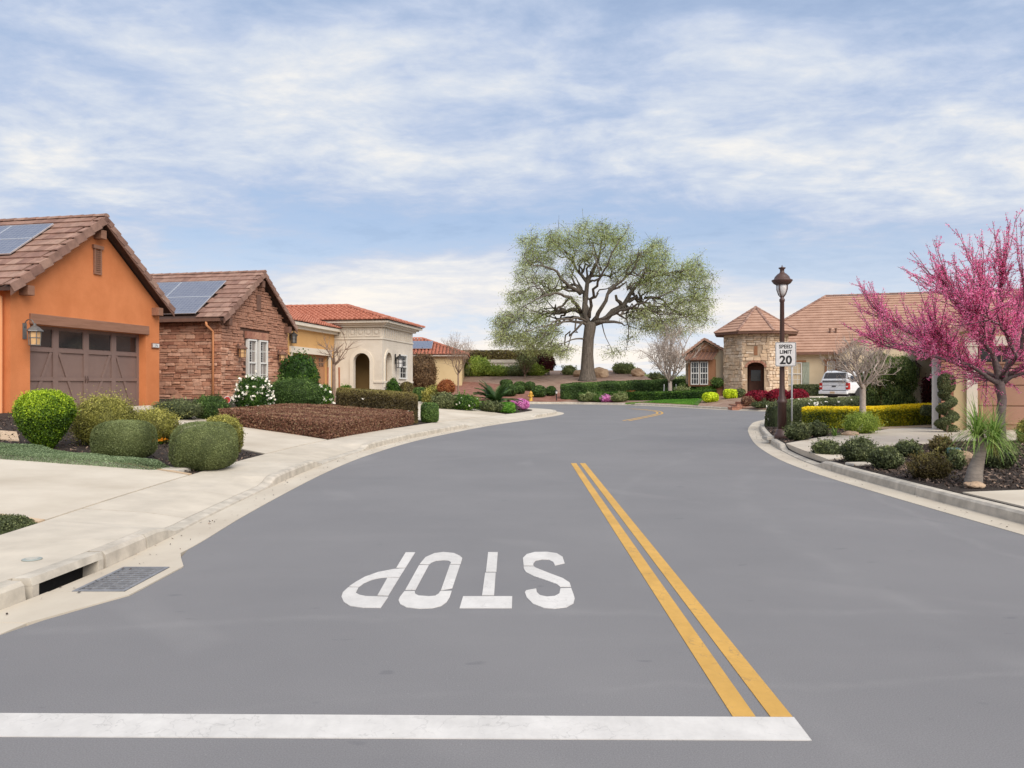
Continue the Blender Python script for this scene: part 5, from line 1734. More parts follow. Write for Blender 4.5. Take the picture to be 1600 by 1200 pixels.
    rake_tiles(lr, (lb_, fy - 0.03, lz), (lp, fy - 0.03, lpz), (0, -1, 0), 8, 0.14, 0.18, 'tan_tile')
    q = [(la + 0.75, lz + 0.22), (lp, lpz - 0.30), (lp + (lb_ - lp) * 0.48, lz + 0.45), (lp + (lb_ - lp) * 0.48, lz + 0.22)]
    MB().prism_y(q, by0 - 0.02, by0 - 0.001).build('gable_board', M['rust_wood'], F.e)
    # bay box with paired windows, corbels, metal awning
    y1 = by0 - 0.55
    bx0, z1 = F.at(1075.5, 565, y1); bx1, z0 = F.at(1118, 603.5, y1)
    bx('bay_box', M['rust_wood'], F.e, bx0, bx1, y1, by0 - 0.001, z0, z1 + 0.15)
    xm = F.at(1093, 580, y1)[0]
    for a, b in ((F.at(1079.5, 0, y1)[0], xm - 0.03), (xm + 0.03, F.at(1106.5, 0, y1)[0])):
        window(F, a, b, z0 + 0.12, z1 - 0.02, y1 - 0.065, 3, 4, True, M['white_trim'], 0.06, gap=0.015)
    aw = link('awning', None, F.e)
    ax0, az1 = F.at(1079, 551, by0); ax1, _ = F.at(1121, 551, by0)
    bx0_, az0 = F.at(1070, 563, y1 - 0.5); bx1_, _ = F.at(1114, 563, y1 - 0.5)
    A_, B_, C_, D_ = Vector((bx0_, y1 - 0.5, az0)), Vector((bx1_, y1 - 0.5, az0)), Vector((ax1, by0 - 0.01, az1)), Vector((ax0, by0 - 0.01, az1))
    MB().hull([A_, B_, C_, D_], [p + Vector((0, 0, 0.05)) for p in (A_, B_, C_, D_)]).build('sheet', M['fascia'], aw)
    for i in range(8):
        f = i / 7
        MB().bar(A_.lerp(B_, f) + Vector((0, 0, 0.075)), D_.lerp(C_, f) + Vector((0, 0, 0.075)), 0.05).build('seam', M['timber'], aw)
    for i in range(7):
        x = ax0 + (ax1 - ax0) * (i + 0.5) / 7
        bx('corbel', M['fascia'], F.e, x - 0.06, x + 0.06, by0 - 0.14, by0 - 0.001, az1 + 0.12, az1 + 0.30)
    bx('pedestal', M['rust_wood'], F.e, bx1 - 0.1, bx1 + 0.55, by0 - 0.35, by0 - 0.01, -0.7, z0 - 0.02)
    # downspout between bay and tower
    dx, _ = F.at(1138, 560, by0)
    MB().tube([(lb_ - 0.1, by0 - 0.1, lz - 0.15), (dx, by0 - 0.08, lz - 0.45), (dx, by0 - 0.08, -0.6)], 0.05, 6).build('downspout', M['cream_trim'], F.e)
    return F


# ------------------------------------------------------------------ house with the tan garage door at the right edge
def tan_house():
    bz = 0.22
    d = 22.0
    F = Frame('tan_house', (1490 - 800) / FPX * d, d, bz, R(-25), 'buff stucco house with tan panelled garage door behind the redbud')
    d0, dz1 = F.at(1527, 541); W = 7.6
    d1 = d0 + 4.88
    eave = 2.98 - bz; sl = 0.5; pk = W / 2 + 0.2; rz = eave + sl * (pk + 0.3)
    wall_with_hole([(0, -0.5), (0, eave + 0.08), (pk, rz - 0.18), (W, eave + 0.08), (W, -0.5)], [(d0, -0.45), (d0, dz1), (d1, dz1), (d1, -0.45)], 0, 0.3).build('wall', M['buff_stucco'], F.e)
    p0, _ = F.at(1510, 541)
    MB().box(p0, d0, -0.10, 0.20, -0.5, dz1).box(d1, d1 + 0.3, -0.10, 0.20, -0.5, dz1).box(p0 - 0.05, d1 + 0.35, -0.13, 0.20, dz1 + 0.001, dz1 + 0.26).build('door_surround', M['cream_trim'], F.e)
    gd = link('garage_door', None, F.e)
    bx('door_back', M['tan_door'], gd, d0 + 0.001, d1 - 0.001, 0.24, 0.28, -0.45, dz1 - 0.001)
    zs = [F.at(1560, y, 0.2)[1] for y in (664, 634.5, 602.5, 570)]
    zs = [zs[0]] + zs[1:] + [dz1 - 0.04]
    nx = 8
    for j in range(3):
        for i in range(nx):
            x = d0 + (d1 - d0) * i / nx
            bx('panel', M['tan_door'], gd, x + 0.022, x + (d1 - d0) / nx - 0.022, 0.21, 0.239, zs[j] + 0.02, zs[j + 1] - 0.02, bevel=0.01)
    for i in range(4):
        x = d0 + (d1 - d0) * i / 4
        f = MB().box(x + 0.05, x + 0.10, 0.19, 0.239, zs[3] + 0.03, zs[4]).box(x + (d1 - d0) / 4 - 0.10, x + (d1 - d0) / 4 - 0.05, 0.19, 0.239, zs[3] + 0.03, zs[4])
        f.box(x + 0.101, x + (d1 - d0) / 4 - 0.101, 0.19, 0.239, zs[3] + 0.03, zs[3] + 0.08).box(x + (d1 - d0) / 8 - 0.015, x + (d1 - d0) / 8 + 0.015, 0.192, 0.239, zs[3] + 0.081, zs[4])
        f.build('window_frame', M['tan_door'], gd)
        bx('pane', M['glass'], gd, x + 0.101, x + (d1 - d0) / 4 - 0.101, 0.212, 0.230, zs[3] + 0.081, zs[4])
    # left side: white corner post, stone pier, porch wall running back
    y0, _ = F.at_x(1474, 570)
    bx('pier', M['stone_joint'], F.e, -0.30, -0.01, 0.02, 0.34, -0.5, eave - 0.02)
    rnd = random.Random(3)
    stone_face(F.e, STONES, -0.32, 0.0, 0.0, eave - 0.1, lambda *a: True, lambda x, z: Matrix.Translation((x, 0.0, z)), (0.08, 0.16), (0.12, 0.3), 0.06, rnd, 'stone', 60)
    bx('side_wall', M['cream_trim'], F.e, 0.0, 0.25, 0.301, 6.19, -0.5, eave)
    bx('porch_post', M['white_trim'], F.e, -0.52, -0.36, 0.30, 0.46, -0.5, eave - 0.02)
    bx('porch_wall', M['cream_stucco'], F.e, -1.05, -0.002, 6.2, 6.5, -0.5, eave)
    bx('porch_door', M['black'], F.e, -1.35, -1.06, 6.25, 6.45, -0.4, 2.1)
    bx('far_wall', M['cream_stucco'], F.e, 0.0, 0.3, 6.51, 9, -0.5, eave)
    roof = link('roof', None, F.e)
    fy, by = -0.45, 9.5
    eL, eR = (-0.75, eave - 0.2), (W + 0.5, eave - 0.05)
    pkz = rz + 0.02
    t = MB()
    course_slope(t, (eL[0], fy, eL[1]), (eL[0], by, eL[1]), (pk, by, pkz), (pk, fy, pkz), 13, 0.06)
    course_slope(t, (eR[0], fy, eR[1]), (eR[0], by, eR[1]), (pk, by, pkz), (pk, fy, pkz), 13, 0.06)
    tag(t.build('tile_courses', M['dark_tile'], roof), None, None, kind='stuff')
    dk = MB()
    for q, off in ((eL, 0), (eR, 0.002)):
        dk.hull([(q[0], fy, q[1] - 0.12), (pk + off, fy, pkz - 0.12), (pk + off, by, pkz - 0.12), (q[0], by, q[1] - 0.12)], [(q[0], fy, q[1]), (pk + off, fy, pkz), (pk + off, by, pkz), (q[0], by, q[1])])
    dk.build('deck', M['fascia'], roof)
    rake_tiles(roof, (eL[0], fy - 0.03, eL[1]), (pk, fy - 0.03, pkz), (0, -1, 0), 13, 0.2, 0.2)
    rake_tiles(roof, (eR[0], fy - 0.03, eR[1]), (pk, fy - 0.03, pkz), (0, -1, 0), 12, 0.2, 0.2)
    wall_lantern('wall_lantern', F.world(-0.7, 6.18, 1.95), R(-25), 1.3, 'dark lantern on the porch wall behind the redbud', 'pewter', 'bronze', False, 'wall lanterns')


orange_house()
stone_house()
cream_house()
yellow_house()
tower_house()
tan_house()

# brick entry steps
e = tag(empty('entry_steps', (15.8, 47.4, 0)), 'red brick entry steps climbing to the tower door', 'steps')
for i in range(4):
    y0 = 46.75 + i * 0.42; z1 = 0.22 + i * 0.15
    x0, x1 = 13.4 + i * 0.42, 15.7 + i * 0.12
    sp = link('step', None, e)
    bx('tread_base', M['brick'], sp, x0 - 15.8, x1 - 15.8, y0 - 47.4, 49.0 - 47.4, 0.0, z1 - 0.05)
    n = 14
    for k in range(n):
        a = x0 + (x1 - x0) * k / n
        bx('brick', M['brick'], sp, a - 15.8 + 0.008, a + (x1 - x0) / n - 15.8 - 0.008, y0 - 47.4 - 0.02, y0 + 0.25 - 47.4, z1 - 0.049, z1, bevel=0.008)


# ------------------------------------------------------------------ street furniture
def lamp_post():
    b = ground(1222, 685)
    e = tag(empty('street_lamp', b), 'tall brown street lamp with lantern head beside the speed sign', 'street lamp')
    e.scale = (1, 1, 0.962)
    MB().lathe([(0.20, -0.1), (0.20, 0.10), (0.165, 0.14), (0.15, 0.22), (0.125, 0.26)], 16).build('base', M['bronze'], e, True)
    MB().lathe([(0.118, 0.255), (0.108, 0.95), (0.13, 0.97), (0.135, 1.03), (0.10, 1.06), (0.105, 1.12), (0.075, 1.18), (0.068, 1.5), (0.055, 3.75), (0.07, 3.77), (0.07, 3.83), (0.045, 3.86), (0.045, 3.92)], 14).build('post', M['bronze'], e, True)
    MB().lathe([(0.045, 3.92), (0.10, 4.0), (0.135, 4.12), (0.135, 4.24)], 16).build('glass', M['frosted'], e, True)
    cg = MB()
    for k in range(4):
        t = math.pi / 4 + k * math.pi / 2
        cg.tube([(r * math.cos(t), r * math.sin(t), z) for r, z in ((0.03, 3.87), (0.10, 3.96), (0.148, 4.10), (0.15, 4.25))], 0.013, 6)
    cg.build('yoke', M['bronze'], e)
    MB().lathe([(0.15, 4.22), (0.215, 4.26), (0.27, 4.34), (0.265, 4.36), (0.21, 4.38), (0.185, 4.45), (0.12, 4.52), (0.075, 4.55), (0.055, 4.58), (0.055, 4.65), (0.09, 4.68), (0.09, 4.70), (0.04, 4.71), (0.012, 4.73), (0.010, 4.77)], 20).build('hood', M['bronze'], e, True)


def speed_sign():
    d = ground(1222, 685).y - 0.24
    b = Vector(((1240 - 800) / FPX * d, d, 0)); b.z = tz(b.x, d)
    e = tag(empty('speed_limit_sign', (b.x, d, b.z), R(-8)), 'white rectangular speed limit 20 sign on a grey post', 'sign')
    z1 = CH + (600 - 534.5) / FPX * d - b.z; z0 = CH + (600 - 572.5) / FPX * d - b.z
    w = 31.5 / FPX * d / 2; xo = (1227.5 - 1240) / FPX * d
    xo = (1228 - 800) / FPX * d - b.x
    MB().tube([(xo + 0.16, 0.012, -0.3), (xo + 0.16, 0.012, z1 - 0.05)], 0.022, 8).build('post', M['galv'], e, True)
    pb = MB()
    r = 0.03
    def rr(x0, x1, za, zb, r):
        pts = []
        for cx, cz, a0 in ((x1 - r, zb - r, 0), (x0 + r, zb - r, 90), (x0 + r, za + r, 180), (x1 - r, za + r, 270)):
            for t in (0, 30, 60, 90): pts.append((cx + r * math.cos(R(a0 + t)), cz + r * math.sin(R(a0 + t))))
        return pts
    pb.prism_y(rr(xo - w, xo + w, z0, z1, r), -0.016, -0.012); pl = pb.build('plate', M['sign_white'], e)
    wall_with_hole(rr(xo - w + 0.008, xo + w - 0.008, z0 + 0.008, z1 - 0.008, r), rr(xo - w + 0.02, xo + w - 0.02, z0 + 0.02, z1 - 0.02, r * 0.7), -0.0175, -0.0163).build('border', M['sign_black'], pl)
    H = z1 - z0
    text('SPEED', M['sign_black'], pl, (xo, -0.018, z1 - H * 0.255), H * 0.215, 'lettering', 0.0006, H * 0.006, 0, 0.92)
    text('LIMIT', M['sign_black'], pl, (xo, -0.018, z1 - H * 0.475), H * 0.215, 'lettering', 0.0006, H * 0.006, 0, 0.95)
    text('20', M['sign_black'], pl, (xo, -0.018, z0 + H * 0.105), H * 0.48, 'lettering', 0.0006, H * 0.016, 0, 1.02)


def hydrant():
    b = ground(829.5, 626.5, 45)
    e = tag(empty('fire_hydrant', b), 'yellow fire hydrant on red gravel beyond the side street', 'fire hydrant')
    MB().lathe([(0.19, -0.05), (0.19, 0.05), (0.13, 0.06), (0.125, 0.50), (0.16, 0.52), (0.16, 0.57), (0.12, 0.59)], 14).build('barrel', M['hyd'], e, True)
    MB().lathe([(0.145, 0.592), (0.14, 0.66), (0.09, 0.74), (0.04, 0.77), (0.035, 0.82)], 14).build('bonnet', M['hyd'], e, True)
    for a, r in ((R(180), 0.055), (R(0), 0.055), (R(-90), 0.08)):
        c, s_ = math.cos(a), math.sin(a)
        MB().tube([(0.08 * c, 0.08 * s_, 0.42), (0.20 * c, 0.20 * s_, 0.42)], r, 10).tube([(0.201 * c, 0.201 * s_, 0.42), (0.23 * c, 0.23 * s_, 0.42)], r * 1.25, 6).build('outlet', M['hyd'], e)


def pickup():
    b = ground(1303, 632, 40)
    b = Vector(((1303 - 800) / FPX * 46.3, 46.3, 0)); b.z = tz(b.x, b.y) + 0.02
    e = tag(empty('pickup_truck', b, R(-57)), 'white pickup truck with canopy parked on the tower house driveway', 'pickup truck')
    w = 0.97
    def loft(secs, name, mat, bev=0.04):
        mb = MB()
        n = len(secs[0][1]); k0 = 0
        for y, sec in secs: mb.v += [(x, y, z) for x, z in sec]
        for i in range(len(secs) - 1):
            for j in range(n): mb.f.append((i * n + j, i * n + (j + 1) % n, (i + 1) * n + (j + 1) % n, (i + 1) * n + j))
        mb.f.append(tuple(range(n - 1, -1, -1))); mb.f.append(tuple((len(secs) - 1) * n + j for j in range(n)))
        return mb.build(name, mat, e, False, bev)
    sec = lambda hw, z0, z1, hw2: [(-hw * 0.94, z0), (hw * 0.94, z0), (hw, z0 + 0.18), (hw, z1 - 0.12), (hw2, z1), (-hw2, z1), (-hw, z1 - 0.12), (-hw, z0 + 0.18)]
    loft([(0.0, sec(w, 0.52, 1.16, w * 0.96)), (2.0, sec(w, 0.50, 1.18, w * 0.96)), (3.7, sec(w, 0.48, 1.16, w * 0.95)), (4.6, sec(w * 0.98, 0.48, 1.10, w * 0.9)), (5.35, sec(w * 0.9, 0.50, 0.98, w * 0.8))], 'body', M['car_white'])
    csec = lambda hw, hw2, z1: [(-hw, 1.165), (hw, 1.165), (hw2 + 0.05, z1 - 0.12), (hw2 - 0.06, z1), (-hw2 + 0.06, z1), (-hw2 - 0.05, z1 - 0.12)]
    loft([(0.0, csec(0.92, 0.88, 1.30)), (0.22, csec(0.92, 0.79, 1.80)), (0.42, csec(0.92, 0.78, 1.88)), (1.88, csec(0.92, 0.78, 1.90))], 'canopy', M['car_white'])
    loft([(1.93, csec(0.92, 0.74, 1.84)), (3.05, csec(0.92, 0.74, 1.86)), (3.85, csec(0.90, 0.70, 1.24))], 'cab', M['car_white'])
    MB().hull([(-0.78, -0.03, 1.20), (0.78, -0.03, 1.20), (0.68, 0.172, 1.75), (-0.68, 0.172, 1.75)], [(-0.78, 0.03, 1.20), (0.78, 0.03, 1.20), (0.68, 0.24, 1.75), (-0.68, 0.24, 1.75)]).build('rear_window', M['car_glass'], e)
    for s in (-1, 1):
        def side(y0, y1, y2, y3, z0, z1, name):
            a = [(s * 0.935, y0, z0), (s * 0.935, y1, z0), (s * 0.835, y2, z1), (s * 0.835, y3, z1)]
            MB().hull(a, [(p[0] - s * 0.05, p[1], p[2]) for p in a]).build(name, M['car_glass'], e)
        side(0.30, 1.75, 1.70, 0.38, 1.22, 1.68, 'side_window')
        side(2.02, 2.75, 2.72, 2.10, 1.22, 1.70, 'side_window')
        side(2.82, 3.70, 3.10, 2.80, 1.22, 1.70, 'side_window')
        lp = MB().box(s * 0.79 if s > 0 else -0.985, 0.985 if s > 0 else s * 0.79, -0.03, 0.16, 0.74, 1.14)
        lp.build('tail_lamp', M['tail'], e, bevel=0.015)
        bx('brake_reflector', M['sign_white'], [o for o in e.children if o.name.startswith('tail_lamp')][-1], s * 0.88 - 0.07, s * 0.88 + 0.07, -0.036, -0.031, 0.88, 0.96)
        for y in (1.15, 4.45):
            wh = link('wheel', None, e)
            t = MB().lathe([(0.22, -0.11), (0.36, -0.12), (0.39, -0.08), (0.39, 0.08), (0.36, 0.12), (0.22, 0.11)], 20)
            t.v = [(s * 0.86 + p[2], y + p[0], 0.39 + p[1]) for p in t.v]; t.build('tyre', M['rubber'], wh, True)
            t = MB().lathe([(0.22, -0.05), (0.22, 0.112), (0.16, 0.09), (0.05, 0.11)], 16)
            t.v = [(s * 0.86 + s * p[2], y + p[0], 0.39 + p[1]) for p in t.v]; t.build('rim', M['galv'], wh)
            arch = [(y + 0.47 * math.cos(t_), 0.42 + 0.47 * math.sin(t_)) for t_ in np.linspace(0, math.pi, 13)] + [(y - 0.47, 0.40), (y + 0.47, 0.40)]
            MB().hull([(s * 0.955, p[0], p[1]) for p in arch], [(s * 0.978, p[0], p[1]) for p in arch]).build('wheel_arch', M['black'], e)
        bx('side_mirror', M['car_white'], e, s * 1.06 - 0.08, s * 1.06 + 0.08, 3.28, 3.42, 1.22, 1.42, bevel=0.03)
    bx('bumper', M['car_white'], e, -0.95, 0.95, -0.16, 0.02, 0.47, 0.66, bevel=0.03)
    bx('tailgate_step', M['black'], e, -0.80, 0.80, -0.02, -0.0, 0.665, 0.70)
    bx('tailgate_line', M['galv'], e, -0.77, 0.77, -0.012, 0.0, 0.985, 1.0)
    bx('tailgate_handle', M['black'], e, -0.13, 0.13, -0.03, 0.0, 0.90, 0.97, bevel=0.01)
    bx('license_plate', M['peach'], e, -0.16, 0.16, -0.172, -0.161, 0.50, 0.63)
    bx('underside', M['black'], e, -0.78, 0.78, 0.15, 5.1, 0.32, 0.50)


lamp_post(); speed_sign(); hydrant(); pickup()

# small lids, path light, yard sign
def lid(px, py, w, l, rz, label):
    b = ground(px, py)
    o = MB().prism_z([(-w, -l), (w, -l), (w, l), (-w, l)], -0.05, 0.035).build('utility_lid', M['concrete'], bevel=0.01)
    o.location = b; o.rotation_euler[2] = rz
    tag(o, label, 'utility lid')
    bx('lid_rim', M['concrete_curb'], o, -w * 0.9, w * 0.9, -l * 0.9, l * 0.9, 0.0355, 0.04)
lid(268, 735, 0.26, 0.15, R(-18), 'flat concrete utility lid in front of the clipped mounds')
lid(1343, 727, 0.20, 0.13, R(10), 'flat concrete utility lid in the right mulch bed')
lid(1212, 690, 0.30, 0.20, 0, 'flat concrete utility lid at the foot of the street lamp')
b = ground(355, 646)
ys = tag(empty('yard_sign', b, R(38)), 'small red octagonal yard sign in front of the stone house', 'sign')
h = 0.46
oc = [(0.125 * math.cos(R(22.5 + 45 * k)), h + 0.125 * math.sin(R(22.5 + 45 * k))) for k in range(8)]
oc2 = [(0.108 * math.cos(R(22.5 + 45 * k)), h + 0.108 * math.sin(R(22.5 + 45 * k))) for k in range(8)]
MB().prism_y(oc, -0.012, 0).build('plate', M['sign_white'], ys); MB().prism_y(oc2, -0.016, -0.0125).build('face', M['red_sign'], ys)
MB().tube([(0, 0.012, -0.1), (0, 0.012, h)], 0.01, 6).build('stake', M['galv'], ys)
b = ground(869.5, 627, 45)
pl = tag(empty('path_light', b), 'short black path light at the end of the long hedge', 'lamp')
MB().tube([(0, 0, -0.1), (0, 0, 0.62)], 0.04, 8).build('post', M['black'], pl)
MB().lathe([(0.07, 0.621), (0.09, 0.80)], 8).build('glass', M['frosted'], pl); MB().lathe([(0.13, 0.801), (0.05, 0.9)], 8).build('cap', M['black'], pl)


# ------------------------------------------------------------------ foliage
def unit(v): return v / (np.linalg.norm(v, axis=1)[:, None] + 1e-9)


def leaf_mesh(name, cen, nrm, size, aspect, tint, mat, extra=None, shape='diamond', droop=None):
    """one mesh of many small leaves; extra = (verts, faces, tints) such as the shade-tinted core"""
    n = len(cen)
    size = np.broadcast_to(np.asarray(size, float), (n,))
    rnd = RNG.normal(size=(n, 3))
    nrm = unit(np.asarray(nrm) + 0.001)
    a = unit(np.cross(nrm, rnd)) if droop is None else unit(droop + 0.35 * rnd)
    b = unit(np.cross(nrm, a))
    a = a * (size / 2)[:, None]; b = b * (size * aspect / 2)[:, None]
    V = np.empty((n, 4, 3))
    if shape == 'diamond':
        V[:, 0] = cen - a; V[:, 1] = cen + b - a * 0.1; V[:, 2] = cen + a; V[:, 3] = cen - b - a * 0.1
    else:
        V[:, 0] = cen - a - b; V[:, 1] = cen + a - b; V[:, 2] = cen + a + b; V[:, 3] = cen - a + b
    V = V.reshape(-1, 3)
    tin = np.asarray(tint, float)
    nv = len(V); loops = np.arange(nv); starts = np.arange(0, nv, 4); totals = np.full(n, 4)
    if extra is not None:
        ev, ef, et = extra
        el = np.concatenate([np.asarray(f) for f in ef]) + nv
        ec = np.array([len(f) for f in ef])
        V = np.concatenate([V, np.asarray(ev, float)]); 
        starts = np.concatenate([starts, nv + np.concatenate([[0], np.cumsum(ec)[:-1]])])
        totals = np.concatenate([totals, ec]); loops = np.concatenate([loops, el])
        tin = np.concatenate([tin, np.asarray(et, float)])
    me = bpy.data.meshes.new(name)
    me.vertices.add(len(V)); me.vertices.foreach_set('co', V.astype(np.float32).ravel())
    me.loops.add(len(loops)); me.loops.foreach_set('vertex_index', loops.astype(np.int32))
    me.polygons.add(len(starts)); me.polygons.foreach_set('loop_start', starts.astype(np.int32)); me.polygons.foreach_set('loop_total', totals.astype(np.int32))
    at = me.attributes.new('tint', 'FLOAT', 'FACE')
    at.data.foreach_set('value', np.clip(tin, 0, 1).astype(np.float32))
    me.materials.append(mat)
    me.update()
    me.validate()
    return me


def lumps(p, amp, freq, seed):
    r = np.random.default_rng(seed)
    s = np.zeros(len(p))
    for i in range(7):
        k = r.normal(size=3) * freq * (1 + 0.45 * i); ph = r.uniform(0, 6.3)
        s += np.sin(p @ k + ph) / (1 + 0.5 * i)
    return amp * s / 2.4


def superell(dirs, e):
    return (np.abs(dirs) ** e).sum(1) ** (-1.0 / e)


def shrub_geo(rx, ry, h, e, lump, loose, leaf, cover, tip, seed, zc=0.45, taper=0.0, shell=0.16, freq=1.0, maxn=42000, under=True):
    """leaf centres for a shrub standing on z = 0"""
    area = 4 * math.pi * ((((rx * ry) ** 1.6 + (rx * h / 2) ** 1.6 + (ry * h / 2) ** 1.6) / 3) ** (1 / 1.6))
    n = int(min(maxn, cover * area / (0.25 * leaf * leaf)))
    r = np.random.default_rng(seed)
    d = unit(r.normal(size=(n, 3)))
    q = d * superell(d, e)[:, None]
    s = np.array([rx, ry, h * (1 - zc)])
    sc = np.where(q[:, 2:3] < 0, np.array([[rx, ry, h * zc]]), s[None])
    P = q * sc
    N = unit(q / sc)
    f = 1 + lumps(P / max(rx, 0.1), lump, 2.2 * freq, seed) - shell * r.random(n) ** 2.2
    if loose: f += loose * np.maximum(0, r.normal(size=n)) ** 1.5 * 0.5
    P = P * f[:, None]
    zf = np.clip((P[:, 2] + h * zc) / h, 0, 1.3)
    if taper: P[:, :2] *= (1 - taper * np.clip(1 - zf * 1.6, 0, 1))[:, None]
    P[:, 2] += h * zc
    ok = P[:, 2] > -0.02
    P, N, zf = P[ok], N[ok], zf[ok]
    t = 0.48 + 0.20 * r.normal(size=len(P)) + 0.22 * lumps(P, 1.0, 3.0 / max(rx, 0.2), seed + 5)
    if tip: t = t - 0.22 + tip * np.clip((zf - 0.45) * 2.0, 0, 1) * (0.7 + 0.5 * r.random(len(P)))
    # solid core: leaf shadow and inner twigs put into its darker tints
    ev, ef, et = [], [], []
    nu, nv_ = 14, 9
    for j in range(nv_ + 1):
        ph = -math.pi / 2 + math.pi * j / nv_
        for i in range(nu):
            th = 2 * math.pi * i / nu
            ev.append((math.cos(ph) * math.cos(th), math.cos(ph) * math.sin(th), math.sin(ph)))
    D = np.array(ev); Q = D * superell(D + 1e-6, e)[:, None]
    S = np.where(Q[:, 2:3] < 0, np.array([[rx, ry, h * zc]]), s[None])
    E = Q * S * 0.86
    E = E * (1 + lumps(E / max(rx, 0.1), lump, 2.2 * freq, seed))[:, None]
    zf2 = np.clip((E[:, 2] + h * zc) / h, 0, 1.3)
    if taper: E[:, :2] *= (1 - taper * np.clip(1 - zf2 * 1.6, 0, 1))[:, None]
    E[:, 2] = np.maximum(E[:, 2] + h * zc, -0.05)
    for j in range(nv_):
        for i in range(nu):
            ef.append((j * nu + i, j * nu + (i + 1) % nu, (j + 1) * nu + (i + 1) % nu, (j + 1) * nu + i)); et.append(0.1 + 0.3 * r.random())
    nr = unit(N + 0.75 * r.normal(size=N.shape))
    return P, nr, t, (E, ef, et)


SEED = [100]


def leafsize(d, k=1.0): return max(0.026, 0.0021 * d) * k


def shrub(name, label, cat, px, py, w, h, mat, e=2.4, lump=0.05, loose=0.0, depth=1.0, leaf=1.0, cover=2.3, tip=0.0, zc=0.45, taper=0.0, group=None, shell=0.16, freq=1.0,
          flowers=None, dmin=3.0, d=None, aspect=0.55, at=None):
    SEED[0] += 1
    b = Vector(at) if at else ground(px, py, dmin)
    dd = b.y
    rx = 0.95 * w / 2 / FPX * dd / math.sqrt(1 + ((px - 800) / FPX) ** 2); hh = h / FPX * dd; ry = rx * depth
    if not at: b = Vector((b.x, b.y + ry * 0.8, 0)); b.x = (px - 800) / FPX * (dd + ry * 0.5); b.z = tz(b.x, b.y)
    lf = leafsize(dd, leaf)
    P, N, t, core = shrub_geo(rx, ry, hh, e, lump, loose, lf, cover, tip, SEED[0], zc, taper, shell, freq)
    if loose >= 0.1:
        # thin places that show the dark-tinted core, and stray shoots
        hole = lumps(P, 1.0, 5.5 / max(rx, 0.2), SEED[0] + 9) > 0.55
        keep = ~(hole & (RNG.random(len(P)) < 0.55))
        P, N, t = P[keep], N[keep], t[keep]
        k = RNG.choice(len(P), min(len(P), 90), replace=False)
        k = k[P[k][:, 2] > hh * 0.3]
        out = unit(P[k] * np.array([1, 1, 0.4]) / max(rx, 0.1) + np.array([0, 0, 0.7]) + 0.35 * RNG.normal(size=(len(k), 3)))
        ln = rx * RNG.uniform(0.10, 0.36, (len(k), 1))
        sp = [P[k] * 0.97 + out * ln * f_ + RNG.normal(size=(len(k), 3)) * lf * 0.45 for f_ in np.linspace(0.1, 1, 9)]
        P = np.concatenate([P] + sp); N = np.concatenate([N] + [RNG.normal(size=(len(k), 3))] * 9); t = np.concatenate([t] + [t[k] + 0.15] * 9)
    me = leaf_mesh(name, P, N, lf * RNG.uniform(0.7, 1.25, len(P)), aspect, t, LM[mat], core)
    o = link(name, me)
    o.location = b
    tag(o, label, cat, group)
    if flowers:
        fm, nf, fs = flowers
        k = RNG.choice(len(P), min(nf, len(P)), replace=False)
        k = k[P[k][:, 1] < ry * 0.4]
        c = np.repeat(P[k] * 1.03, 5, axis=0) + RNG.normal(size=(len(k) * 5, 3)) * fs * 0.35
        fme = leaf_mesh('blossom', c, RNG.normal(size=c.shape) + np.array([0, -0.6, 0.5]), fs, 0.9, RNG.random(len(c)), LM[fm], None, 'square')
        link('blossoms', fme, o)
    return o


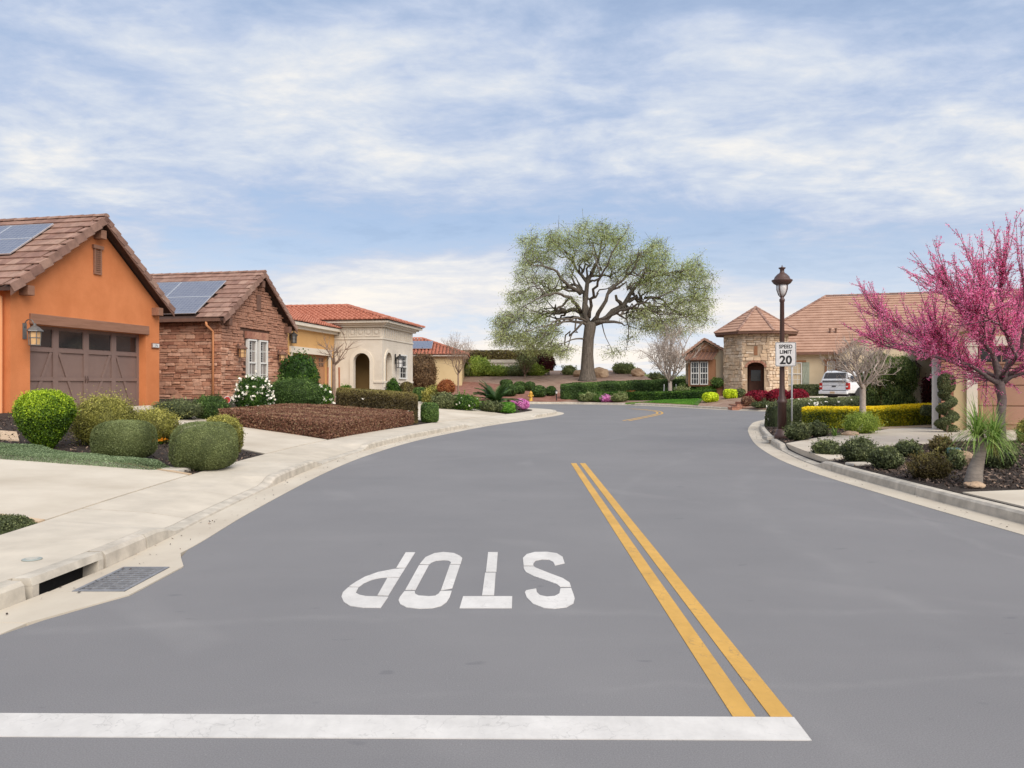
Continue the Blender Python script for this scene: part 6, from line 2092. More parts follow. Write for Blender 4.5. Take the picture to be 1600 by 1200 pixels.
def hedge(name, label, path, width, height, mat, lump=0.04, leaf=1.0, cover=2.2, tip=0.0, e=5.0, cat='hedge', loose=0.0, flat=0.0, flowers=None):
    """clipped hedge along a plan path"""
    SEED[0] += 1
    r = np.random.default_rng(SEED[0])
    ln = smooth_line(path, 0.3) if len(path) > 2 else np.linspace(path[0], path[1], 12)
    s = np.concatenate([[0], np.cumsum(np.linalg.norm(np.diff(ln, axis=0), axis=1))]); Lh = s[-1]
    c0 = ln.mean(0); z0 = tz(*c0)
    per = 2 * height + width
    dd = ln[:, 1].min()
    lf = leafsize(dd, leaf)
    n = int(min(60000, cover * (per * Lh + 2 * width * height) / (0.25 * lf * lf)))
    tt = np.gradient(ln, axis=0); tt = tt / (np.linalg.norm(tt, axis=1)[:, None] + 1e-9)
    def place(sv, ang, f):
        """ang 0..pi over the section"""
        ex = np.minimum(sv, Lh - sv) / (width * 0.5)
        endf = np.clip(1 - np.clip(1 - ex, 0, 1) ** 4, 0.02, 1) ** 0.5
        x = np.interp(sv, s, ln[:, 0]); y = np.interp(sv, s, ln[:, 1])
        tx = np.interp(sv, s, tt[:, 0]); ty = np.interp(sv, s, tt[:, 1])
        c, si = np.cos(ang), np.sin(ang)
        rad = (np.abs(c) ** e + np.abs(si) ** e) ** (-1 / e)
        off = c * rad * width / 2 * f * endf; z = si * rad * height * f * (0.9 + 0.1 * endf)
        X = x - ty * off; Y = y + tx * off
        return np.stack([X - c0[0], Y - c0[1], z + terrain(X, Y) - z0], 1), np.stack([-ty * c, tx * c, si], 1)
    sv = r.uniform(0, Lh, n); w_ = np.array([height, width, height]) / per
    ang = np.where(r.random(n) < 2 * height / per, np.where(r.random(n) < 0.5, r.uniform(0, 0.25 * math.pi * 1.05, n), math.pi - r.uniform(0, 0.25 * math.pi * 1.05, n)), r.uniform(0.2 * math.pi, 0.8 * math.pi, n))
    q = np.stack([sv, np.cos(ang), np.sin(ang) * 1.3], 1)
    f = 1 + lumps(q, lump, 1.6, SEED[0]) - 0.12 * r.random(n) ** 2
    if loose: f = f + loose * np.maximum(0, r.normal(size=n)) ** 1.5 * 0.5
    P, N = place(sv, ang, f)
    zf = np.sin(ang) * (np.abs(np.cos(ang)) ** e + np.abs(np.sin(ang)) ** e) ** (-1 / e)
    t = 0.48 + 0.2 * r.normal(size=n) + 0.22 * lumps(q, 1.0, 2.5, SEED[0] + 3)
    if tip: t = t - 0.2 + tip * np.clip((zf - 0.74) * 4, 0, 1) * (0.6 + 0.6 * r.random(n))
    ns, na = max(8, int(Lh / 0.4)), 9
    SV = np.repeat(np.linspace(0.02, Lh - 0.02, ns), na); AN = np.tile(np.linspace(0, math.pi, na), ns)
    E, _ = place(SV, AN, np.full(len(SV), 0.86))
    ef = [(i * na + j, (i + 1) * na + j, (i + 1) * na + j + 1, i * na + j + 1) for i in range(ns - 1) for j in range(na - 1)]
    ef += [tuple(range(na)), tuple((ns - 1) * na + j for j in range(na))]
    me = leaf_mesh(name, P, unit(N + 0.7 * r.normal(size=N.shape)), lf * r.uniform(0.7, 1.25, n), 0.55, t, LM[mat], (E, ef, 0.1 + 0.3 * r.random(len(ef))))  # low core tints put the hedge's inner leaf shadow into the colour
    o = link(name, me); o.location = (c0[0], c0[1], z0)
    tag(o, label, cat)
    if flowers:
        fm, nf, fs = flowers
        k = r.choice(n, nf, replace=False)
        c = np.repeat(P[k] * 1.0 + N[k] * 0.02, 4, axis=0) + r.normal(size=(nf * 4, 3)) * fs * 0.35
        link('blossoms', leaf_mesh('blossom', c, r.normal(size=c.shape) + np.array([0, -0.6, 0.5]), fs, 0.9, r.random(len(c)), LM[fm], None, 'square'), o)
    return o


def cover_patch(name, label, poly, height, mat, dens=1.0, leaf=1.0, kind='stuff', cat=None, upright=False, leafabs=None, aspect=0.5, flat_top=False, noiseamp=0.5):
    """ground cover or flat-topped mass over a plan polygon"""
    SEED[0] += 1
    r = np.random.default_rng(SEED[0])
    xs = [p[0] for p in poly]; ys = [p[1] for p in poly]
    A = (max(xs) - min(xs)) * (max(ys) - min(ys))
    dd = float(np.mean(ys)); lf = leafabs or leafsize(dd, leaf)
    n = int(min(90000, dens * A / (0.25 * lf * lf)))
    x = r.uniform(min(xs), max(xs), n); y = r.uniform(min(ys), max(ys), n)
    m = inside(x, y, poly); x, y = x[m], y[m]
    c0 = (np.mean(xs), np.mean(ys)); z0 = tz(*c0)
    edge = seg_dist(x, y, np.array(list(poly) + [poly[0]]))
    pp = np.stack([x, y, 0 * x], 1)
    if flat_top:
        # points spread over top and over the sides
        side = edge < lf * 2.5
        k = np.where(side, r.random(len(x)), 1 - 0.18 * r.random(len(x)) ** 2)
        hh = height * k * (1 + lumps(pp, 0.05, 2.2, SEED[0])) * (1 - 0.10 * np.exp(-edge / 0.08))
    else:
        hh = height * (1 - noiseamp + noiseamp * (0.5 + 0.5 * lumps(pp, 1.0, 3.2, SEED[0]))) * np.clip(edge / (height * 1.2), 0.15, 1) * r.uniform(0.55, 1.0, len(x))
    P = np.stack([x - c0[0], y - c0[1], terrain(x, y) - z0 + hh], 1)
    N = unit(np.array([0, 0, 1.0]) + 0.75 * r.normal(size=P.shape))
    if upright: N = unit(r.normal(size=P.shape) * np.array([1, 1, 0.25]))
    t = 0.48 + 0.2 * r.normal(size=len(x)) + 0.25 * lumps(pp, 1.0, 2.0, SEED[0] + 2)
    extra = None
    if flat_top:
        q = len(poly)
        ins_ = 0.03
        cx, cy_ = c0
        pt = [((px_ - cx) * (1 - ins_), (py_ - cy_) * (1 - ins_)) for px_, py_ in poly]
        ev = [(a, b_, tz(a + cx, b_ + cy_) - z0 + height * 0.80) for a, b_ in pt] + [(a, b_, tz(a + cx, b_ + cy_) - z0 - 0.05) for a, b_ in pt]
        ef = [tuple(range(q))] + [(i, (i + 1) % q, q + (i + 1) % q, q + i) for i in range(q)]
        extra = (ev, ef, [0.2] * len(ef))  # core's low tint stands for leaf shadow inside the mass
        # dense side faces
        P2, N2 = [], []
        per = np.array(list(poly) + [poly[0]]); L_ = np.linalg.norm(np.diff(per, axis=0), axis=1)
        for i in range(q):
            k = int(3.0 * L_[i] * height / (0.25 * lf * lf))
            f = r.random(k); a, b_ = per[i], per[i + 1]
            X = a[0] + (b_[0] - a[0]) * f; Y = a[1] + (b_[1] - a[1]) * f
            nx, ny = (b_[1] - a[1]) / L_[i], -(b_[0] - a[0]) / L_[i]
            jit = r.normal(size=k) * 0.03 - 0.02
            P2.append(np.stack([X + nx * jit - cx, Y + ny * jit - cy_, terrain(X * 0.98 + cx * 0.02, Y * 0.98 + cy_ * 0.02) - z0 + height * 0.96 * r.random(k)], 1))
            N2.append(np.tile([nx, ny, 0.2], (k, 1)))
        P2 = np.concatenate(P2); N2 = unit(np.concatenate(N2) + 0.7 * r.normal(size=P2.shape))
        P = np.concatenate([P, P2]); N = np.concatenate([N, N2]); t = np.concatenate([t, 0.45 + 0.2 * r.normal(size=len(P2))])
    me = leaf_mesh(name, P, N, lf * r.uniform(0.7, 1.25, len(P)), aspect, t, LM[mat], extra)
    o = link(name, me); o.location = (c0[0], c0[1], z0)
    if kind: o['kind'] = kind
    o['label'] = label
    if cat: o['category'] = cat
    return o


G = lambda px, py, dm=3.0: tuple(ground(px, py, dm)[:2])

# ---- left gardens
shrub('round_shrub', 'round clipped shrub with bright yellow-green top, nearest the orange wall', 'shrub', 63, 704, 103, 92, 'ball', 2.5, 0.035, 0.07, 0.95, 1.35, 2.4, 0.62, 0.55, 0.45)
shrub('loose_shrub', 'loose olive shrub behind the round clipped shrub', 'shrub', 158, 700, 112, 78, 'olive', 2.2, 0.10, 0.22, 0.9, 1.0, 1.7, 0.3, 0.40, 0, 'olive shrubs')
shrub('loose_shrub', 'low olive shrub spilling behind the two clipped mounds', 'shrub', 232, 694, 96, 52, 'olive', 2.2, 0.10, 0.20, 0.8, 1.0, 1.7, 0.3, 0.40, 0, 'olive shrubs')
shrub('clipped_mound', 'grey-green clipped mound shrub, left of the two by the walk', 'shrub', 188, 722, 102, 62, 'sagegreen', 3.3, 0.015, 0.02, 1.0, 0.72, 2.9, 0.12, 0.42, 0, 'clipped mounds', 0.07)
shrub('clipped_mound', 'grey-green clipped mound shrub, larger one nearest the sidewalk', 'shrub', 314, 738, 107, 76, 'sagegreen', 3.3, 0.015, 0.02, 1.0, 0.72, 2.9, 0.12, 0.42, 0, 'clipped mounds', 0.07)
shrub('loose_shrub', 'yellow-green shrub peeking out behind the larger clipped mound', 'shrub', 345, 716, 66, 64, 'olive', 2.6, 0.06, 0.08, 0.9, 1.0, 2.0, 0.4, 0.45, 0, 'olive shrubs')
shrub('low_shrub', 'spreading green shrub at the corner of the orange wall', 'shrub', 274, 657, 80, 30, 'dark', 2.2, 0.12, 0.2, 0.7, 1.0, 1.8, 0.25)
shrub('low_shrub', 'green shrub below the salmon downspout', 'shrub', 328, 657, 60, 37, 'hedge', 2.2, 0.1, 0.15, 0.7, 1.0, 1.9, 0.1)
shrub('rose_bush', 'green bush covered in white roses by the stone house', 'shrub', 396, 646, 64, 54, 'green', 2.4, 0.08, 0.1, 0.7, 1.1, 2.2, 0.1, flowers=('white', 210, 0.062), group='white flowering bushes')
shrub('feathery_hedge', 'fine green feathery hedge right of the white roses', 'hedge', 458, 646, 84, 52, 'hedge', 3.2, 0.05, 0.12, 0.6, 0.9, 2.5, 0.2)
shrub('rose_bush', 'small white flowering bush beside the staked young tree', 'shrub', 505, 646, 30, 44, 'green', 2.4, 0.1, 0.1, 0.9, 1.1, 2.2, flowers=('white', 80, 0.062), group='white flowering bushes')
shrub('laurel_bush', 'dark glossy green bush in front of the cedar garage door', 'shrub', 465, 634, 64, 80, 'green', 2.3, 0.09, 0.12, 0.9, 1.4, 2.0, 0.1)
brown_poly = [G(342, 663), G(430, 676), G(511, 687), G(575, 676.5), G(645, 663.5), G(640, 654), G(560, 651), G(440, 651)]
cover_patch('brown_hedge', 'low flat clipped brown hedge at the driveway corner', brown_poly, 0.46, 'brown', 2.4, 1.15, None, 'hedge', flat_top=True)
hedge('dark_hedge', 'waist-high dark hedge with green top behind the brown hedge', [G(527, 652), G(590, 657), G(653, 661)], 1.0, 1.08, 'bronze', 0.03, 1.0, 2.5, 0.55, 6, flowers=('white', 22, 0.045))
shrub('box_shrub', 'boxy green clipped shrub at the end of the dark hedge', 'shrub', 671, 661, 29, 31, 'hedge', 4.5, 0.02, 0.02, 1.0, 0.9, 2.6)
cover_patch('ground_cover', 'grey-green creeping ground cover beside the lower left driveway', [G(-40, 699), G(60, 704), G(150, 717), G(240, 727), G(276, 735), G(236, 737.5), G(120, 728.5), G(-40, 717)], 0.16, 'blue', 2.6, 0.85)
cover_patch('ground_cover', 'dark creeping ground cover at the lower left edge', [G(-60, 812), G(40, 815), G(64, 818.5), G(20, 836), G(-60, 862)], 0.10, 'dark', 2.4, 0.9)
shrub('small_shrub', 'small green shrub at the foot of the cream wall', 'shrub', 537, 616, 22, 20, 'green', 2.3, 0.1, 0.1, 1, 1.1, at=(-9.15, 42.2, tz(-9.15, 42.2)))
shrub('cone_shrub', 'bright green cone shrub beside the cream porch corner', 'shrub', 613, 617, 24, 34, 'green', 1.7, 0.08, 0.1, 1, 1.1, 2.2, 0.2, 0.35, at=(-6.55, 42.3, tz(-6.55, 42.3)))
shrub('ball_topiary', 'dark olive ball topiary below the cream house window', 'shrub', 634, 616, 26, 31, 'bronze', 2.4, 0.02, 0.02, 1, 1.0, at=(-5.95, 43.4, tz(-5.95, 43.4)))
shrub('brown_shrub', 'tall twiggy brown shrub at the end of the cream house', 'shrub', 660, 610, 42, 54, 'tanbrown', 3.2, 0.06, 0.12, 1, 1.0, 1.6, -0.1)
shrub('low_hedge', 'small dark green clipped block beyond the dark hedge', 'hedge', 656, 628, 22, 22, 'hedge', 5, 0.02, 0.02, 1, 1.0)
shrub('garden_shrub', 'yellowish loose shrub left of the rust-leaved tree', 'shrub', 676, 634, 34, 30, 'olive', 2.2, 0.12, 0.2, 0.9, 1.0, 1.7)
shrub('garden_shrub', 'dark low shrub below the rust-leaved tree', 'shrub', 694, 640, 40, 24, 'dark', 2.2, 0.12, 0.15, 0.8)
shrub('garden_shrub', 'green shrub dotted with white flowers left of the sago palm', 'shrub', 724, 642, 46, 24, 'green', 2.2, 0.14, 0.2, 0.8, flowers=('white', 26, 0.055))
shrub('garden_shrub', 'low olive shrub in front of the sago palm', 'shrub', 768, 645, 34, 17, 'dark', 2.3, 0.08, 0.1, 0.8)
shrub('box_shrub', 'fresh green clipped block at the corner tip', 'shrub', 791, 645.5, 28, 16, 'grass', 5, 0.03, 0.05, 0.8, 1.0, 2.4)
shrub('flowering_shrub', 'magenta flowering mound at the corner tip', 'shrub', 812, 641, 32, 17, 'magenta', 2.4, 0.05, 0.05, 0.8, 1.0, 2.4)
for i, (px, py, w, h) in enumerate(((791, 604, 21, 10), (794, 621, 30, 20), (812, 608, 20, 11), (812, 617, 17, 14), (828, 612, 18, 15), (842, 622.5, 25, 19), (861, 620, 17, 16))):
    lab = ['smallest dark round bush, uppermost on the red slope', 'largest dark round bush left of the hydrant', 'round bush at the back of the cluster on the red slope', 'round bush between the two largest beside the hydrant',
           'dark round bush directly above the hydrant', 'dark round bush just right of the hydrant', 'dark round bush at the left end of the long hedge'][i]
    shrub('round_bush', lab, 'shrub', px, py, w, h, 'hedge', 2.3, 0.02, 0.02, 1, 0.9, 2.4, 0.1, group='round bushes by the hydrant', dmin=45)

# ---- hill and far gardens
SEL = dict(dmin=45)
hedge('tall_hedge', 'long dark flat-topped hedge wall on the hill crest', [(-6.5, 93), (-1, 93), (5.0, 93)], 1.4, 2.5, 'bronze', 0.02, 1.1, 2.0, 0, 7)
bw = MB().box(-2.0, 2.0, 0, 0.4, -0.5, 1.0).box(-2.1, 2.1, -0.1, 0.5, 1.001, 1.35)
b = Vector(ray(788, 572, 86)); o = bw.build('garden_wall', M['cream_trim']); o.location = (b.x, b.y, tz(b.x, b.y)); tag(o, 'pale low garden wall in front of the dark hilltop hedge', 'wall')
for px, py, w, h, m, lab in ((700, 590, 46, 26, 'sagegreen', 'grey-green shrub left of the crape myrtle on the hill'), (745, 586, 44, 30, 'feather', 'green bushy shrub at the left end of the hilltop hedge'),
                             (728, 590, 40, 18, 'sagegreen', 'sage shrub at the foot of the green bushy shrub'), (775, 587, 42, 16, 'feather', 'low green shrub below the pale garden wall'),
                             (806, 587, 40, 16, 'sagegreen', 'low sage shrub right of the pale garden wall'), (838, 587, 34, 20, 'feather', 'feathery yellow-green shrub beside the plum tree'),
                             (666, 594, 30, 30, 'hedge', 'dark shrub against the yellow house wall'), (685, 598, 26, 22, 'bronze', 'bronze shrub above the rust-leaved tree'),
                             (974, 582, 36, 17, 'sagegreen', 'dark shrub between the boulders right of the oak'), (1026, 583, 24, 14, 'dark', 'small dark shrub right of the last boulder'),
                             (890, 581, 22, 14, 'sagegreen', 'dark shrub left of the oak trunk')):
    shrub('hill_shrub', lab, 'shrub', px, py, w, h, m, 2.2, 0.12, 0.18, 0.8, 1.0, 2.0, group='shrubs on the hill', at=(ray(px, py, 82).x, 82, tz(ray(px, py, 82).x, 82) - 0.1))
# distant tree line beyond the hill
hedge('far_tree_line', 'hazy line of trees beyond the bare tree', [(19, 122), (28, 123), (44, 122)], 5, 2.2, 'sagegreen', 0.12, 1.0, 1.6, 0, 2.5, cat='trees', loose=0.1)
hedge('long_hedge', 'long green hedge below the oak along the far curb', [(4.0, 63.0), (7.5, 63.4), (11, 62.2), (14.5, 60.3)], 1.3, 1.25, 'hedge', 0.03, 1.0, 2.2, 0.2, 6)
hedge('front_hedge', 'low clipped green hedge in front of the long hedge', [(5.3, 61.75), (7.8, 61.4), (10.2, 59.6), (12.2, 57.6), (14.6, 55.2)], 0.8, 0.62, 'green', 0.02, 1.0, 2.4, 0.15, 7)
for px, py, w, h, m, lab in ((920, 629.5, 26, 12, 'sagegreen', 'sage tuft at the left in front of the low clipped hedge'), (938, 629, 18, 10, 'hedge', 'green tuft between the sage tuft and the pink flowers'),
                             (968, 629, 24, 13, 'sagegreen', 'sage tuft right of the pink flowers'), (988, 625, 26, 11, 'rust', 'brownish shrub where the lawn begins'), (1010, 622, 13, 7, 'hedge', 'tiny round shrub on the lawn edge'),
                             (950, 631, 23, 8, 'magenta', 'pink flowering mound by the far curb')):
    shrub('border_plant', lab, 'plant', px, py, w, h, m, 2.2, 0.12, 0.15, 0.8, 1.0, 2.0, group='border plants along the far curb', dmin=45)
hedge('house_hedge', 'dark clipped hedge under the bay window', [(11.9, 59.4), (13.6, 58.3), (15.2, 57.4)], 0.8, 0.75, 'green', 0.03)
shrub('sage_shrub', 'sage green shrub beside the bare tree trunk', 'shrub', 1069, 622, 28, 17, 'sagegreen', 2.3, 0.1, 0.15, 0.8, dmin=40)
shrub('lime_ball', 'bright lime yellow ball shrub on the lawn edge', 'shrub', 1111, 629, 26, 15, 'lime', 3.0, 0.02, 0.02, 1, 1.0, 2.4, dmin=40)
shrub('lime_block', 'bright lime green clipped block left of the steps', 'shrub', 1142, 623, 21, 14, 'lime', 5, 0.02, 0.02, 1, 1.0, 2.4, dmin=40)
shrub('sage_ball', 'olive ball shrub left of the tower door', 'shrub', 1158, 621, 15, 13, 'dark', 3, 0.02, 0.05, 1, dmin=40)
shrub('brown_block', 'brown clipped block right of the brick steps', 'shrub', 1169, 635, 20, 15, 'brown', 5, 0.03, 0.04, 0.8, dmin=40)
for px, py, w, h, lab in ((1186, 633, 42, 21, 'crimson shrub left of the street lamp'), (1217, 632, 36, 23, 'crimson shrub behind the street lamp'), (1247, 631, 36, 21, 'crimson shrub right of the street lamp')):
    shrub('crimson_shrub', lab, 'shrub', px, py, w, h, 'crimson', 2.4, 0.07, 0.08, 0.8, 1.0, 2.3, 0.1, group='crimson shrubs', dmin=40)
hedge('wall_hedge', 'dark clipped hedge under the shuttered window', [(20.9, 57.4), (23, 56.7), (25.2, 56.0)], 0.8, 0.85, 'dark', 0.02, 1.0, 2.2, 0.1, 7)
shrub('low_shrub', 'low sage ground shrub in front of the crimson shrubs', 'shrub', 1196, 641, 44, 9, 'dark', 2.4, 0.08, 0.1, 0.6, dmin=40)

# ---- right gardens
hedge('olive_hedge', 'rounded olive hedge behind the street lamp', [(8.95, 25.6), (10.2, 27.6), (12.0, 30.0), (14.6, 32.0), (17.5, 33.2)], 1.25, 0.86, 'dark', 0.04, 0.9, 2.4, 0.45, 3.4, flowers=('white', 120, 0.05))
hedge('golden_hedge', 'clipped hedge with golden yellow top on the right', [G(1253, 669), G(1320, 669), G(1400, 666), (14.3, 25.6)], 0.85, 0.68, 'gold', 0.03, 1.25, 2.2, 1.0, 5)
shrub('dark_shrub', 'dark shrub at the foot of the speed sign', 'shrub', 1249, 689, 42, 26, 'dark', 2.3, 0.1, 0.12, 0.8, 1.2, 2.0, 0.2, group='dark bed shrubs')
shrub('dark_shrub', 'dark shrub in front of the golden hedge end', 'shrub', 1279, 683, 32, 22, 'dark', 2.3, 0.1, 0.12, 0.8, 1.2, 2.0, 0.2, group='dark bed shrubs')
shrub('feathery_shrub', 'feathery lime green shrub around the pale bare tree', 'shrub', 1348, 679, 56, 33, 'feather', 2.0, 0.12, 0.25, 0.8, 0.9, 1.9)
for px, py, w, h, m, lab in ((1295, 717, 48, 27, 'dark', 'leftmost dark shrub in the near right bed'), (1345, 724, 58, 36, 'dark', 'broad dark shrub, second from the left in the near right bed'), (1387, 735, 50, 34, 'dark', 'dark shrub in front of the utility lid'),
                             (1420, 716, 44, 26, 'dark', 'dark shrub at the back middle of the near right bed'), (1456, 752, 66, 40, 'bronze', 'olive shrub nearest the right curb'), (1474, 714, 42, 30, 'bronze', 'olive shrub behind the one nearest the curb'),
                             (1494, 736, 30, 32, 'dark', 'small dark shrub left of the palm trunk'), (1565, 735, 58, 42, 'dark', 'dark shrub right of the palm trunk')):
    shrub('bed_shrub', lab, 'shrub', px, py, w, h, m, 2.2, 0.13, 0.2, 0.85, 1.35, 1.9, 0.3, group='shrubs in the right bed')
shrub('yellow_shrub', 'yellow-green shrub at the right edge of the picture', 'shrub', 1604, 694, 30, 36, 'olive', 2.2, 0.1, 0.2, 0.9, 1.0, 1.8)
shrub('clipped_dome', 'low green dome shrub behind the golden hedge', 'shrub', 1440, 636, 52, 12, 'hedge', 2.3, 0.02, 0.02, 0.8, 1.0, 2.3, at=(14.6, 27.6, tz(14.6, 27.6)))
shrub('clipped_block', 'small dark clipped block by the porch', 'shrub', 1449, 628, 24, 16, 'dark', 4, 0.02, 0.02, 0.8, 1.0, 2.3, at=(13.1, 24.2, tz(13.1, 24.2) + 0.35))


# ------------------------------------------------------------------ rocks, pot, mulch chips, grass
def boulder(px, py, w, h, label, d=None, name='boulder'):
    SEED[0] += 1
    b = Vector((ray(px, py, d).x, d, 0)) if d else ground(px, py)
    b.z = tz(b.x, b.y)
    bm = bmesh.new(); bmesh.ops.create_icosphere(bm, subdivisions=3, radius=1.0)
    P = np.array([v.co for v in bm.verts])
    f = 1 + lumps(P, 0.22, 1.4, SEED[0]) + lumps(P, 0.07, 4.0, SEED[0] + 1)
    rx = w / 2 / FPX * b.y; hz = h / FPX * b.y
    for v, k in zip(bm.verts, f):
        v.co = Vector((v.co.x * rx * k, v.co.y * rx * 0.8 * k, max(-0.15, (v.co.z * 0.62 * k + 0.38) * hz)))
    me = bpy.data.meshes.new(name); bm.to_mesh(me); bm.free()
    me.materials.append(M['boulder'])
    o = link(name, me); o.location = b
    tag(o, label, 'rock')

boulder(905, 582, 20, 11, 'tan boulder behind the left of the oak trunk', 80)
boulder(939, 581, 27, 15, 'large rusty boulder right of the oak trunk', 79)
boulder(997, 582, 22, 13, 'pale boulder farthest right of the oak', 79)
boulder(1036, 623.5, 26, 9, 'pale garden rock at the foot of the far bare tree')
boulder(1506, 728, 36, 24, 'sandstone rock beside the palm trunk')
boulder(1328, 681, 28, 8, 'flat sandstone rock in front of the feathery shrub')
boulder(1522, 762, 34, 10, 'small flat rock at the foot of the palm')
b = ground(1503, 716)
MB().lathe([(0.08, 0), (0.115, 0.07), (0.12, 0.165), (0.10, 0.18)], 16).build('garden_pot', M['teal'], None, True)
o = bpy.data.objects['garden_pot']; o.location = (8.4, 14.6, tz(8.4, 14.6)); tag(o, 'teal glazed pot behind the sandstone rock', 'pot')
MB().lathe([(0.07, 0.16), (0.098, 0.17)], 12).build('soil', M['mulch'], o)


def chips(name, label, poly, n, size):
    r = np.random.default_rng(SEED[0]); SEED[0] += 1
    xs = [p[0] for p in poly]; ys = [p[1] for p in poly]
    x = r.uniform(min(xs), max(xs), n); y = r.uniform(min(ys), max(ys), n)
    m = inside(x, y, poly); x, y = x[m], y[m]
    P = np.stack([x, y, terrain(x, y) + 0.012 + 0.012 * r.random(len(x))], 1)
    N = unit(np.array([0, 0, 1.0]) + 0.45 * r.normal(size=P.shape))
    me = leaf_mesh(name, P, N, size * r.uniform(0.4, 1.5, len(x)), 0.35, r.random(len(x)), chipmat, None, 'square')
    o = link(name, me); o['kind'] = 'stuff'; o['label'] = label

chipmat = leafmat('bark_chip', C(34, 28, 26), C(66, 54, 48), C(128, 108, 94), 0.0, 0.9)
rbk = [tuple(p) for p in R_BACK if 10.2 < p[1] < 14.7]
chips('bark_mulch', 'dark bark chips covering the near right bed', [(a + 0.05, c) for a, c in rbk] + [(8.2, 17.0), (10.6, 18.1), (14, 17.8), (14, 10.7), (7.4, 10.3)], 26000, 0.045)
chips('bark_mulch', 'dark bark chips around the street lamp', [(6.6, 18.8), (8.2, 20.5), (10.2, 22.1), (11.2, 24.0), (9.4, 24.8), (8.3, 25.0), (7.3, 21.5)], 6000, 0.06)
chips('bark_mulch', 'dark bark chips between the clipped mounds on the left', [(-5.05, 12.2), (-5.05, 15.3), (-8, 18), (-13, 20), (-14, 16.4), (-7.2, 13.3)], 9000, 0.045)
def litter(name, label, line, lo, hi, n, spans):
    r = np.random.default_rng(SEED[0]); SEED[0] += 1
    idx = [i for i, p in enumerate(line) if spans[0] < p[1] < spans[1] and abs(p[0]) < 14]
    i = r.choice(idx, n)
    off = r.uniform(lo, hi, n)
    tn = np.gradient(line, axis=0); tn /= np.linalg.norm(tn, axis=1)[:, None]
    P2 = line[i] + np.stack([-tn[i][:, 1], tn[i][:, 0]], 1) * off[:, None] + tn[i] * r.uniform(-0.12, 0.12, (n, 1))
    P = np.stack([P2[:, 0], P2[:, 1], np.full(n, 0.020)], 1)
    me = leaf_mesh(name, P, unit(np.array([0, 0, 1.0]) + 0.3 * r.normal(size=P.shape)), r.uniform(0.012, 0.04, n), 0.5, r.random(n), chipmat)
    o = link(name, me); o['kind'] = 'stuff'; o['label'] = label
litter('leaf_litter', 'scattered dry leaf bits in the left gutter', fine(L_LINE, 0.25), -0.34, -0.02, 260, (5.3, 32))
litter('leaf_litter', 'scattered dry leaf bits in the right gutter', fine(R_LINE, 0.25), 0.02, 0.34, 200, (7, 30))
cover_patch('lawn_grass', 'short mown blades on the far front lawn', [G(980, 632.8), G(1000, 629.5), G(1060, 622.5), G(1095, 622.5), G(1085, 633), (12.0, 52.9), (11.2, 55.2), (9.7, 57.9)], 0.07, 'grass', 1.2, 0.6, upright=True, noiseamp=0.2)


# ------------------------------------------------------------------ trees
def tree_obj(name, label, base, trunk_mb, bark, crown=None, cat='tree', smooth=True):
    e = tag(empty(name, base), label, cat)
    trunk_mb.build('trunk', bark, e, smooth)
    if crown is not None: link('crown', crown, e)
    return e


def wiggle(p, q, n, amp, r):
    p, q = Vector(p), Vector(q)
    L_ = (q - p).length
    out = [p]
    for i in range(1, n):
        t = i / n
        out.append(p.lerp(q, t) + Vector(r.normal(size=3)) * amp * L_ * math.sin(math.pi * t))
    return out + [q]


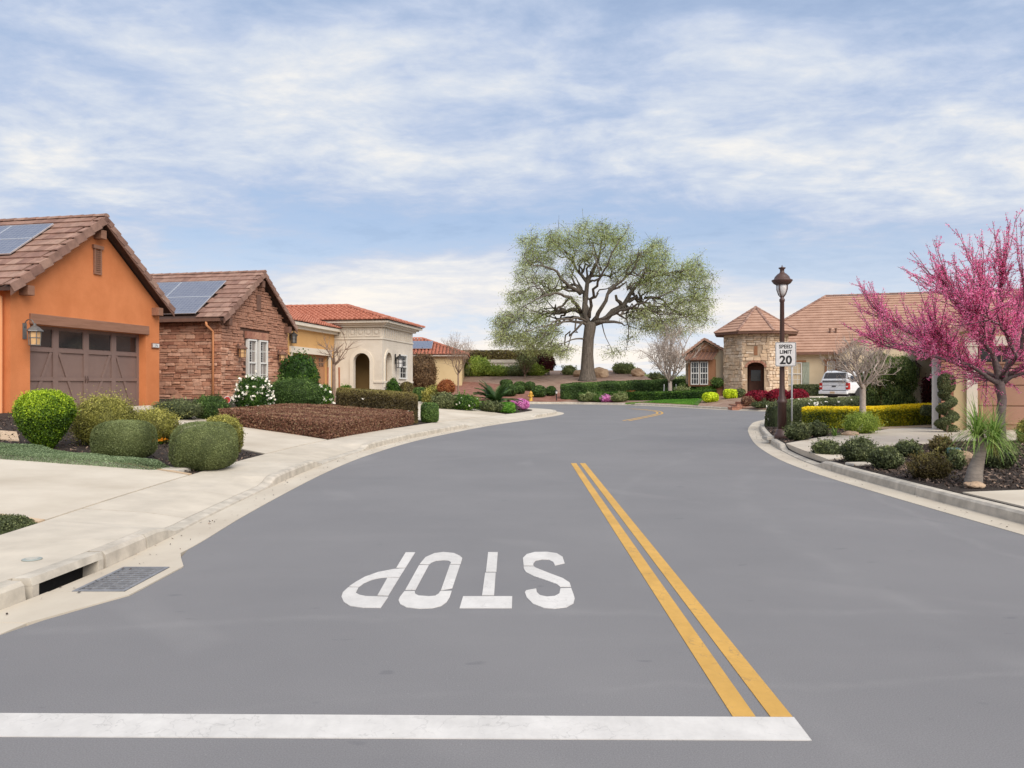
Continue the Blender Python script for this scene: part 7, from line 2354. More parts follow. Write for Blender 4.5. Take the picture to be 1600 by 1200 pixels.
def oak():
    r = np.random.default_rng(42)
    D = 75.0
    base = ground(918.6, 594.5, 62); D = base.y
    S = D / FPX * 0.2375
    def z(x, y, dy=0.0): return Vector(((x - 707) * S, dy, (1072 - y) * S))
    mb = MB()
    nodes = []
    def limb(pts, r0, r1, n=10):
        r0 *= 0.70; r1 *= 0.45
        P = [z(*p) for p in pts]
        ln = np.array([tuple(p) for p in P])
        if len(P) > 2:
            t = np.concatenate([[0], np.cumsum(np.linalg.norm(np.diff(ln, axis=0), axis=1))])
            q = np.linspace(0, t[-1], max(4, int(t[-1] / 0.6)))
            sm = np.stack([np.interp(q, t, ln[:, k]) for k in range(3)], 1)
            k = np.array([0.25, 0.5, 0.25]); c = sm.copy()
            for j in range(3): c[1:-1, j] = sm[:-2, j] * 0.25 + sm[1:-1, j] * 0.5 + sm[2:, j] * 0.25
            c[1:-1] += r.normal(size=c[1:-1].shape) * 0.07
            P = [Vector(p) for p in c]
        m = len(P)
        mb.tube(P, [r0 + (r1 - r0) * i / (m - 1) for i in range(m)], n)
        for i, p in enumerate(P): nodes.append((np.array(p), r0 + (r1 - r0) * i / (m - 1)))
    # trunk with flared foot
    T = [z(705, 1085), z(705, 1060), z(704, 1010), z(704, 900), z(710, 800), z(722, 720), z(728, 690)]
    mb.tube(T, [1.10, 0.86, 0.70, 0.58, 0.55, 0.58, 0.52], 14)
    limb([(712, 715), (650, 683, -0.4), (590, 684, -1), (530, 700, -1.6), (450, 722, -2)], 0.26, 0.10)
    limb([(705, 680), (672, 640, 0.5), (640, 585, 1), (565, 618, 1.6), (480, 600, 2.4), (400, 630, 3), (320, 690, 3.4)], 0.42, 0.10)
    limb([(660, 620, 0.4), (615, 560, -1), (560, 535, -2), (480, 520, -3), (400, 545, -4), (300, 600, -4)], 0.30, 0.09)
    limb([(705, 690), (688, 600, 0.2), (692, 500, 0.4), (712, 420, 0.2), (735, 370, 0), (770, 280, -0.5), (790, 190, -0.7), (800, 110, -1)], 0.46, 0.10)
    limb([(690, 500, 0.4), (640, 430, 1.4), (600, 410, 2), (540, 450, 2.6), (450, 470, 3)], 0.28, 0.08)
    limb([(660, 500, 0.2), (560, 450, -1.5), (520, 415, -2), (480, 360, -2.6), (425, 350, -3), (340, 360, -3.4), (290, 300, -3.4)], 0.30, 0.08)
    limb([(700, 420, 0.2), (680, 370, 1.5), (645, 330, 2), (615, 300, 2.4), (640, 230, 2.8), (560, 170, 3), (480, 130, 3)], 0.26, 0.08)
    limb([(735, 690), (800, 600, -1), (815, 530, -1.4), (860, 470, -1.8), (930, 425, -2.2), (990, 360, -2.6), (1030, 260, -3)], 0.34, 0.09)
    limb([(735, 700), (800, 675, 0.3), (880, 630, 0.6), (945, 570, 0.8), (985, 510, 1), (1040, 430, 1.3), (1090, 380, 1.6), (1120, 290, 2), (1150, 210, 2)], 0.52, 0.10)
    limb([(920, 600, 0.7), (1000, 595, -0.5), (1080, 605, -1.5), (1150, 660, -2.4), (1200, 760, -3)], 0.28, 0.07)
    limb([(970, 545, 0.9), (1030, 508, 2), (1090, 520, 3), (1115, 560, 3.6), (1200, 610, 4.2), (1280, 680, 4.6)], 0.26, 0.07)
    limb([(1110, 510, 2.8), (1200, 510, 2), (1250, 560, 1.4), (1295, 620, 1), (1400, 640, 0.6)], 0.20, 0.06)
    limb([(1060, 420, 1.4), (1180, 380, 0.4), (1280, 360, -0.5), (1380, 400, -1)], 0.22, 0.06)
    limb([(720, 385, 0), (800, 372, 1), (900, 360, 2.2), (960, 300, 3)], 0.20, 0.06)
    limb([(730, 690), (790, 690, -0.5), (850, 688, -0.8), (918, 700, -1)], 0.34, 0.22)
    limb([(940, 580, 0.8), (905, 530, 0.2), (890, 510, 0)], 0.34, 0.26)
    limb([(700, 800), (620, 805, -1), (540, 830, -2), (470, 850, -2.6)], 0.14, 0.05)
    limb([(800, 700, 0), (815, 800, -0.6), (850, 860, -0.8), (900, 930, -1)], 0.08, 0.03, 6)
    limb([(960, 620, 0), (975, 720, 0.3), (985, 800, 0.5), (955, 920, 0.6)], 0.09, 0.03, 6)
    limb([(706, 660, 0), (700, 560, 1), (690, 440, 4), (650, 330, 5.6), (600, 250, 6.4)], 0.26, 0.08)
    limb([(715, 660, 0), (720, 560, -1), (760, 430, -4), (800, 330, -5.4), (860, 220, -6)], 0.26, 0.08)
    limb([(705, 680, 0), (640, 640, 2), (540, 640, 5), (440, 600, 6.5), (340, 560, 7)], 0.24, 0.07)
    limb([(750, 690, 0), (860, 640, -1), (980, 600, -4), (1100, 560, -6), (1220, 520, -6.6)], 0.24, 0.07)
    limb([(708, 690, 0), (650, 660, -1), (520, 690, -4), (400, 740, -5.4), (280, 780, -6)], 0.20, 0.06)
    # crown silhouette: clumps in zoom coordinates (x, y, half-width, half-height, half-depth m, count)
    clumps = [(340, 160, 80, 60, 4, 40), (500, 130, 90, 60, 5, 56), (640, 140, 90, 60, 5, 50), (790, 110, 100, 60, 5, 60), (910, 160, 90, 80, 5, 54), (330, 270, 90, 70, 5, 50), (450, 240, 90, 80, 6, 46),
              (600, 260, 80, 70, 5, 30), (740, 230, 80, 70, 5, 36), (860, 270, 90, 80, 6, 46), (990, 300, 90, 80, 6, 60), (1130, 240, 100, 70, 5, 60), (1180, 330, 90, 80, 6, 60), (300, 400, 80, 70, 5, 42), (420, 400, 80, 60, 5, 26),
              (240, 520, 80, 60, 5, 40), (370, 520, 90, 60, 5, 34), (480, 470, 70, 50, 5, 20), (150, 680, 70, 70, 5, 52), (260, 660, 90, 70, 6, 56), (380, 640, 80, 60, 6, 34), (130, 780, 50, 60, 4, 34), (220, 780, 90, 60, 5, 52), (340, 780, 90, 70, 6, 52),
              (450, 740, 80, 70, 5, 34), (430, 850, 90, 50, 5, 40), (300, 850, 80, 40, 4, 30), (540, 880, 70, 40, 4, 26), (1080, 420, 90, 60, 6, 50), (1200, 460, 90, 60, 6, 46), (1300, 400, 80, 70, 5, 48), (1380, 340, 70, 60, 4, 42), (1440, 420, 60, 70, 4, 42),
              (1460, 520, 50, 60, 4, 34), (1350, 520, 80, 60, 5, 40), (1240, 560, 80, 60, 5, 34), (1120, 590, 80, 50, 5, 30), (1040, 650, 80, 50, 5, 34), (1150, 690, 80, 60, 5, 46), (1270, 660, 80, 60, 5, 40), (1400, 640, 80, 60, 4, 34), (1470, 680, 40, 50, 3, 16),
              (1230, 760, 70, 50, 4, 26), (1340, 740, 70, 50, 4, 22), (1000, 760, 60, 60, 4, 12), (900, 400, 70, 40, 4, 18), (600, 560, 60, 50, 4, 10), (880, 880, 60, 40, 3, 10), (560, 380, 60, 50, 4, 12), (780, 330, 60, 40, 4, 10), (1480, 590, 40, 40, 3, 14), (690, 60, 60, 30, 3, 16), (1130, 190, 60, 30, 3, 14)]
    tips = []
    for cx, cyy, hw, hh, hd, n in clumps:
        q = unit(r.normal(size=(n, 3))) * (r.random((n, 1)) ** 0.4)
        for a in q: tips.append((a[0] * hw * S + (cx - 707) * S, a[1] * hd * 0.85 + r.normal() * 1.0, (1072 - cyy) * S - a[2] * hh * S))
    tips = np.array(tips)
    # sinuous middle-sized branches between the great limbs and the twigs
    base_nodes = [n for n in nodes if n[1] < 0.30]
    used = 0
    for ti in r.permutation(len(tips)):
        t = tips[ti]
        dn = np.array([np.linalg.norm(n[0] - t) for n in base_nodes])
        j = int(np.argmin(np.abs(dn - 3.4) + 0.1 * np.array([np.linalg.norm(n[0] - np.array([0, 0, 8.0])) for n in base_nodes])))
        if not 2.0 < dn[j] < 5.0: continue
        w = wiggle(base_nodes[j][0], t, 8, 0.10, r)
        r0 = min(base_nodes[j][1] * 0.8, 0.13)
        mb.tube(w, [r0 + (0.035 - r0) * k / 8 for k in range(9)], 6)
        for k in range(1, 9): nodes.append((np.array(w[k]), r0 + (0.035 - r0) * k / 8))
        used += 1
        if used > 85: break
    NP = np.array([n[0] for n in nodes]); 
    dist = np.sqrt(((tips[:, None, :] - NP[None]) ** 2).sum(2)).min(1)
    order = np.argsort(dist)
    NPL = [tuple(p) for p in NP]; NR = [n[1] for n in nodes]
    arr = np.zeros((len(NPL) + len(tips) * 4, 3)); arr[:len(NPL)] = NP; rad = np.zeros(len(arr)); rad[:len(NPL)] = NR; cnt = len(NPL)
    ends = []
    for i in order:
        t = tips[i]
        dd = ((arr[:cnt] - t) ** 2).sum(1)
        # prefer nodes nearer the trunk so twigs run outwards
        j = int(np.argmin(np.sqrt(dd) + 0.12 * np.linalg.norm(arr[:cnt] - np.array([0, 0, 8.0]), axis=1)))
        p0 = Vector(arr[j]); p1 = Vector(t)
        L_ = (p1 - p0).length
        if L_ < 0.15: continue
        n = 4
        w = wiggle(p0, p1, n, 0.13, r)
        r0 = min(rad[j] * 0.8, 0.055 + 0.035 * L_)
        mb.tube(w, [r0 + (0.016 - r0) * k / n for k in range(n + 1)], 5)
        for k in (1, 2, 3, 4):
            arr[cnt] = np.array(w[k]); rad[cnt] = r0 + (0.016 - r0) * k / n; cnt += 1
        ends.append((np.array(w[4]), np.array(w[3])))
    # fine twigs and leaves around each tip
    E = np.array([e[0] for e in ends])
    nl = 88
    C_ = np.repeat(E, nl, axis=0)
    off = r.normal(size=C_.shape) * np.array([0.40, 0.40, 0.32]) + np.array([0, 0, -0.12])
    P = C_ + off
    thin = np.repeat(0.22 + 0.78 * r.random(len(E)), nl) > r.random(len(P)) * 0.85
    for e in ends:
        for k in range(3):
            q = Vector(e[0]) + Vector(r.normal(size=3)) * 0.42 + Vector((0, 0, -0.15))
            mb.tube([Vector(e[1]).lerp(Vector(e[0]), 0.6), q], [0.016, 0.010], 3)
    N = unit(r.normal(size=P.shape) + np.array([0, 0, 0.5]))
    t = 0.5 + 0.2 * r.normal(size=len(P)) + np.repeat(0.15 * r.normal(size=len(E)), nl)
    P, N, t = P[thin], N[thin], t[thin]
    crown = leaf_mesh('oak_leaves', P, N, r.uniform(0.07, 0.15, len(P)), 0.6, t, LM['oak'])
    tree_obj('oak_tree', 'huge spreading oak with sparse pale green leaves on the hill', base, mb, M['bark_oak'], crown)


def redbud():
    r = np.random.default_rng(5)
    D = 17.3
    bx_, by_ = (1564 - 800) / FPX * D, D
    base = Vector((bx_, by_, tz(bx_, by_) - 0.05))
    def z(px, py, dy=0.0):
        v = ray(px, py, D); return Vector((v.x - base.x, dy, v.z - base.z))
    mb = MB(); segs = []
    def limb(pts, r0, r1, n=8):
        P = [z(*p) for p in pts]
        m = len(P)
        Q = []
        for i in range(m - 1):
            for k in range(3): Q.append(P[i].lerp(P[i + 1], k / 3) + Vector(r.normal(size=3)) * 0.012)
        Q.append(P[-1]); m = len(Q)
        mb.tube(Q, [r0 + (r1 - r0) * i / (m - 1) for i in range(m)], n)
        for i in range(1, m): segs.append((Q[i - 1], Q[i], r0 + (r1 - r0) * i / (m - 1), i / m))
    T = [(1564, 702), (1564, 680), (1563, 655), (1566, 625), (1563, 606), (1562, 596)]
    mb.tube([z(*p) for p in T], [0.13, 0.105, 0.095, 0.092, 0.095, 0.10], 12)
    limb([(1562, 600), (1552, 596, -0.05), (1535, 586, -0.1), (1522, 580, -0.2), (1505, 572, -0.3), (1480, 565, -0.5), (1455, 560, -0.7), (1430, 554, -0.9), (1408, 547, -1.0)], 0.062, 0.015)
    limb([(1560, 596), (1540, 588, 0.2), (1525, 572, 0.4), (1505, 560, 0.7), (1470, 548, 1.0), (1440, 540, 1.3), (1415, 530, 1.4)], 0.05, 0.014)
    limb([(1562, 600), (1556, 580), (1548, 562, -0.1), (1530, 535, -0.2), (1505, 508, -0.4), (1478, 480, -0.5), (1455, 450, -0.6)], 0.07, 0.014)
    limb([(1564, 598), (1566, 575, 0.1), (1560, 545, 0.3), (1545, 510, 0.5), (1530, 480, 0.7), (1518, 448, 0.8)], 0.062, 0.014)
    limb([(1564, 598), (1572, 570, -0.1), (1582, 545, -0.3), (1580, 505, -0.5), (1574, 475, -0.6), (1566, 445, -0.7)], 0.06, 0.014)
    limb([(1564, 600), (1575, 590, -0.1), (1590, 583, -0.2), (1620, 578, -0.3), (1660, 565, -0.4), (1700, 548, -0.6)], 0.05, 0.014)
    limb([(1566, 596), (1590, 560, 0.3), (1610, 525, 0.5), (1625, 490, 0.8), (1640, 455, 1.0)], 0.06, 0.014)
    limb([(1566, 590), (1605, 560, -0.5), (1650, 520, -1.0), (1690, 490, -1.3), (1720, 450, -1.5)], 0.05, 0.014)
    limb([(1562, 592), (1540, 560, 0.8), (1500, 530, 1.4), (1460, 500, 1.7), (1430, 480, 1.8)], 0.045, 0.013)
    limb([(1564, 592), (1550, 560, -0.8), (1520, 530, -1.2), (1490, 515, -1.6), (1455, 505, -1.9), (1430, 498, -2.0)], 0.045, 0.013)
    limb([(1545, 510, 0.5), (1585, 480, 1.0), (1595, 445, 1.2)], 0.03, 0.012)
    limb([(1530, 535, -0.2), (1512, 490, -0.6), (1502, 462, -0.8), (1494, 440, -0.9)], 0.03, 0.010)
    limb([(1560, 545, 0.3), (1552, 485, -0.2), (1546, 445, -0.4), (1542, 425, -0.5)], 0.03, 0.010)
    limb([(1574, 475, -0.6), (1590, 445, -0.7), (1600, 420, -0.8)], 0.02, 0.008)
    limb([(1480, 565, -0.5), (1455, 545, -0.8), (1432, 530, -1.0), (1416, 518, -1.1)], 0.024, 0.010)
    fl_P, fl_t = [], []
    ctr = z(1560, 560)
    def blossoms(p, q, dens, rad_):
        L_ = (q - p).length
        n = int(dens * L_ * 1.0)
        if n < 1: return
        f = r.random(n)
        a = np.array(p)[None] + (np.array(q) - np.array(p))[None] * f[:, None]
        fl_P.append(a + r.normal(size=(n, 3)) * rad_); fl_t.append(0.52 + 0.3 * r.normal(size=n) + 0.1 * r.normal())
    for p, q, rr, f in segs:
        if rr < 0.045: blossoms(p, q, 150, 0.028)
    usable = [s for s in segs if s[2] < 0.052]
    wts = np.array([0.25 + s[3] for s in usable]); wts /= wts.sum()
    for i in range(560):
        p, q, rr, f = usable[r.choice(len(usable), p=wts)]
        st = p.lerp(q, r.random())
        out = (st - ctr); out.z *= 0.5
        out = out.normalized() if out.length > 0.01 else Vector((0, 0, 1))
        d = (out * 0.75 + Vector((0, 0, 0.62)) + Vector(r.normal(size=3)) * 0.33).normalized()
        L_ = r.uniform(0.35, 1.25) * (0.7 + 0.5 * f)
        w = [st, st + d * L_ * 0.5 + Vector(r.normal(size=3)) * 0.03]
        d2 = (d + Vector((0, 0, 0.25)) + Vector(r.normal(size=3)) * 0.12).normalized()
        w.append(w[1] + d2 * L_ * 0.5)
        mb.tube(w, [min(rr, 0.013), 0.008, 0.004], 4)
        blossoms(w[0], w[1], 130, 0.026); blossoms(w[1], w[2], 75, 0.016)
        for k in range(3):
            s2 = w[0].lerp(w[2], r.uniform(0.2, 0.85))
            d3 = (d + Vector(r.normal(size=3)) * 0.55 + Vector((0, 0, 0.1))).normalized()
            e2 = s2 + d3 * r.uniform(0.15, 0.5)
            mb.tube([s2, e2], [0.006, 0.003], 3)
            blossoms(s2, e2, 110, 0.018)
    P = np.concatenate(fl_P); t = np.concatenate(fl_t)
    crown = leaf_mesh('redbud_blossom', P, r.normal(size=P.shape), r.uniform(0.016, 0.036, len(P)), 0.8, t, LM['pink'])
    e = tree_obj('redbud_tree', 'redbud tree covered in pink blossom at right', base, mb, M['bark_grey'], crown)


def bare_tree(name, label, base, H, crown_w, r0, fork, bark, seed, nmain=7, levels=3, up=0.55, leaves=None, nleaf=0, stakes=None, lean=(0, 0), droop=0.0, kids=(5, 5, 4)):
    r = np.random.default_rng(seed)
    mb = MB(); tw = MB(); tips = []
    top = Vector((lean[0], lean[1], fork))
    mb.tube([Vector((0, 0, -0.1)), Vector((0, 0, 0.05)), Vector((lean[0] * 0.4, lean[1] * 0.4, fork * 0.5)), top, Vector((lean[0], lean[1], fork * 1.05))], [r0 * 1.35, r0 * 1.1, r0 * 0.95, r0 * 0.85, r0 * 0.7], 10)
    def grow(p, d, L_, rad, lev):
        n = 4
        pts = [p]
        for i in range(n):
            d = (d + Vector(r.normal(size=3)) * 0.13 + Vector((0, 0, 0.10 * up - droop * (lev >= 2)))).normalized()
            pts.append(pts[-1] + d * L_ / n)
        (mb if lev == 0 else tw).tube(pts, [rad * (1 - 0.75 * i / n) for i in range(n + 1)], 6 if lev == 0 else (4 if lev == 1 else 3))
        if lev >= levels - 1: tips.extend(pts[2:])
        if lev < levels:
            for k in range(kids[min(lev, len(kids) - 1)]):
                f = r.uniform(0.25, 1.0); i = min(int(f * n), n - 1)
                q = pts[i].lerp(pts[i + 1], f * n - i)
                dd = (d * 0.75 + Vector(r.normal(size=3)) * 0.55 + Vector((0, 0, up * 0.25))).normalized()
                grow(q, dd, L_ * r.uniform(0.42, 0.68), max(rad * 0.5, 0.005), lev + 1)
    for k in range(nmain):
        a = 2 * math.pi * (k + r.uniform(-0.3, 0.3)) / nmain
        h = r.uniform(0.0, 1.0)
        d = Vector((math.cos(a) * (1 - 0.45 * h), math.sin(a) * (1 - 0.45 * h), up + 0.9 * h)).normalized()
        L_ = (H - fork) * (0.55 + 0.15 * h) if d.z > 0.6 else crown_w * 0.42
        grow(top - Vector((0, 0, r.uniform(0, 0.12) * fork)), d, L_, r0 * 0.42, 0)
    e = tag(empty(name, base), label, 'tree')
    mb.build('trunk', bark, e, True)
    c = tw.build('crown', bark, e)
    if leaves:
        T = np.array([tuple(p) for p in tips])
        P = np.repeat(T, nleaf, axis=0); P = P + r.normal(size=P.shape) * 0.09 * crown_w / 2
        lf = leafsize(base[1])
        link('leaves', leaf_mesh('leaf', P, r.normal(size=P.shape), lf * r.uniform(0.6, 1.1, len(P)), 0.55, 0.5 + 0.22 * r.normal(size=len(P)), LM[leaves]), e)
    for s in stakes or ():
        MB().tube([(s[0], s[1], -0.1), (s[0] * 0.9, s[1], s[2])], 0.035, 6).build('stake', M['stake'] if len(s) < 4 else M['galv'], e)
    return e


oak()
redbud()
b = ground(1348, 673)
bare_tree('pale_bare_tree', 'pale leafless tree with spreading twigs beside the golden hedge', b, 2.95, 1.7, 0.095, 1.35, M['bark_pale'], 4, 11, 3, 0.75, kids=(6, 5, 3))
b = ground(1047, 623, 40)
bare_tree('bare_tree', 'large leafless tree on the far front lawn', b, 5.3, 4.4, 0.17, 1.3, M['bark_pale'], 12, 11, 3, 0.7, stakes=[(-0.5, 0, 1.1, 1), (0.5, 0, 1.1, 1)], kids=(7, 6, 4))
b = ground(521.5, 645)
bare_tree('young_tree', 'thin leafless young tree tied between two rusty stakes', b, 3.5, 2.0, 0.075, 2.0, M['bark_tan'], 21, 6, 2, 0.7, stakes=[(-0.24, -0.05, 1.75), (0.24, -0.05, 1.75)], kids=(4, 4))
b = ground(716, 636)
bare_tree('crape_myrtle', 'slender crape myrtle with sparse tan twigs left of the sago palm', b, 3.75, 1.3, 0.045, 1.75, M['bark_tan'], 31, 9, 3, 1.0, kids=(5, 5, 3))
# rust-leaved ball tree
b = ground(697, 637)
e = tag(empty('ball_tree', b), 'small rust-leaved ball tree on a thin stem', 'tree')
k = b.y / FPX
MB().tube([(0, 0, -0.05), (0, 0, 24 * k)], 0.035, 6).build('trunk', M['bark_tan'], e)
P, N, t, core = shrub_geo(13 * k, 12 * k, 22 * k, 2.2, 0.08, 0.1, 0.07, 2.2, 0, 77)
o = link('crown', leaf_mesh('leaf', P, N, 0.08, 0.55, t, LM['rust'], core), e); o.location = (0, 0, 21 * k)
# plum tree on the crest
bp = ray(853, 585, 82); bz_ = tz(bp.x, 82)
e = tag(empty('plum_tree', (bp.x, 82, bz_)), 'dark purple-leaved plum tree on the hill crest', 'tree')
k = 82 / FPX
MB().tube([(0.3, 0, -0.1), (0.25, 0, 9 * k), (0, 0, 18 * k)], [0.14, 0.11, 0.06], 6).build('trunk', M['bark_oak'], e)
P, N, t, core = shrub_geo(15 * k, 12 * k, 27 * k, 2.1, 0.16, 0.15, 0.16, 2.0, 0, 78)
o = link('crown', leaf_mesh('leaf', P, N, 0.17, 0.55, t, LM['plum'], core), e); o.location = (0, 0, 6 * k)
bp = ray(820, 585, 80)
bare_tree('twiggy_tree', 'pale twiggy leafless tree in front of the hilltop hedge', (bp.x, 80, tz(bp.x, 80)), 2.4, 2.2, 0.08, 0.3, M['bark_tan'], 51, 9, 3, 0.9, leaves='sagegreen', nleaf=1, kids=(5, 4, 3))
# weeping green tree behind the pale bare tree
bp = Vector((13.05, 26.8, 0)); bp.z = tz(bp.x, bp.y)
e = tag(empty('weeping_tree', bp), 'dense dark green drooping tree behind the pale bare tree', 'tree')
MB().tube([(-0.2, 0, -0.1), (-0.2, 0, 0.8), (-0.1, 0, 1.6)], [0.11, 0.09, 0.06], 8).build('trunk', M['rust_wood'], e)
r = np.random.default_rng(8)
Ps, Ns, ts = [], [], []
for (cx, cz, rx, rz) in ((-0.45, 1.75, 0.45, 0.45), (0.0, 2.0, 0.5, 0.4), (0.5, 1.85, 0.45, 0.45), (-0.2, 1.3, 0.4, 0.5), (0.35, 1.2, 0.45, 0.6), (0.15, 0.7, 0.5, 0.6), (0.75, 1.45, 0.3, 0.4), (-0.6, 1.1, 0.25, 0.5), (0.55, 0.6, 0.35, 0.5)):
    P, N, t, core = shrub_geo(rx, rx, rz * 2, 2.0, 0.14, 0.2, 0.06, 1.5, 0, int(abs(cx * 100 + cz * 31)) + 3)
    Ps.append(P + np.array([cx, r.uniform(-0.3, 0.3), cz - rz])); Ns.append(N); ts.append(t)
P = np.concatenate(Ps); N = np.concatenate(Ns); t = np.concatenate(ts)
link('crown', leaf_mesh('leaf', P, N, 0.085 * r.uniform(0.6, 1.2, len(P)), 0.35, t, LM['bottle'], None, 'diamond', np.array([0, 0, -1.0])), e)

# spiral topiary
b = Vector((13.05, 23.1, 0)); b = Vector(((1480 - 800) / FPX * 21.2, 21.2, 0)); b.z = tz(b.x, b.y)
e = tag(empty('spiral_topiary', b), 'dark spiral topiary beside the tan garage wall', 'topiary')
k = b.y / FPX
MB().tube([(0, 0, -0.05), (0, 0, 1.2)], 0.035, 6).build('trunk', M['bark_tan'], e)
Ps, Ns, ts = [], [], []
r = np.random.default_rng(3)
P, N, t, core = shrub_geo(0.205, 0.205, 0.56, 2.6, 0.02, 0.02, 0.04, 2.6, 0, 5); Ps.append(P + np.array([-0.02, 0, 1.10])); Ns.append(N); ts.append(t)
n = 12000
a = r.uniform(0, 2.6 * 2 * math.pi, n); f = a / (2.6 * 2 * math.pi)
cr = 0.30 - 0.14 * f; tube_r = 0.15 - 0.035 * f
q = unit(r.normal(size=(n, 3)))
cen = np.stack([np.cos(a) * cr * 0.55, np.sin(a) * cr * 0.55, 0.08 + f * 1.06], 1)
Ps.append(cen + q * tube_r[:, None] * np.array([1.25, 1.25, 0.8]) * (1 - 0.15 * r.random((n, 1)))); Ns.append(unit(q + 0.6 * r.normal(size=q.shape))); ts.append(0.45 + 0.2 * r.normal(size=n))
link('crown', leaf_mesh('leaf', np.concatenate(Ps), np.concatenate(Ns), 0.045, 0.55, np.concatenate(ts), LM['dark']), e)

# potted shrubs by the bay
for px, d_, zz, lab in ((1121, 57.2, 0.62, 'leafy round shrub on the brown pedestal by the bay window'), (1069, 58.6, 0.35, 'leafy round shrub at the left of the bay window')):
    x = (px - 800) / FPX * d_
    shrub('potted_shrub', lab, 'plant', px, 0, 17, 15, 'hedge', 2.1, 0.12, 0.2, 1, 1.0, 2.0, group='potted shrubs', at=(x, d_, tz(x, d_) + zz))
o = bpy.data.objects['potted_shrub']
# climbing burgundy plant on the porch wall
x, y = (1449 - 800) / FPX * 27.2, 27.2
shrub('climbing_plant', 'burgundy leafed plant growing up the porch wall', 'plant', 1448, 0, 22, 44, 'plum', 2.0, 0.2, 0.25, 0.3, 1.0, 0.9, at=(x, y, tz(x, y) + 0.55))


def blades(name, mat, parent, origin, n, L_, width, elev, seed, rise=0.9, dmax=1.3, segs=5, tintbase=0.5, az=(0, 2 * math.pi)):
    """fountain of arching strap leaves as one mesh"""
    r = np.random.default_rng(seed)
    V, Fc, T = [], [], []
    for i in range(n):
        a = r.uniform(*az); el = r.uniform(*elev); l = L_ * r.uniform(0.6, 1.1)
        d = np.array([math.cos(a) * math.cos(el), math.sin(a) * math.cos(el), math.sin(el)])
        p = np.array(origin, float) + r.normal(size=3) * 0.02
        side = np.cross(d, [0, 0, 1.0]); side /= np.linalg.norm(side) + 1e-9
        k = len(V)
        for j in range(segs + 1):
            f = j / segs
            w = width * (1 - 0.85 * f) * (0.6 + 0.4 * min(1, f * 4))
            V.append(p - side * w / 2); V.append(p + side * w / 2)
            d = d + np.array([0, 0, -1.0]) * dmax / segs * (0.3 + f); d /= np.linalg.norm(d)
            p = p + d * l / segs
        tt = tintbase + 0.22 * r.normal()
        for j in range(segs):
            Fc.append((k + 2 * j, k + 2 * j + 1, k + 2 * j + 3, k + 2 * j + 2)); T.append(tt)
    me = bpy.data.meshes.new(name); me.from_pydata([tuple(v) for v in V], [], Fc)
    at = me.attributes.new('tint', 'FLOAT', 'FACE'); at.data.foreach_set('value', np.clip(np.array(T), 0, 1).astype(np.float32))
    me.materials.append(LM[mat])
    return link(name, me, parent)


# ponytail palm in the near right bed
b = ground(1522, 758)
e = tag(empty('ponytail_palm', b), 'ponytail palm with swollen grey trunk and arching strap leaves', 'palm')
k = b.y / FPX
z = lambda px, py, dy=0.0: Vector(((px - 1522) * k, dy, (758 - py) * k))
tr = MB().tube([z(1521, 762), z(1521, 752), z(1524, 735), z(1530, 715), z(1535, 698), z(1536, 690)], [0.125, 0.118, 0.098, 0.078, 0.062, 0.055], 12)
heads = [z(1522, 681, -0.05), z(1536, 678, 0.08), z(1551, 684, -0.02), z(1545, 690, -0.1)]
for h_ in heads: tr.tube([z(1535, 700), z(1535, 692) * 0.5 + h_ * 0.5, h_], [0.05, 0.04, 0.035], 7)
tr.build('trunk', M['palm_bark'], e, True)
for i, h_ in enumerate(heads):
    blades('leaf_head', 'pony', e, tuple(h_), 140, 0.62, 0.014, (R(-8), R(80)), 60 + i, dmax=1.9, segs=7)
blades('dead_leaves', 'olive', e, tuple(z(1550, 692)), 40, 0.3, 0.012, (R(-60), R(10)), 70, dmax=1.0)
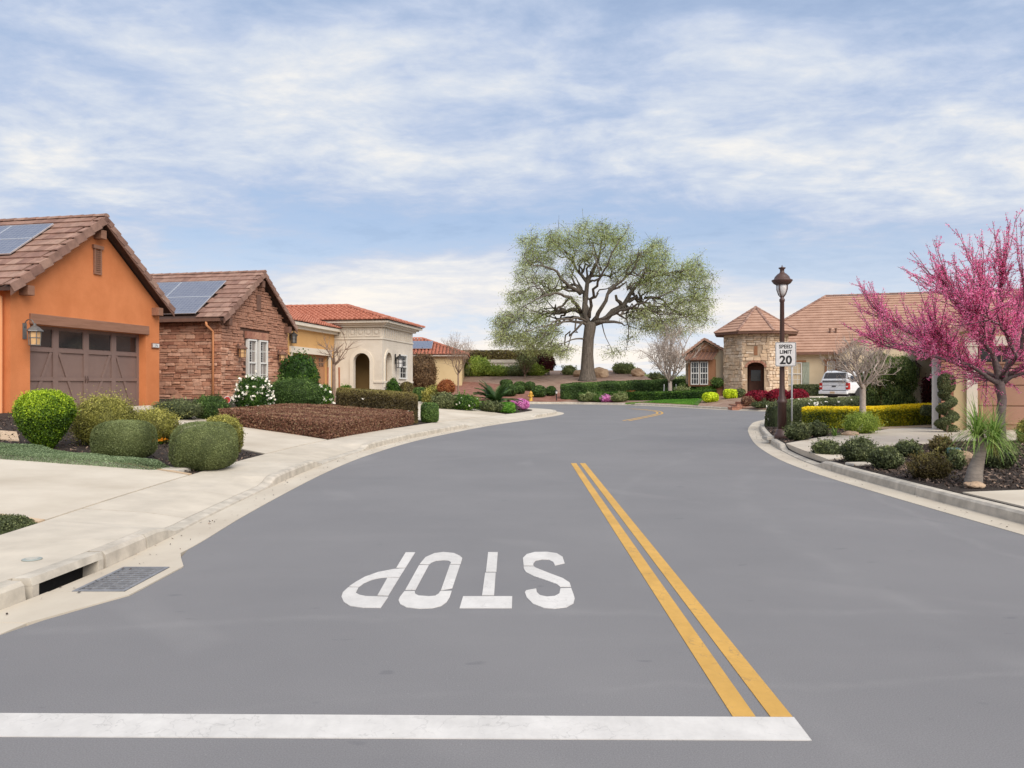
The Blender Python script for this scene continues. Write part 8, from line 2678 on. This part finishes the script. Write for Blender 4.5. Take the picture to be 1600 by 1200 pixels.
# sago palm
b = ground(775, 641)
e = tag(empty('sago_palm', b), 'large dark green sago palm near the corner tip', 'palm')
MB().lathe([(0.2, -0.1), (0.22, 0.15), (0.14, 0.32)], 10).build('trunk', M['palm_bark'], e)
r = np.random.default_rng(17)
V, Fc, T = [], [], []
for i in range(95):
    a = r.uniform(0, 2 * math.pi); el = r.uniform(R(-4), R(70)); l = r.uniform(1.15, 1.5)
    d = np.array([math.cos(a) * math.cos(el), math.sin(a) * math.cos(el), math.sin(el)]); p = np.array([0, 0, 0.28])
    tt = 0.4 + 0.2 * r.normal()
    for j in range(22):
        f = j / 22
        side = np.cross(d, [0, 0, 1.0]); side /= np.linalg.norm(side) + 1e-9
        wl_ = 0.22 * math.sin(math.pi * min(1, f * 0.9 + 0.12)) + 0.02
        for s_ in (-1, 1):
            k = len(V)
            tip_ = p + side * s_ * wl_ + d * 0.10 + np.array([0, 0, 0.05])
            V += [tuple(p), tuple(p + d * 0.07), tuple(tip_)]; Fc.append((k, k + 1, k + 2)); T.append(tt + 0.1 * r.normal())
        d = d + np.array([0, 0, -0.035 - 0.03 * f]); d /= np.linalg.norm(d)
        p = p + d * l / 22
me = bpy.data.meshes.new('fronds'); me.from_pydata(V, [], Fc)
at = me.attributes.new('tint', 'FLOAT', 'FACE'); at.data.foreach_set('value', np.clip(np.array(T), 0, 1).astype(np.float32))
me.materials.append(LM['palm']); link('fronds', me, e)
# strap-leaved plant by the lamp bed
b = ground(1305, 683)
e = tag(empty('strap_plant', b), 'small pale strap-leaved plant in front of the golden hedge', 'plant')
blades('leaves', 'pony', e, (0, 0, 0.02), 46, 0.34, 0.03, (R(15), R(85)), 5, dmax=0.7)
b = ground(250, 694)
e = tag(empty('flower_clump', b), 'small clump of orange flowers between the clipped mounds', 'plant')
blades('leaves', 'grass', e, (0, 0, 0.02), 60, 0.3, 0.03, (R(30), R(85)), 6, dmax=0.7)
r = np.random.default_rng(2); c = r.normal(size=(40, 3)) * np.array([0.1, 0.08, 0.02]) + np.array([0, -0.1, 0.1])
link('blossoms', leaf_mesh('blossom', c, r.normal(size=c.shape), 0.05, 0.9, r.random(40), leafmat('orange_blossom', C(200, 120, 20), C(230, 150, 40), C(240, 180, 70)), None, 'square'), e)
